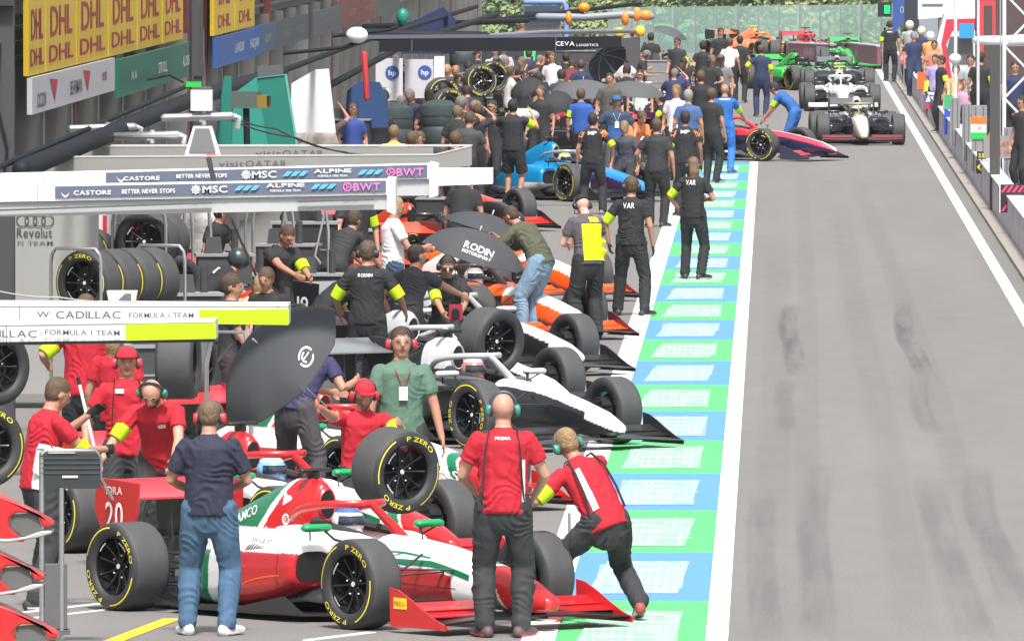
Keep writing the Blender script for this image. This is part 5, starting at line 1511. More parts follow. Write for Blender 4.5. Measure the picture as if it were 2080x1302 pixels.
def racked(label, px, py, ppm, yaw, n, marks=True, hoop=(.62, .55)):
    """yaw: where the first face looks"""
    root, c = rack('chrome trolley carrying ' + label, px, py, ppm, 0, n, hoop)
    a = R(yaw); d = Vector((math.sin(a), math.cos(a), 0))      # face direction
    root.rotation_euler = (0, 0, math.atan2(d.y, d.x))
    for i in range(n):
        p = c + d * (.32 * (n - 1) / 2 - .32 * i)
        w = thing('wheel', ('wheel ' + ('foremost' if i == 0 else ('second' if i == 1 else ('third' if i == 2 else 'last'))) + ' among ' + label), 'wheel', p, 0, 'wheels on chrome trolleys')
        w.rotation_euler = (0, 0, -R(yaw - 180))
        o = link('tyre', TY['f'], w)
        if i == 0 or marks:
            r = link('rim', RM[('f', -1)], w)
            if i == 0: link('wheel_nut', NU[('f', -1)], w)
        if marks:
            q = link('sidewall_marking', MK[('f', -1)], o)
            q.rotation_euler = (0, 0, 0)
racked('the front row of lettered tyres behind the white gantry', 240, 572, 205, 214, 4)
racked('the lettered tyres left of and behind the front row', 172, 522, 190, 212, 2)
racked('the big unmarked tyre above the white gantry', 310, 490, 190, 200, 2, marks=False)
loose_wheel('tyre lying behind the trolley at the right of the racks', 348, 580, 190, 150, 0, 'r', False)
loose_wheel('dark tyre cut by the left edge below the gantry', -22, 745, 240, 140, 0, 'r', False)
loose_wheel('yellow-banded tyre at the left edge behind the man with the pole', -42, 905, 262, 150, 0, 'r')
loose_wheel('tyre standing behind the man in the red cap, right of the gantry end', 362, 735, 232, 95, 0, 'r', False)
loose_wheel('wide tyre beside the first one behind the red rear wing', 395, 758, 228, 95, 0, 'r', False)
for i, (px, py, ppm, yaw) in enumerate(((590, 292, 118, 165), (632, 290, 116, 165), (715, 268, 112, 160), (690, 285, 112, 160))):
    loose_wheel(('leftmost', 'second', 'tallest', 'partly hidden')[i] + ' tyre standing behind the grey gantry trays', px, py, ppm, yaw, 0, 'f', i == 1)
for i, (px, py, ppm) in enumerate(((898, 192, 106), (975, 165, 102), (1000, 156, 98), (912, 215, 108))):
    loose_wheel(('yellow-ringed wheel behind the hooded tyre stack', 'large yellow-ringed wheel on the crowded apron', 'second large wheel on the crowded apron', 'low wheel behind the hooded tyre stack')[i], px, py, ppm, 160, 0, 'f')
def hoopset(label, px, py, ppm, w=.6, h=.4, n=1):
    c = PP(px, py, ppm)
    root = thing('trolley_frame', label, 'trolley', (c.x, c.y, 0), R(-12), 'chrome trolley frames')
    for i in range(n):
        m = MB(); y = i * .35
        m.tube([(-w / 2, y, .1), (-w / 2, y, c.z), (-w / 2 + .06, y, c.z + h), (w / 2 - .06, y, c.z + h), (w / 2, y, c.z), (w / 2, y, .1)], .020, 8)
        part('hoop', m, STEEL, root)
    m = MB(); m.box((0, .15, .3), (w, .5, .05)); part('deck', m, ALU, root)
hoopset('chrome hoop in front of the tallest tyre behind the grey gantry', 722, 300, 113, .55, .42)
hoopset('chrome hoop at the left among tyres behind the grey gantry', 660, 308, 115, .45, .2)
hoopset('row of chrome hoops beside the hooded tyre stack', 905, 215, 100, .3, .25, 3)
hoopset('pair of chrome hoops on top of the hooded tyre stack', 858, 215, 100, .7, .12, 2)
hoopset('chrome hoop in the middle of the crowd, right of white shirts', 992, 185, 92, .35, .15)
hoopset('pale chrome frame under the white gantry, beside the tall man', 620, 470, 175, .55, .5)
hoopset('pale upright frame behind the tyre racks', 400, 470, 180, .32, .7)
hoopset('chrome frame by the mechanic right of the gantry end', 465, 740, 235, .4, .28)
hoopset('tubular frame left of the rear wing with the black endplate', 540, 450, 170, .5, .4, 2)
# stack of hooded tyres lying flat
def stack(px, ybase, ppm, n, lab, cover=True):
    c = PP(px, ybase, ppm)
    for i in range(n):
        w = thing('tyre', ('top', 'second', 'third', 'bottom')[min(i, 3)] + ' tyre of ' + lab, 'tyre', (c.x, c.y, c.z - .30 * i), 0, 'tyres lying in flat stacks')
        m = MB(); m.lathe([(.2, -.14), (.31, -.15), (.335, -.10), (.335, .10), (.31, .15), (.2, .14)], 36, axis='z', close=True)
        part('casing', m, mat((.035, .05, .05), .6, var=.1), w)
    if cover:
        t = MB(); t.lathe([(.345, -.10), (.35, .0), (.33, .08), (.2, .16), (.002, .19)], 30, axis='z')
        o = link('stack_cover', t.mesh(cloth((.03, .05, .05))), None, (c.x, c.y, c.z + .14)); tag(o, 'dark fabric hood draped over ' + lab, 'cover')
stack(893, 240, 116, 3, 'the flat stack left of the red sign', True)
stack(800, 245, 114, 3, 'the flat stack behind the grey gantry', True)
for px, py, ppm, l in ((1010, 205, 92, 'by the white-shirted man'), (1085, 150, 84, 'in the far crowd'), (1110, 158, 84, 'right of the far crowd stack'), (940, 120, 82, 'below the long black gantry')):
    stack(px, py, ppm, 2, 'the low dark stack ' + l, False)

# ================================================================ GANTRIES
def slab(root, name, p0, p1, h0, h1, depth, m, lab=None):
    """box from p0 to p1 (top edges, front), heights h0/h1 downwards, depth away"""
    mb = MB(); p0, p1 = Vector(p0), Vector(p1); z0, z1 = Vector((0, 0, h0)), Vector((0, 0, h1)); d = Vector((0, depth, 0))
    mb.add([p0, p1, p1 - z1, p0 - z0, p0 + d, p1 + d, p1 - z1 + d, p0 - z0 + d], [(0, 3, 2, 1), (4, 5, 6, 7), (0, 1, 5, 4), (3, 7, 6, 2), (0, 4, 7, 3), (1, 2, 6, 5)])
    return part(name, mb, m, root, ang=20)
def gantry(label, ppm, segs, texts=(), depth=.35, posts=()):
    root = thing('gantry_arm', label, 'gantry', (0, FPX / ppm, 0), 0, 'overhead pit gantry arms')
    O = Vector((0, FPX / ppm, 0))
    for nm, xa, ta, ba, xb, tb, bb, m, dd, off in segs:
        a, b = PP(xa, ta, ppm) - O, PP(xb, tb, ppm) - O
        slab(root, nm, a + Vector((0, off, 0)), b + Vector((0, off, 0)), (ba - ta) / ppm, (bb - tb) / ppm, dd, m)
    nm, xa, ta, ba, xb, tb, bb, m_, dd_, off_ = segs[0]
    for q in (.18, .97):
        x = xa + (xb - xa) * q; t_ = ta + (tb - ta) * q; b2 = ba + (bb - ba) * q
        a = PP(x, t_, ppm) - O
        mb = MB(); mb.box((a.x, -.004, a.z - (b2 - t_) / ppm / 2), (.006, .01, (b2 - t_) / ppm * .96)); part('panel_joint', mb, mat((.25, .25, .26), .6), root, ang=20)
    for word, x, y, hpx, wpx, c, slope in texts:
        p = PP(x, y, ppm) - O
        lettering(word, root, mat(c, .6), p + Vector((0, -.028, 0)), Vector((1, 0, -slope)).normalized(), (0, 0, 1), height=hpx / ppm, width=wpx / ppm)
    for x, y0, y1, wpx, m in posts:
        a = PP(x, y0, ppm) - O; b = PP(x, y1, ppm) - O
        mb = MB(); mb.tube([a + Vector((0, depth * .5, 0)), b + Vector((0, depth * .5, 0))], wpx / ppm / 2, 10); part('post', mb, m, root)
    return root, O
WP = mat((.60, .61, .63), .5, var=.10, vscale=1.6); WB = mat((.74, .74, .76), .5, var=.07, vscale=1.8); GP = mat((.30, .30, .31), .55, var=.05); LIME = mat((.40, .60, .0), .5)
INK = (.10, .10, .11); SLATE = mat((.105, .125, .185), .5)
gantry('white gantry arm nearest the camera with a short lime-yellow end', 335, [('beam', -80, 662, 696, 437, 654, 689, WP, .40, 0), ('top_edge', -80, 656, 662, 437, 650, 654, WB, .42, -.006), ('lime_panel', 255, 659, 692, 439, 656, 688, LIME, .01, -.012), ('under_rail', -80, 697, 703, 437, 690, 695, mat((.05, .05, .055), .5), .35, .03)],
       [('FORMULA 1 TEAM', 168, 675, 11, 152, INK, .01), ('CADILLAC', 5, 677, 15, 142, INK, .01)], posts=((-60, 440, 660, 26, GP),))
gantry('white gantry arm with dark lettering and a long lime-yellow end, second from the camera', 322, [('beam', -80, 622, 658, 585, 622, 659, WP, .40, 0), ('top_edge', -80, 614, 622, 585, 618, 622, WB, .42, -.006), ('lime_panel', 405, 630, 648, 587, 628, 659, LIME, .01, -.012), ('lime_block', 438, 630, 658, 586, 628, 660, LIME, .01, -.02)],
       [('FORMULA 1 TEAM', 328, 640, 11, 132, INK, 0), ('CADILLAC', 180, 639, 16, 132, INK, 0), ('W', 88, 638, 12, 26, INK, 0)], posts=((-62, 420, 622, 26, GP),))
BLUEM = (.10, .42, .72)
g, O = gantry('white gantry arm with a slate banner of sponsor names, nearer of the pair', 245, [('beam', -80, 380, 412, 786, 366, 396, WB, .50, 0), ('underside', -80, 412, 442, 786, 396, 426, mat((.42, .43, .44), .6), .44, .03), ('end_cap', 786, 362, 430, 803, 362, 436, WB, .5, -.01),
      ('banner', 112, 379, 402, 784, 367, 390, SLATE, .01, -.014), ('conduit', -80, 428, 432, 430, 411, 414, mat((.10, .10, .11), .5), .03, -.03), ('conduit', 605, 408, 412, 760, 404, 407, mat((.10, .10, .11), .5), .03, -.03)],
       [('CASTORE', 188, 391, 9, 76, WHITE, -.018), ('BETTER NEVER STOPS', 302, 388, 9, 108, WHITE, -.018), ('MSC', 437, 384, 14, 50, WHITE, -.018), ('ALPINE', 580, 376, 8, 78, WHITE, -.018), ('FORMULA ONE TEAM', 580, 387, 4.5, 62, WHITE, -.018), ('BWT', 745, 379, 16, 54, (.85, .18, .50), -.018)])
def slashes(g, O, ppm, x0, y0, n=3, slope=-.018):
    m = MB()
    for i in range(n):
        p = PP(x0 + i * 16, y0 + i * 16 * slope, ppm) - O
        m.add([p + Vector((x / ppm, -.030, z / ppm)) for x, z in ((-9, -5), (2, -5), (12, 5), (1, 5))], [(0, 1, 2, 3)])
    part('slash_marks', m, mat(BLUEM, .5), g)
def round_mark(g, O, ppm, x, y, rpx, c, spokes=8, tick=False, b_=False):
    m = MB(); p = PP(x, y, ppm) - O + Vector((0, -.030, 0)); r = rpx / ppm
    if tick:
        m.add([p + Vector((r * a, 0, r * b)) for a, b in ((-1.2, .5), (-.7, -.2), (0, -.6), (.7, -.2), (1.2, .5), (.6, -.7), (0, -1.1), (-.6, -.7))], [(0, 1, 7), (1, 2, 6, 7), (2, 3, 5, 6), (3, 4, 5)])
    else:
        k = 16; vs = []
        for i in range(k):
            a = 2 * math.pi * i / k
            vs += [p + Vector((r * q * math.cos(a), 0, r * q * math.sin(a))) for q in (.62, .82)]
        m.add(vs, [(2 * i, 2 * i + 1, (2 * i + 3) % (2 * k), (2 * i + 2) % (2 * k)) for i in range(k)])
        for i in range(spokes):
            a = 2 * math.pi * i / spokes; d = Vector((math.cos(a), 0, math.sin(a))); e = Vector((-d.z, 0, d.x)) * r * .09
            m.add([p + e, p - e, p + d * r - e, p + d * r + e], [(0, 1, 2, 3)])
    part('emblem', m, mat(c, .5), g)
slashes(g, O, 245, 485, 382); slashes(g, O, 245, 640, 379)
round_mark(g, O, 245, 398, 385, 10, WHITE); round_mark(g, O, 245, 133, 393, 8, WHITE, tick=True); round_mark(g, O, 245, 706, 380, 11, (.85, .18, .50), 3)
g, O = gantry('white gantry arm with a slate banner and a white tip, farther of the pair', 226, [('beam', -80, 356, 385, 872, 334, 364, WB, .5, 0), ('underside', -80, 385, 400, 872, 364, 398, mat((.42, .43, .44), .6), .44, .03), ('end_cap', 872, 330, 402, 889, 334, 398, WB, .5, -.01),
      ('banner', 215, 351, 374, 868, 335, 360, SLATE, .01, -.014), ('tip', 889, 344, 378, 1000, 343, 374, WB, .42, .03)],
       [('CASTORE', 288, 362, 8, 74, WHITE, -.02), ('BETTER NEVER STOPS', 410, 357, 8, 103, WHITE, -.02), ('MSC', 537, 354, 14, 50, WHITE, -.02), ('ALPINE', 676, 347, 8, 76, WHITE, -.02), ('FORMULA ONE TEAM', 676, 357, 4.5, 60, WHITE, -.02), ('BWT', 833, 349, 16, 54, (.85, .18, .50), -.02)])
slashes(g, O, 226, 583, 353, slope=-.02); slashes(g, O, 226, 735, 350, slope=-.02)
round_mark(g, O, 226, 500, 355, 10, WHITE); round_mark(g, O, 226, 246, 362, 8, WHITE, tick=True); round_mark(g, O, 226, 794, 350, 11, (.85, .18, .50), 3)
GT = mat((.23, .225, .22), .6, var=.05); GT2 = mat((.42, .41, .40), .6)
gantry('grey gantry tray with dark lettering behind the slate banners', 208, [('tray', -80, 322, 356, 885, 316, 349, GT, .08, 0), ('rim', -80, 319, 322, 885, 313, 316, GT2, .10, -.005), ('tray_end', 885, 316, 349, 958, 298, 336, GT, .10, .01), ('rim', 885, 313, 316, 958, 295, 298, GT2, .12, .005)], [('visit', 470, 333, 13, 52, (.07, .065, .06), 0), ('QATAR', 541, 333, 14, 84, (.07, .065, .06), 0)])
gantry('grey gantry tray with dark lettering, the rear one of the two', 196, [('tray', 120, 299, 322, 880, 299, 316, GT, .08, 0), ('rim', 120, 296, 299, 958, 296, 298, GT2, .5, -.005)], [('visit', 545, 312, 13, 52, (.07, .065, .06), 0), ('QATAR', 616, 312, 14, 84, (.07, .065, .06), 0)])
DKM = mat((.012, .014, .018), .65, var=.1, spec=.2)
g, O = gantry('long black gantry beam with white lettering across the far pit boxes', 120, [('beam', 770, 82, 106, 1140, 76, 104, DKM, .3, 0), ('beam_end', 1140, 76, 104, 1262, 74, 96, DKM, .3, .0), ('rail', 740, 72, 80, 1140, 71, 76, mat((.10, .11, .15), .5), .2, .05)],
       [('CEVA', 1148, 89, 9, 38, (.7, .7, .7), 0), ('LOGISTICS', 1193, 92, 5, 44, (.6, .6, .6), 0)])
def boom(label, pts, rad, m, name='boom', cat='boom', ends=()):
    o3 = [PP(*p) for p in pts]; base = o3[0].copy()
    root = thing(name, label, cat, base, 0, 'overhead booms above the pit boxes')
    mb = MB(); mb.tube([p - base for p in o3], rad, 12, round_=True); part('tube', mb, m, root)
    for (px, py, ppm, r, c) in ends:
        mb = MB(); mb.sphere(PP(px, py, ppm) - base, r, 0, 16, 10); part('end_cover', mb, plastic(c), root)
    return root
boom('thin black boom slanting down across the left edge', [(-30, 352, 230), (392, 170, 150)], .030, DKM)
boom('thick black boom slanting from the grey gantry towards the garages', [(45, 345, 222), (380, 206, 168), (572, 146, 140)], .095, DKM)
boom('black boom running up behind the white lamp cover', [(560, 150, 140), (720, 90, 115), (968, 14, 95)], .045, DKM)
boom('lower black boom behind the white lamp cover', [(640, 190, 125), (835, 85, 105), (1010, 30, 95)], .060, mat((.014, .015, .018), .65, spec=.2))
boom('dark boom over the white emblem screens', [(740, 70, 112), (985, 78, 112)], .12, DKM)
boom('grey far boom with orange collars', [(1095, 35, 92), (1190, 36, 92), (1275, 30, 92), (1322, 34, 92)], .085, mat((.22, .24, .28), .5), ends=((1155, 38, 92, (.08, .15, .16), (.85, .25, .03)), (1270, 38, 92, (.09, .15, .17), (.85, .25, .03)), (1312, 32, 92, (.16, .12, .12), (.85, .25, .03)), (1294, 30, 92, (.10, .1, .16), (.85, .25, .03))))
boom('far boom with yellow and red nose covers', [(980, 75, 100), (1110, 66, 96), (1290, 64, 92)], .05, mat((.2, .2, .26), .5), ends=((1258, 68, 92, (.12, .12, .14), (.85, .55, .03)), (1284, 67, 92, (.06, .1, .10), (.6, .03, .1)), (1300, 64, 92, (.12, .12, .13), (.85, .5, .03))))
boom('far black boom behind the blue crane frame', [(985, 44, 90), (1300, 8, 86)], .05, DKM)
boom('dark boom on the left above the far garages', [(740, 55, 100), (1070, 42, 96)], .06, DKM)
def ball(label, px, py, ppm, r, c, stalk=None):
    p = PP(px, py, ppm); root = thing('lamp_cover', label, 'cover', p)
    m = MB(); m.sphere((0, 0, 0), r, 0, 20, 12); part('cover', m, plastic(c), root)
    m = MB(); m.tube([(0, 0, -r[2] * .9), (-.25, 0, -r[2] * 1.5), (-1.2, 0, -r[2] * 2.2)], .03, 8); part('bracket', m, DKM, root)
ball('round white cover on a boom before the garage facade', 725, 72, 125, (.18, .16, .135), (.78, .80, .78))
ball('small green cover hanging before the far facade', 818, 35, 118, (.11, .11, .15), (.01, .20, .15))
ball('orange ball cover above the far booms', 1186, 16, 92, (.13, .12, .11), (.85, .28, .02))
# equipment hanging before the green screens
def boxthing(name, label, cat, px, py, ppm, w, d, h, m, rot=0, taper=1.0, extra=None, group=None):
    p = PP(px, py, ppm); root = thing(name, label, cat, p, R(rot), group)
    mb = MB(); mb.box((0, 0, 0), (w, d, h), taper=taper); b = part('housing', mb, m, root, ang=20)
    if extra: extra(root, w, d, h)
    return root
def ex_hood(root, w, d, h):
    m = MB(); m.box((0, -d / 2 - .01, -.01), (w * .78, .02, h * .80), taper=.86); part('front_panel', m, mat((.16, .165, .175), .4), root)
    m = MB(); m.box((0, -.02, -h / 2 - .03), (w * .95, d, .05)); part('light_strip', m, plastic((.35, .06, .05)), root)
p = PP(411, 290, 205); hood = thing('traffic_signal', 'tapered grey signal head with white edges hanging above the slate banners', 'signal', p)
mb = MB(); mb.add([Vector((x, y, z)) for y in (0, .16) for x, z in ((-.09, .16), (.09, .16), (.185, -.15), (-.185, -.15))], [(0, 3, 2, 1), (4, 5, 6, 7), (0, 1, 5, 4), (1, 2, 6, 5), (2, 3, 7, 6), (3, 0, 4, 7)])
part('housing', mb, WB, hood, ang=20)
mb = MB(); mb.add([Vector((x, -.012, z)) for x, z in ((-.07, .14), (.07, .14), (.135, -.10), (-.135, -.10))], [(0, 3, 2, 1)]); part('front_panel', mb, mat((.17, .175, .185), .4), hood)
mb = MB(); mb.box((.09, -.012, -.13), (.10, .01, .03)); part('lamp', mb, mat((.6, .04, .03), .4), hood)
boxthing('white_canister', 'upright white canister in front of the green screens', 'canister', 410, 204, 200, .215, .2, .21, mat((.78, .78, .8), .4), extra=lambda r, w, d, h: part('lid', MB().box((0, 0, h / 2 + .02), (w * .9, d * .9, .02)), plastic((.1, .1, .1)), r))
def ex_tube(root, w, d, h):
    m = MB(); m.tube([(-.38, 0, 0), (.30, 0, .02)], .045, 12, round_=True); part('barrel', m, STEEL, root)
    m = MB(); m.tube([(.02, 0, -.07), (.02, 0, .07)], .03, 10); m.tube([(.30, 0, .03), (.38, 0, .0), (.36, 0, -.1)], .03, 8, round_=True); part('clamp', m, ALU, root)
boxthing('gas_cylinder', 'silver cylinder lying below the white canister', 'cylinder', 410, 240, 200, .05, .06, .08, ALU, extra=ex_tube)
boxthing('gas_cylinder', 'silver cylinder pointing left over the thick black boom', 'cylinder', 215, 262, 190, .05, .06, .08, ALU, rot=10, extra=ex_tube)
boxthing('gas_cylinder', 'silver fitting with hoses left of the tapered signal head', 'cylinder', 305, 278, 195, .05, .06, .08, ALU, rot=-15, extra=ex_tube)
def ex_green(root, w, d, h):
    m = MB(); m.tube([(-.1, 0, .02), (-.25, 0, .1), (-.5, 0, .05)], .012, 6); m.box((.05, -.03, .07), (.08, .05, .04)); part('cable', m, DKM, root)
boxthing('green_lamp', 'bright green lamp head on the boom next to the white canister', 'lamp', 392, 172, 190, .17, .10, .055, mat((.01, .45, .05), .5), rot=10, extra=ex_green)
# tall dark post at left, camera side, and the posts in front of the facade
def post(label, px, y0, y1, ppm, w, m, cap=False, z0=0):
    a = PP(px, y0, ppm); root = thing('post', label, 'post', (a.x, a.y, 0), 0, 'gantry posts beside the garages')
    mb = MB(); mb.box((0, 0, (a.z + z0) / 2), (w, w, a.z - z0)); part('shaft', mb, m, root, ang=20)
    mb = MB(); mb.box((0, 0, .02), (w * 2, w * 2, .04)); part('base_plate', mb, STEEL, root, ang=20)
    if cap:
        mb = MB(); mb.box((-.05, -.05, 5.3 - (y0 + 40 + 213) / ppm * 1.0), (w * 1.6, .3, .30)); part('junction_box', mb, plastic((.03, .03, .035)), root)
        mb = MB(); mb.tube([(-.05, -.1, 3.9), (-.07, -.12, 3.3), (.02, -.12, 2.9), (-.04, -.12, 2.5)], .012, 6); part('cable', mb, DKM, root)
post('tall dark grey gantry post at the left edge', 12, -60, 330, 215, .16, mat((.055, .055, .06), .6, spec=.3), cap=True)
post('dark grey gantry post between the green and the blue boards', 401, -60, 150, 150, .15, mat((.06, .06, .068), .6, spec=.3))
post('black gantry post tight against the dark grey one', 389, -60, 170, 148, .06, mat((.015, .015, .018), .5))
# wheeled instrument box on chrome stand, bottom left
c = PP(142, 955, 288); root = thing('instrument_box', 'black ribbed instrument box on a chrome stand at the bottom left', 'instrument box', (c.x, c.y, 0), R(4))
mb = MB(); mb.box((0, 0, c.z), (.43, .20, .25)); bx = part('box', mb, plastic((.028, .034, .036)), root, ang=20)
mb = MB()
for k in range(4): mb.box((0, -.103, c.z + .09 - k * .035), (.42, .008, .010))
part('rib', mb, plastic((.05, .06, .065)), bx)
mb = MB(); mb.box((.0, -.106, c.z - .04), (.11, .006, .016)); part('badge', mb, mat((.6, .6, .6), .4), bx)
mb = MB(); mb.box((-.06, -.06, c.z + .128), (.19, .1, .006)); part('top_plate', mb, mat((.5, .5, .5), .4), bx)
for x, y in ((-.20, -.09), (-.06, -.09), (-.20, .09), (-.06, .09)):
    mb = MB(); mb.tube([(x, y, c.z + .10 if x < -.1 else c.z - .12), (x, y, .05)], .018, 10); part('leg', mb, STEEL, root)
mb = MB(); mb.tube([(-.20, -.09, c.z + .12), (-.17, -.09, c.z + .145), (.18, -.09, c.z + .145), (.215, -.09, c.z + .10), (.215, -.06, c.z - .05), (.30, -.02, c.z - .20)], .014, 8, round_=True); part('handrail', mb, STEEL, root)
mb = MB(); mb.box((-.13, 0, .10), (.26, .30, .03)); mb.box((-.1, 0, .35), (.16, .2, .45)); part('base', mb, plastic((.10, .10, .11)), root)
# spare red nose sections stacked on the left edge
A_ = [(-70, 985), (0, 1006), (60, 1036), (100, 1056), (108, 1064), (104, 1070), (86, 1070), (78, 1048), (60, 1041), (32, 1041), (18, 1052), (18, 1070), (50, 1100), (0, 1099), (-70, 1095)]
B_ = [(22, 1046), (60, 1042), (76, 1050), (84, 1070), (80, 1084), (50, 1088), (22, 1072)]
C_ = [(-70, 1100), (20, 1101), (75, 1092), (106, 1083), (104, 1077), (84, 1078), (50, 1090), (20, 1094), (-70, 1092)]
for k, dx_, dy_ in ((0, 0, 0), (1, -18, 108), (2, 10, 226)):
    O = PP(40, 1060 + dy_, 298)
    root = thing('spare_nose', ('top', 'middle', 'bottom')[k] + ' spare red nose section standing at the left edge', 'car part', O, 0, 'spare red nose sections')
    def pg(L): return [((PP(x + dx_, y + dy_, 298) - O).x, (PP(x + dx_, y + dy_, 298) - O).z) for x, y in L][::-1]
    mb = MB(); mb.prism(pg(A_), (0, 0, 0), (1, 0, 0), (0, 0, 1), (0, .30, 0)); o = part('shell', mb, paint((.50, .013, .016)), root, ang=30)
    bv_ = o.modifiers.new('bevel', 'BEVEL'); bv_.width = .022; bv_.segments = 3; bv_.limit_method = 'ANGLE'
    mb = MB(); mb.prism(pg(B_), (0, .03, 0), (1, 0, 0), (0, 0, 1), (0, .02, 0)); part('opening', mb, mat((.10, .105, .105), .5), root)
    mb = MB(); mb.prism(pg(C_), (0, -.02, 0), (1, 0, 0), (0, 0, 1), (0, .30, 0)); o = part('splitter', mb, mat((.38, .38, .37), .4), root)
    bv_ = o.modifiers.new('bevel', 'BEVEL'); bv_.width = .008; bv_.segments = 2
c = PP(-12, 1150, 298); root = thing('storage_rack', 'plain rack holding the spare red noses at the left edge', 'rack', (c.x - .25, c.y + .12, 0))
mb = MB()
for x in (-.3, .12): mb.tube([(x, 0, 0), (x, 0, 1.2)], .015, 8)
part('upright', mb, STEEL, root)
mb = MB()
for py in (1106, 1214, 1332):
    mb.box((-.16, .15, PP(0, py, 298).z), (.42, .3, .02))
part('shelf', mb, ALU, root)
# white pole, front jack bar
a, b = PP(158, 766, 262), PP(192, 912, 262)
root = thing('pole', 'white pole with black tip held upright by the gloved man at the left', 'pole', b)
mb = MB(); mb.tube([(0, 0, 0), (a - b) * .9], .013, 8); part('shaft', mb, mat((.75, .75, .77), .4), root)
mb = MB(); mb.tube([(a - b) * .9, a - b], .017, 8); part('tip', mb, plastic(BLACK), root)
a, b = PP(1166, 1012, 268), G(1158, 1240)
root = thing('jack', 'grey front jack bar beside the crouching man', 'jack', b)
mb = MB(); mb.tube([(0, 0, .04), Vector((a.x - b.x, 0, a.z))], .012, 8); part('handle', mb, mat((.3, .3, .28), .4, .4), root)
mb = MB(); mb.box((-.15, .05, .05), (.35, .12, .05)); part('foot', mb, STEEL, root)
mb = MB(); mb.lathe([(.002, -.02), (.05, -.02), (.05, .02), (.002, .02)], 14, c=(-.33, .05, .05)); part('castor', mb, ALU, root)

# ================================================================ GARAGES
XB = -8.5
def FB(px, z=0): 
    k = (1574.0 - px) / 8.5
    return P(px, 0, FPX / k).y
bld = thing('pit_building', 'long pit building with boards and shuttered garage doors on the left', 'building', (XB, FB(30), 0))
OB = Vector((XB, FB(30), 0))
def wallbox(y0, y1, z0, z1, x0, x1, m, name, parent=None):
    mb = MB(); mb.box(((x0 + x1) / 2, (y0 + y1) / 2 - OB.y, (z0 + z1) / 2), (x1 - x0, y1 - y0, z1 - z0)); return part(name, mb, m, parent or bld, ang=20)
Y0, Y1 = FB(-120), FB(982)
OLIVE = mat((.13, .135, .12), .7, var=.12, vscale=1.5, stretch=(1, .3, 4)); PIER = mat((.27, .265, .255), .65, var=.08, vscale=2)
wallbox(Y0, Y1, 0, 8.5, -9, -1.2, mat((.07, .07, .07), .8, var=.2), 'wall')
wallbox(Y0, Y1, 3.3, 8.5, -1.2, -.15, OLIVE, 'upper_wall')
lv = MB(); z = 3.45
while z < 6.0:
    lv.box((-.12, (Y0 + Y1) / 2 - OB.y, z), (.06, Y1 - Y0, .05)); z += .17
part('louvre', lv, mat((.17, .17, .15), .6), bld, ang=20)
wallbox(Y0, Y1, 8.5, 8.7, -10, .4, mat((.3, .3, .3), .7), 'roof')
bay = (FB(203) - FB(30)) / 3.0
y = Y0; i = 0
SHUT = mat((.36, .355, .34), .6, var=.06, vscale=2)
rb = random.Random(5)
while y < Y1 - 1:
    w = .42
    wallbox(y, y + w, 0, 3.3, -.5, 0, PIER, 'pier')
    wallbox(y + w + .25, y + w + .45, 0, 3.3, -.7, -.25, mat((.10, .095, .09), .7), 'door_post')
    if i % 3 != 2:
        door = wallbox(y + w + .5, y + bay - .15, .9 if i % 2 else 0, 3.2, -.62, -.55, SHUT, 'garage_door')
        mb = MB(); zz = (.9 if i % 2 else 0) + .1
        while zz < 3.2:
            mb.box((-.53, (y + w + .5 + y + bay - .15) / 2 - OB.y, zz), (.03, bay - w - .7, .05)); zz += .16
        part('door_slat', mb, mat((.34, .34, .33), .6), door, ang=20)
    if i % 5 == 4 or 9 < i < 12:
        wallbox(y + w - .02, y + w + .24, 0, 4.2, -.4, .02, mat((.22, .06, .05), .7, var=.1), 'brick_column')
    y += bay; i += 1
def board(label, pa, pb, z0, z1, m, words=(), x=.12, name='advertising_board'):
    ya, yb = FB(pa), FB(pb)
    root = thing(name, label, 'board', (XB + x, (ya + yb) / 2, (z0 + z1) / 2), 0, 'advertising boards on the pit building')
    mb = MB(); mb.box((0, 0, 0), (.06, yb - ya, z1 - z0)); part('panel', mb, m, root, ang=20)
    for word, f, zf, hgt, wd, c in words:
        yy = (ya + (yb - ya) * f) - (ya + yb) / 2
        lettering(word, root, mat(c, .6), (.034, yy, (z1 - z0) * (zf - .5)), (0, 1, 0), (0, 0, 1), height=hgt, width=wd)
    return root
YL = mat((.80, .52, .02), .55, var=.03); DR = (.42, .02, .05)
yp = [30, 66, 130, 196, 256, 308, 352]
for k in range(6):
    a, b2 = yp[k], yp[k + 1] - 2
    board(('yellow board with dark red letters, ' + ('leftmost of the first run', 'second of the first run', 'third of the first run', 'fourth of the first run', 'fifth of the first run', 'last before the grey post'))[k] if False else 'yellow board with dark red letters, ' + ('cut by the left post', 'second from the left post', 'third from the left post', 'fourth from the left post', 'fifth from the left post', 'last before the red brick strip')[k],
          a, b2, 3.27, 4.12, YL, (('DHL', .5, .68, .36, (FB(b2) - FB(a)) * .72, DR), ('DHL', .5, .24, .20, (FB(b2) - FB(a)) * .8, DR)))
board('yellow board with dark red letters, first one right of the dark post', 414, 456, 3.2, 4.12, YL, (('DHL', .5, .68, .36, 3.6, DR), ('DHL', .5, .22, .20, 4, DR)))
board('yellow board with dark red letters, farthest one', 458, 498, 3.2, 4.12, YL, (('DHL', .5, .68, .36, 3.8, DR), ('DHL', .5, .22, .20, 4.2, DR)))
WBd = mat((.62, .61, .64), .5); GB = mat((.015, .16, .11), .5); BB = mat((.03, .12, .42), .5)
bdw = board('long white board with red triangles and two driver names', 30, 202, 2.84, 3.25, WBd, (('OCON', .10, .35, .17, 1.6, (.12, .1, .14)), ('BEARMAN', .50, .45, .17, 2.3, (.12, .1, .14)), ('eni', .86, .6, .16, .9, (.4, .1, .15))), x=.16)
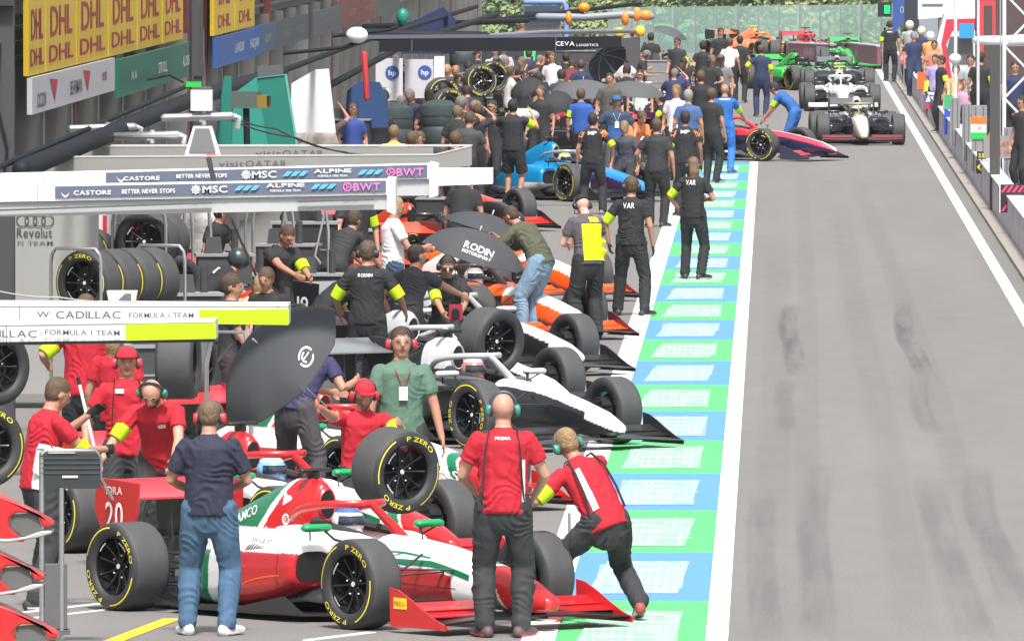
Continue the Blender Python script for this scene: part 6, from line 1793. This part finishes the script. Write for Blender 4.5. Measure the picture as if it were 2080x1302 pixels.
for f in (.235, .63):
    mb = MB(); yy = (FB(202) - FB(30)) * (f - .5); mb.add([(.036, yy - .75, .15), (.036, yy + .75, .12), (.036, yy + .2, -.12)], [(0, 1, 2)])
    part('triangle', mb, mat((.55, .03, .06), .6), bdw)
board('long dark green board with two driver names in white', 204, 369, 2.74, 3.22, GB, (('N A', .17, .5, .11, 1.2, WHITE), ('STROLL', .52, .5, .15, 2.3, WHITE), ('ALONSO', .84, .5, .15, 2.3, WHITE)), x=.2)
board('blue board with two driver names in white', 414, 508, 2.72, 3.17, BB, (('LAWSON', .48, .5, .15, 3.0, WHITE), ('HADJAR', .82, .5, .15, 3.0, WHITE)), x=.16)
board('slate blue board after the bright blue one', 509, 545, 2.72, 3.17, mat((.07, .13, .24), .5), (('ALBON', .5, .5, .13, 2.5, (.4, .4, .45)),), x=.1)
board('grey board with pale names before the brick columns', 546, 612, 2.72, 3.17, mat((.10, .11, .12), .5), (('SAINZ', .3, .5, .13, 3, (.3, .3, .3)), ('RUSSELL', .75, .5, .13, 4, (.3, .3, .3))), x=.1)
board('grey board between the brick column and the dull red boards', 628, 680, 2.72, 3.17, mat((.12, .13, .14), .5), (('PIASTRI', .5, .5, .13, 4, (.3, .3, .3)),), x=.1)
board('dull red board on the far facade', 681, 751, 2.72, 3.25, mat((.28, .08, .07), .5), (('LECLERC', .3, .5, .13, 4, (.45, .3, .3)), ('HAMILTON', .75, .5, .13, 5, (.45, .3, .3))), x=.1)
board('grey green board on the far facade', 752, 800, 2.72, 3.25, mat((.11, .13, .11), .5), (('NORRIS', .5, .5, .13, 5, (.25, .28, .25)),), x=.1)
board('pale grey board at the far end of the facade', 801, 925, 2.9, 3.5, mat((.22, .23, .22), .5), (('PIT', .2, .5, .13, 3, (.4, .4, .4)),), x=.1)

# screens standing in front of the garages
def screen(label, pts, ppm, m, thick=.05, words=(), frame=None, name='screen_panel', group='screens in front of the garages'):
    o = PP(pts[0][0], pts[0][1], ppm); O = Vector((o.x, o.y, 0))
    root = thing(name, label, 'screen', O, 0, group)
    poly = [((PP(x, y, ppm) - O).x, (PP(x, y, ppm) - O).z) for x, y in pts]
    mb = MB(); mb.prism(poly[::-1], (0, 0, 0), (1, 0, 0), (0, 0, 1), (0, thick, 0)); part('panel', mb, m, root, ang=20)
    if frame:
        mb = MB(); q = [(u, 0, v) for u, v in poly]; mb.tube(q + [q[0]], .02, 6); part('frame', mb, frame, root)
    for word, x, y, hpx, wpx, c in words:
        p = PP(x, y, ppm) - O
        lettering(word, root, mat(c, .6), p + Vector((0, -.01, 0)), (1, 0, 0), (0, 0, 1), height=hpx / ppm, width=wpx / ppm)
    return root, O
s, O = screen('tall grey screen wall with dark ring emblem and lettering behind the tyre racks', [(-60, 800), (-60, 400), (200, 400), (200, 800)], 197, mat((.28, .278, .27), .6, var=.04),
       words=(('Revolut', 70, 472, 19, 72, (.05, .05, .055)), ('F1 TEAM', 72, 493, 7, 72, (.10, .10, .10))))
mb = MB()
for k in range(4):
    p = PP(46 + k * 17, 448, 197) - O
    vs = []
    for i in range(20):
        a = 2 * math.pi * i / 20; vs += [p + Vector((r * math.cos(a), -.012 - k * .0008, r * math.sin(a))) for r in (.056, .068)]
    mb.add(vs, [(2 * i, 2 * i + 1, (2 * i + 3) % 40, (2 * i + 2) % 40) for i in range(20)])
part('emblem', mb, mat((.06, .06, .065), .5), s)
screen('white and red striped banner beside the grey screen wall', [(196, 650), (196, 430), (236, 430), (236, 650)], 190, mat((.6, .55, .55), .6), words=(('I', 213, 465, 60, 8, (.55, .02, .04)),))
TG = mat((.01, .16, .125), .5, var=.05); TG2 = mat((.02, .24, .19), .5, var=.05)
screen('dark green leaning screen left of the camera boom', [(432, 320), (455, 155), (470, 155), (470, 320)], 160, TG)
screen('dark green tall screen behind the yellow-fronted camera', [(470, 320), (475, 190), (520, 158), (545, 300)], 158, TG2)
screen('dark green tapered screen nearest the white screens', [(515, 320), (520, 160), (580, 152), (607, 320)], 156, TG, frame=mat((.1, .35, .28), .4))
screen('grey headboard on top of the green screens', [(523, 162), (523, 135), (575, 133), (573, 162)], 154, mat((.09, .10, .11), .5), thick=.2)
screen('white slanted garage screen with an oval window', [(590, 270), (592, 170), (640, 142), (668, 140), (682, 270)], 128, mat((.66, .66, .70), .6))
screen('white garage screen with a round blue emblem, left one of the two', [(763, 205), (763, 119), (818, 119), (818, 205)], 108, mat((.55, .53, .57), .6))
screen('white garage screen with a round blue emblem, right one of the two', [(822, 200), (822, 121), (880, 121), (880, 200)], 106, mat((.50, .48, .52), .6))
for lab, x, y, ppm in (('left', 797, 148, 108), ('right', 863, 147, 106)):
    O = PP(x, y, ppm); root = thing('round_emblem', 'round blue emblem with two white letters on the ' + lab + ' white screen', 'sign', O)
    mb = MB(); mb.lathe([(.002, -.02), (.13, -.02), (.13, -.005), (.002, -.005)], 24); part('disc', mb, mat((.03, .09, .32), .5), root)
    lettering('hp', root, mat(WHITE, .6), (0, -.025, .0), (1, 0, 0), (0, 0, 1), height=.10, width=.14)
screen('small white screen right of the emblem screens', [(880, 200), (882, 115), (903, 115), (903, 200)], 104, mat((.65, .65, .66), .6))
screen('dark blue garage screen below the far booms', [(815, 110), (815, 55), (900, 15), (925, 40), (925, 110)], 100, mat((.015, .03, .10), .5))
screen('dark blue cloth hood behind the tyres', [(700, 260), (705, 185), (730, 165), (770, 168), (785, 200), (788, 260)], 118, mat((.015, .05, .15), .7), thick=.4)
screen('dark partition behind the crowd', [(905, 200), (905, 95), (1300, 100), (1300, 190)], 70, mat((.05, .055, .06), .6))
screen('dark cabinet right of the long black beam', [(1210, 135), (1210, 85), (1300, 75), (1300, 150)], 84, mat((.06, .06, .07), .6), thick=.5)
s, O = screen('tilted red and white sign with a dark number', [(930, 245), (920, 205), (950, 202), (952, 240), (940, 252)], 106, mat((.62, .04, .05), .5), words=(('4', 937, 213, 10, 9, (.05, .05, .2)),), name='pit_sign')
mb = MB(); p = PP(936, 213, 106) - O; mb.lathe([(.002, -.006), (.11, -.006), (.11, -.004), (.002, -.004)], 20, c=p); part('white_oval', mb, mat(WHITE, .5), s)
screen('green illuminated sign hanging in the far crowd', [(1066, 128), (1064, 104), (1088, 104), (1086, 128)], 84, mat((.05, .65, .18), .5, emit=.1), name='pit_sign')
screen('small orange sign beside the green one in the far crowd', [(1090, 133), (1090, 115), (1106, 115), (1106, 133)], 84, mat((.8, .15, .01), .5), name='pit_sign')
boom('red flag pole among the far garages', [(740, 110, 120), (745, 200, 120)], .05, mat((.5, .03, .04), .6), 'flag_pole', 'pole')
# big camera on a stand with a yellow front, wrapped camera, blue crane
def ex_cam(root, w, d, h):
    m = MB(); m.box((.22, -.03, -.02), (.12, .16, .15)); part('lens_hood', m, mat((.22, .15, .03), .5), root)
    m = MB(); m.box((.285, -.035, -.01), (.02, .12, .11)); part('lens', m, mat((.01, .01, .01), .2), root)
    m = MB(); m.tube([(0, 0, -h / 2), (.02, 0, -.9)], .04, 8); part('pedestal', m, DKM, root)
boxthing('broadcast_camera', 'large grey camera with a yellow-brown front before the green screens', 'camera', 500, 203, 172, .32, .2, .20, mat((.08, .11, .10), .5), rot=-12, extra=ex_cam)
def ex_wrap(root, w, d, h):
    m = MB(); m.sphere((.08, 0, .03), (.32, .16, .13), 0, 16, 10); part('rain_cover', m, mat((.45, .45, .42), .4, bump=1.0, bscale=14, var=.3, vscale=12), root)
boxthing('broadcast_camera', 'camera wrapped in a crinkled silver cover on the shoulder of the man in shorts', 'camera', 1052, 238, 112, .4, .2, .2, DKM, rot=10, extra=ex_wrap)
boxthing('broadcast_camera', 'camera in a white rain cover near the shaved-headed man', 'camera', 1462, 178, 84, .3, .2, .2, DKM, rot=10, extra=ex_wrap)
c = PP(1150, 60, 78); root = thing('crane_frame', 'pale blue lifting frame standing at the far end of the garages', 'crane', (c.x, c.y, 0))
top = PP(1150, 5, 78).z; lx_ = (PP(1068, 5, 78) - c).x
mb = MB(); mb.tube([(0, 0, 0), (0, 0, top - .1), (-.08, 0, top), (lx_, 0, top)], .075, 10, round_=True); part('arm', mb, mat((.16, .25, .62), .5), root)
mb = MB(); mb.box((lx_ / 2 - .1, .4, top - .35), (-lx_ * .9, .3, .5)); part('cabin', mb, mat((.05, .07, .12), .5), root)
mb = MB(); mb.box((lx_ / 2 - .1, 1, top - .75), (-lx_ * .95, 1.0, .42), taper=.9); part('hood', mb, mat((.62, .64, .58), .6), root)

def cable(label, pts, r=.008, c=(.03, .03, .035)):
    o3 = [PP(*p) for p in pts]; b0 = o3[0].copy(); fine = []
    for i in range(len(o3) - 1):
        for q in range(6):
            t = q / 6; p = o3[i].lerp(o3[i + 1], t); p.z -= .10 * math.sin(math.pi * t) * (o3[i] - o3[i + 1]).length * .3; fine.append(p - b0)
    fine.append(o3[-1] - b0)
    m = MB(); m.tube(fine, r, 6); o = link('cable', m.mesh(plastic(c)), None, b0); tag(o, label, 'cable', 'cables hanging around the gantries')
cable('black cable sagging from the white canister to the grey tray', [(440, 222, 200), (560, 262, 198), (705, 310, 196)])
cable('second black cable from the white canister across the tyres', [(440, 230, 200), (600, 280, 198), (760, 316, 196)])
cable('cable looped over the first yellow boards', [(410, 0, 150), (408, 60, 152), (418, 170, 156)], .006)
cable('black strut standing on the nearer slate banner', [(424, 322, 242), (440, 385, 243), (446, 440, 244)], .022)
cable('thin cable above the lime-ended gantries', [(-10, 590, 325), (120, 604, 324), (280, 612, 323)], .005, (.4, .4, .4))
c = PP(247, 606, 320); root = thing('bracket_box', 'small white bracket box standing on the lime-ended gantry', 'bracket', c)
mb = MB(); mb.box((0, .1, 0), (.16, .12, .09), taper=1.2); part('box', mb, WB, root, ang=20)
mb = MB(); mb.prism([(-.04, -.03), (.06, -.03), (.06, .03), (.02, .03)], (0, .03, 0), (1, 0, 0), (0, 0, 1), (0, .008, 0)); part('slot', mb, mat((.12, .12, .12), .5), root)
# ================================================================ RIGHT-HAND SIDE
XW = 3.62
yw0, yw1 = 40.0, G(1800, 150).y
W = thing('pit_wall', 'low pale lavender pit wall along the right of the lane', 'wall', (XW, yw0, 0))
mb = MB(); mb.box((.09, (yw1 - yw0) / 2, .31), (.18, yw1 - yw0, .62)); part('face', mb, mat((.46, .43, .48), .6, var=.14, vscale=1.2), W, ang=20)
mb = MB(); mb.box((.10, (yw1 - yw0) / 2, .635), (.26, yw1 - yw0, .03)); part('coping', mb, mat((.55, .52, .56), .6), W, ang=20)
mb = MB(); yy = 3
while yy < yw1 - yw0:
    mb.box((-.008, yy, .30), (.016, .06, .56)); yy += 4.0
part('joint_cover', mb, mat((.45, .42, .50), .6), W, ang=20)
struct('kerb', MB().box((XW - .10, (yw0 + yw1) / 2, .03), (.2, yw1 - yw0, .06)), mat((.30, .28, .25), .7))
struct('wall_walkway', MB().box((XW + 2.4, (yw0 + yw1) / 2, .15), (4.4, yw1 - yw0, .3)), mat((.2, .2, .2), .8))
# end wall with maroon boards and glazed fence
def endboard(label, pa, pb, y0, y1, ppa, ppb, m, words=()):
    a, b = PP(pa, y0, ppa), PP(pb, y0, ppb); root = thing('advertising_board', label, 'board', a, 0, 'maroon boards at the bend')
    d = b - a; L = Vector((d.x, d.y, 0)).length; root.rotation_euler = (0, 0, math.atan2(d.y, d.x))
    h = (y1 - y0) / ppa
    mb = MB(); mb.box((L / 2, .06, -h / 2), (L, .12, h)); part('panel', mb, m, root, ang=20)
    mb = MB(); mb.box((L / 2, .05, .02), (L, .16, .04)); part('top_edge', mb, mat((.6, .58, .58), .5), root, ang=20)
    for w_, f, hg, wd, c in words: lettering(w_, root, mat(c, .6), (L * f, -.004, -h / 2), (1, 0, 0), (0, 0, 1), height=hg, width=wd)
MAR = mat((.20, .06, .09), .5)
endboard('maroon board with pale lettering nearest the wall at the bend', 1700, 1782, 86, 122, 66, 68, MAR, (('QATAR AIRWAYS', .5, .26, 1.0, (.5, .38, .42)),))
endboard('maroon board with pale lettering left of the bend board', 1600, 1698, 88, 118, 65, 66, MAR, (('QATAR AIRWAYS', .45, .24, 1.2, (.5, .38, .42)),))
fen = thing('glazed_fence', 'tall green-tinted glazed fence with grey posts beyond the lane end', 'fence', PP(1240, 95, 62))
O = PP(1240, 95, 62); Bp = PP(1830, 95, 60)
gl = mat((.27, .40, .36), .35, alpha=.40, var=.03, vscale=.6)
n = 14; zt, zb = 5.3 - (16 + 213) / 62, -1.0
for i in range(n):
    a, b = O.lerp(Bp, i / n) - O, O.lerp(Bp, (i + 1) / n) - O
    mb = MB(); mb.box(((a.x + b.x) / 2, (a.y + b.y) / 2, (zt + zb) / 2 - O.z), (b.x - a.x - .04, .02, zt - zb)); part('glass_pane', mb, gl, fen, ang=20)
    mb = MB(); mb.box((a.x, a.y - .03, (zt + zb) / 2 - O.z), (.07 if i % 3 else .16, .08, zt - zb + .1)); part('fence_post', mb, mat((.16, .2, .19), .5), fen, ang=20)
def sign(label, x0, y0, x1, y1, ppm, m, words=(), stripes=None, post_=True, name='pit_board', group='boards and signs on the pit wall'):
    c = PP((x0 + x1) / 2, (y0 + y1) / 2, ppm); w, h = (x1 - x0) / ppm, (y1 - y0) / ppm
    root = thing(name, label, 'sign', c, 0, group)
    mb = MB(); mb.box((0, 0, 0), (w, .04, h)); part('panel', mb, m, root, ang=20)
    if stripes:
        for nm, c3, polys in stripes:
            mb = MB()
            for j, poly in enumerate(polys): mb.add([(u * w, -.024 - j * .0005, v * h) for u, v in poly], [tuple(range(len(poly)))])
            part(nm, mb, mat(c3, .5), root)
    for word, u, v, hh, ww, c3 in words: lettering(word, root, mat(c3, .6), (u * w, -.028, v * h), (1, 0, 0), (0, 0, 1), height=hh * h, width=ww * w)
    if post_:
        mb = MB(); mb.box((0, .03, -h / 2 - .3), (.03, .02, .6)); part('stick', mb, STEEL, root)
    return root
OR = (.85, .14, .01)
sign('flag board in orange, white and green hanging on the pit wall', 1972, 238, 2003, 283, 112, mat((.7, .7, .68), .6), (('GR', .05, 0, .16, .34, (.35, .1, .1)),), (('orange_band', OR, [((-.5, .18), (.5, .18), (.5, .5), (-.5, .5))]), ('green_band', (.01, .40, .06), [((-.5, -.5), (.5, -.5), (.5, -.2), (-.5, -.2))])))
sign('tall board, green above and blue below, hanging on the pit wall', 1918, 193, 1952, 274, 97, mat((.015, .05, .42), .6), (('Y', -.2, .12, .06, .3, (.7, .7, .7)),), (('green_half', (.02, .33, .12), [((-.5, .14), (.5, .2), (.5, .5), (-.5, .5))]), ('white_mark', (.6, .65, .3), [((-.3, .5), (-.2, .5), (-.2, .82), (-.3, .82)), ((.0, .45), (.1, .45), (.1, .8), (0, .8))])))
sign('orange-red board in the marshals group', 1863, 147, 1883, 181, 84, mat((.85, .10, .01), .6))
sign('small yellow board below the orange-red one', 1878, 166, 1895, 186, 86, mat((.75, .72, .02), .6))
sign('small blue and red flag board hanging low on the pit wall', 1880, 193, 1900, 222, 88, mat((.05, .06, .35), .6), (), (('red_band', (.55, .03, .08), [((-.5, -.5), (.5, -.5), (.5, -.1), (-.5, -.1))]), ('white_wedge', (.6, .6, .62), [((-.5, .0), (.1, .0), (-.2, .5))])))
sign('grey electronic board with red dot lettering', 1998, 276, 2052, 322, 120, mat((.22, .21, .20), .6), (('P LAP', .15, .15, .22, .6, (.5, .08, .08)), ('BOX IN', .1, -.22, .22, .66, (.5, .08, .08)), ), None)
CH1 = [((-.42, 0), (0, .42), (.20, .42), (-.22, 0), (.20, -.42), (0, -.42)), ((-.05, 0), (.32, .42), (.48, .42), (.14, 0), (.48, -.42), (.32, -.42))]
sign('black sign with two yellow chevrons pointing left', 1982, 326, 2008, 353, 116, mat((.02, .02, .02), .5), (), (('chevron', (.70, .62, .02), [CH1[0][:4], (CH1[0][3], CH1[0][0], CH1[0][5], CH1[0][4]), CH1[1][:4], (CH1[1][3], CH1[1][0], CH1[1][5], CH1[1][4])]),))
sign('tiny black and yellow numbered sign above the chevrons', 1984, 308, 2004, 324, 116, mat((.02, .02, .02), .5), (('231', 0, 0, .5, .7, (.7, .62, .02)),))
ds = [((-.46 + k * .16, .22), (-.38 + k * .16, .22), (-.24 + k * .16, .46), (-.32 + k * .16, .46)) for k in range(5)] + [((-.46 + k * .16, -.46), (-.38 + k * .16, -.46), (-.24 + k * .16, -.22), (-.32 + k * .16, -.22)) for k in range(5)]
sign('black board with pink diagonal stripes at the right edge', 2030, 375, 2100, 432, 131, mat((.03, .015, .02), .5), (('QATAR', .0, 0, .2, .6, (.6, .04, .12)),), (('stripe', (.62, .04, .12), ds), ('white_edge', (.65, .6, .65), [((-.5, -.5), (-.47, -.5), (-.47, .5), (-.5, .5))])), post_=False)
sign('pale red speed sign among the marshals', 1826, 105, 1846, 130, 78, mat((.35, .12, .14), .6), (('60', 0, 0, .4, .6, (.6, .5, .5)),))
# grey cabinets behind the wall
for i, (x0, x1, yt, yb, ppm) in enumerate(((1955, 1972, 212, 330, 108), (1974, 2005, 215, 350, 112), (1930, 1950, 200, 290, 102), (2040, 2062, 260, 400, 120), (2064, 2100, 268, 400, 122))):
    a = PP((x0 + x1) / 2, yt, ppm); root = thing('barrier_cabinet', 'grey upright cabinet behind the pit wall, ' + ('left of the tricolour board', 'behind the tricolour board', 'behind the green and blue board', 'right of the thick post', 'cut by the right edge')[i], 'cabinet', (a.x, a.y, .3), 0, 'grey cabinets behind the pit wall')
    w = (x1 - x0) / ppm; h = max(a.z - .3, .3)
    mb = MB(); mb.box((0, .2, h / 2), (w, .4, h)); part('case', mb, mat((.20, .205, .21), .5, var=.08), root, ang=20)
    mb = MB()
    for q in (-.25, .25): mb.box((q * w, -.008, h / 2), (.02, .02, h * .96))
    part('rib', mb, mat((.10, .10, .11), .5), root)
def pole(label, px, y0, ppm, r, m, z0=0, group='poles on the right-hand side', truss=False):
    a = PP(px, y0, ppm); root = thing('pole', label, 'pole', (a.x, a.y, z0), 0, group)
    mb = MB()
    if truss:
        for q in (-1, 1): mb.tube([(q * .22, 0, 0), (q * .22, 0, a.z - z0)], r, 8)
        part('chord', mb, m, root); mb = MB(); z = .0
        s_ = 1
        while z < a.z - z0: mb.tube([(-s_ * .22, 0, z), (s_ * .22, 0, z + .45)], r * .6, 6); z += .45; s_ = -s_
        part('brace', mb, m, root)
    else:
        mb.box((0, 0, (a.z - z0) / 2), (2 * r, 2 * r, a.z - z0)) if r > .05 else mb.tube([(0, 0, 0), (0, 0, a.z - z0)], r, 10)
        part('shaft', mb, m, root, ang=20)
        mb = MB(); mb.box((0, 0, .02), (4 * r, 4 * r, .04)); part('foot', mb, m, root)
pole('thick grey post rising behind the pit wall at the right', 2021, 92, 122, .085, mat((.055, .053, .053), .5))
pole('slim white pole above the round white lantern', 1941, -40, 100, .035, mat((.6, .6, .6), .4))
pole('white lattice mast at the top right corner', 2066, -60, 118, .035, mat((.62, .62, .64), .4), truss=True)
pole('thin grey cable pole left of the lattice mast', 2032, -60, 118, .012, mat((.3, .3, .32), .4))
pole('white vertical post beside the red frame', 1987, -40, 108, .03, mat((.5, .5, .58), .4))
c = PP(1940, 120, 100); root = thing('lantern', 'round white lantern helmet-shaped on the slim white pole', 'lamp', c)
mb = MB(); mb.sphere((0, 0, 0), (.13, .13, .11), 0, 18, 10); part('globe', mb, mat((.62, .68, .66), .4), root)
mb = MB(); mb.tube([(0, 0, .1), (0, 0, .3)], .02, 8); part('neck', mb, ALU, root)
# red and white truck / hospitality cab
root, O = screen('red and white curved truck front behind the marshals', [(1905, 240), (1900, 95), (1918, 30), (1990, 25), (1990, 240)], 78, mat((.55, .56, .58), .5), thick=2.5, name='truck', group='vehicles on the right')
root['category'] = 'truck'
for nm, pts, m, off in (('red_band', [(1912, 90), (1922, 40), (1990, 38), (1990, 60), (1935, 62), (1922, 90), (1934, 160), (1924, 160)], mat((.50, .03, .06), .4), -.02), ('window', [(1922, 105), (1930, 75), (1975, 75), (1978, 130), (1935, 130)], mat((.10, .11, .12), .2, coat=.5), -.03), ('blue_box', [(1948, 48), (1978, 48), (1978, 78), (1948, 78)], mat((.02, .25, .50), .5), -.30)):
    mb = MB(); mb.prism([((PP(x, y, 78) - O).x, (PP(x, y, 78) - O).z) for x, y in pts][::-1], (0, off, 0), (1, 0, 0), (0, 0, 1), (0, .03, 0)); part(nm, mb, m, root, ang=20)
screen('white canopy with a dark slot above the truck', [(1865, 40), (1865, -30), (1995, -30), (1995, 30)], 74, mat((.55, .60, .68), .6), thick=2, words=(('I', 1894, 11, 5, 42, (.12, .12, .12)),), name='canopy', group='structures on the right')
screen('dark red shed with a bright red frame at the top right', [(1985, 200), (1985, -30), (2110, -30), (2110, 200)], 82, mat((.07, .045, .045), .7, var=.1), thick=3, name='shed', group='structures on the right')
root, O = screen('bright red door frame on the dark red shed', [(1990, 120), (1990, 2), (2022, 2), (2022, 120), (2016, 120), (2016, 12), (1998, 12), (1998, 120)], 84, mat((.55, .04, .05), .5), thick=.1, name='door_frame', group='structures on the right')
screen('navy banner with a pale ring on the far right side', [(1813, 70), (1813, -30), (1838, -30), (1836, 48)], 72, mat((.03, .07, .24), .5), words=(('O', 1832, 20, 14, 8, (.3, .36, .5)),), name='banner', group='structures on the right')
screen('black wedge-shaped cab beside the navy banner', [(1838, 60), (1838, -30), (1864, -30), (1878, 60)], 71, mat((.025, .03, .04), .5), thick=1.5, name='cab', group='structures on the right')
screen('grey block between the black cab and the truck', [(1872, 120), (1866, 30), (1905, 20), (1905, 120)], 72, mat((.22, .24, .27), .6), thick=1, name='equipment_block', group='structures on the right')
root, O = screen('black signal box with a lit green lamp at the end of the pit wall', [(1783, 35), (1783, 5), (1811, 5), (1811, 35)], 70, mat((.015, .015, .018), .5), thick=.2, name='signal_box', group='structures on the right')
mb = MB(); p = PP(1802, 20, 70) - O; mb.box((p.x, -.02, p.z), (.16, .03, .24)); part('green_lamp', mb, mat((.0, .75, .12), .4, emit=.6), root)
mb = MB(); mb.box((.2, .1, .7), (.06, .06, 1.5)); part('stand', mb, DKM, root)
c = PP(2075, 75, 105); root = thing('air_duct', 'pale horizontal duct ending at the thick grey post', 'duct', PP(1985, 82, 105))
mb = MB(); mb.tube([(0, 0, 0), (.5, 0, -.02), (1.0, 0, .0), (1.5, 0, -.03)], [.08, .11, .12, .10], 12, round_=True); part('tube', mb, mat((.55, .60, .60), .5), root)
# ================================================================ TREES BEYOND THE FENCE
LEAVES = [mat((.20, .25, .11), .8, var=.2, vscale=.8), mat((.26, .29, .13), .8, var=.2, vscale=.8), mat((.14, .20, .11), .8, var=.2, vscale=.8)]
def tree(label, x, y, zg, ht, rad, kind, seed):
    r = random.Random(seed); root = thing('tree', label, 'tree', (x, y, zg), r.uniform(0, 6), 'trees beyond the fence')
    m = MB(); th = ht * .42
    m.tube([(0, 0, 0), (.1, 0, th * .5), (0, .15, th), (.1, .1, ht * .75)], [.30, .22, .16, .05], 8)
    for k in range(6):
        a = r.uniform(0, 6.28); zz = th * r.uniform(.5, 1.1)
        m.tube([(0, 0, zz), (math.cos(a) * rad * .4, math.sin(a) * rad * .4, zz + rad * .35), (math.cos(a) * rad * .75, math.sin(a) * rad * .75, zz + rad * .5)], [.11, .07, .03], 6)
    part('trunk', m, mat((.09, .07, .05), .9, bump=.4, bscale=8), root)
    for s_ in range(2):
        m = MB()
        for c_ in range(46):
            a = r.uniform(0, 6.28); e = r.uniform(-.9, 1.0); k = r.uniform(.35, 1.0)
            cx, cy, cz = rad * k * math.cos(a) * math.sqrt(max(0, 1 - e * e * .6)), rad * k * math.sin(a) * math.sqrt(max(0, 1 - e * e * .6)), ht * .60 + ht * .36 * e
            cr = r.uniform(.35, .85)
            for q in range(34):
                p = Vector((cx + r.gauss(0, cr * .55), cy + r.gauss(0, cr * .55), cz + r.gauss(0, cr * .4)))
                u = Vector((r.gauss(0, 1), r.gauss(0, 1), r.gauss(0, .6))).normalized() * r.uniform(.10, .20); v = u.orthogonal().normalized() * r.uniform(.06, .12)
                m.add([p - u, p + v, p + u, p - v], [(0, 1, 2, 3)])
        link('crown', m.mesh(LEAVES[(kind + s_) % 3], smooth=False), root)
k = 0
names = ['yellow-green', 'olive green', 'dark green']
for i, (px, ppm, kd) in enumerate(((960, 50, 2), (1040, 47, 0), (1120, 50, 2), (1200, 46, 0), (1290, 49, 0), (1365, 46, 2), (1430, 50, 2), (1500, 47, 1), (1570, 50, 1), (1650, 46, 1), (1730, 50, 1), (1800, 47, 0), (1880, 50, 0), (1960, 48, 2), (2040, 50, 0), (1080, 40, 2), (1240, 40, 0), (1400, 40, 2), (1560, 40, 1), (1700, 40, 1), (1850, 40, 0))):
    p = PP(px, 30, ppm)
    pos = ('above the blue lifting frame', 'behind the orange ball cover', 'at the left end of the glazed fence', 'behind the grey far umbrella', 'over the middle of the glazed fence', 'behind the orange car', 'above the maroon boards', 'left of the signal box')[min(7, max(0, int((px - 1000) / 100)))]
    tree(('%s tree ' % names[kd]) + pos + (', in the back row' if ppm == 40 else ''), p.x, p.y, -6.3, 9.0 + (i % 3) * .8, 2.6 + (i % 2) * .5, {0: 0, 1: 1, 2: 2}[kd], 100 + i)
mb = MB(); rg = random.Random(11)
for q in range(26000):
    px = rg.uniform(900, 2150); ppm = rg.uniform(38, 54); p = PP(px, 60, ppm); p.z = rg.uniform(-6.5, -1.0 + rg.gauss(0, .7))
    u = Vector((rg.gauss(0, 1), rg.gauss(0, 1), rg.gauss(0, .7))).normalized() * rg.uniform(.12, .26); v = u.orthogonal().normalized() * rg.uniform(.08, .15)
    mb.add([p - u, p + v, p + u, p - v], [(0, 1, 2, 3)])
o = link('undergrowth', mb.mesh(LEAVES[0], smooth=False)); tag(o, 'mass of green undergrowth beneath the trees beyond the fence', 'undergrowth', kind='stuff')

# ================================================================ AIR
hz = bpy.data.materials.new('haze'); hz.use_nodes = True
t = hz.node_tree; t.nodes.remove(t.nodes['Principled BSDF'])
pv = t.nodes.new('ShaderNodeVolumePrincipled'); pv.inputs['Color'].default_value = (.86, .90, .95, 1); pv.inputs['Density'].default_value = 0.00009; pv.inputs['Anisotropy'].default_value = .2
t.links.new(pv.outputs[0], t.nodes['Material Output'].inputs['Volume'])
mb = MB(); mb.box((0, 400, 1.0), (830, 1030, 19.5))
o = link('haze', mb.mesh(hz, smooth=False)); o['kind'] = 'stuff'; o['label'] = 'thin pale haze filling the air over the whole pit lane'; o['category'] = 'haze'
finish_people()
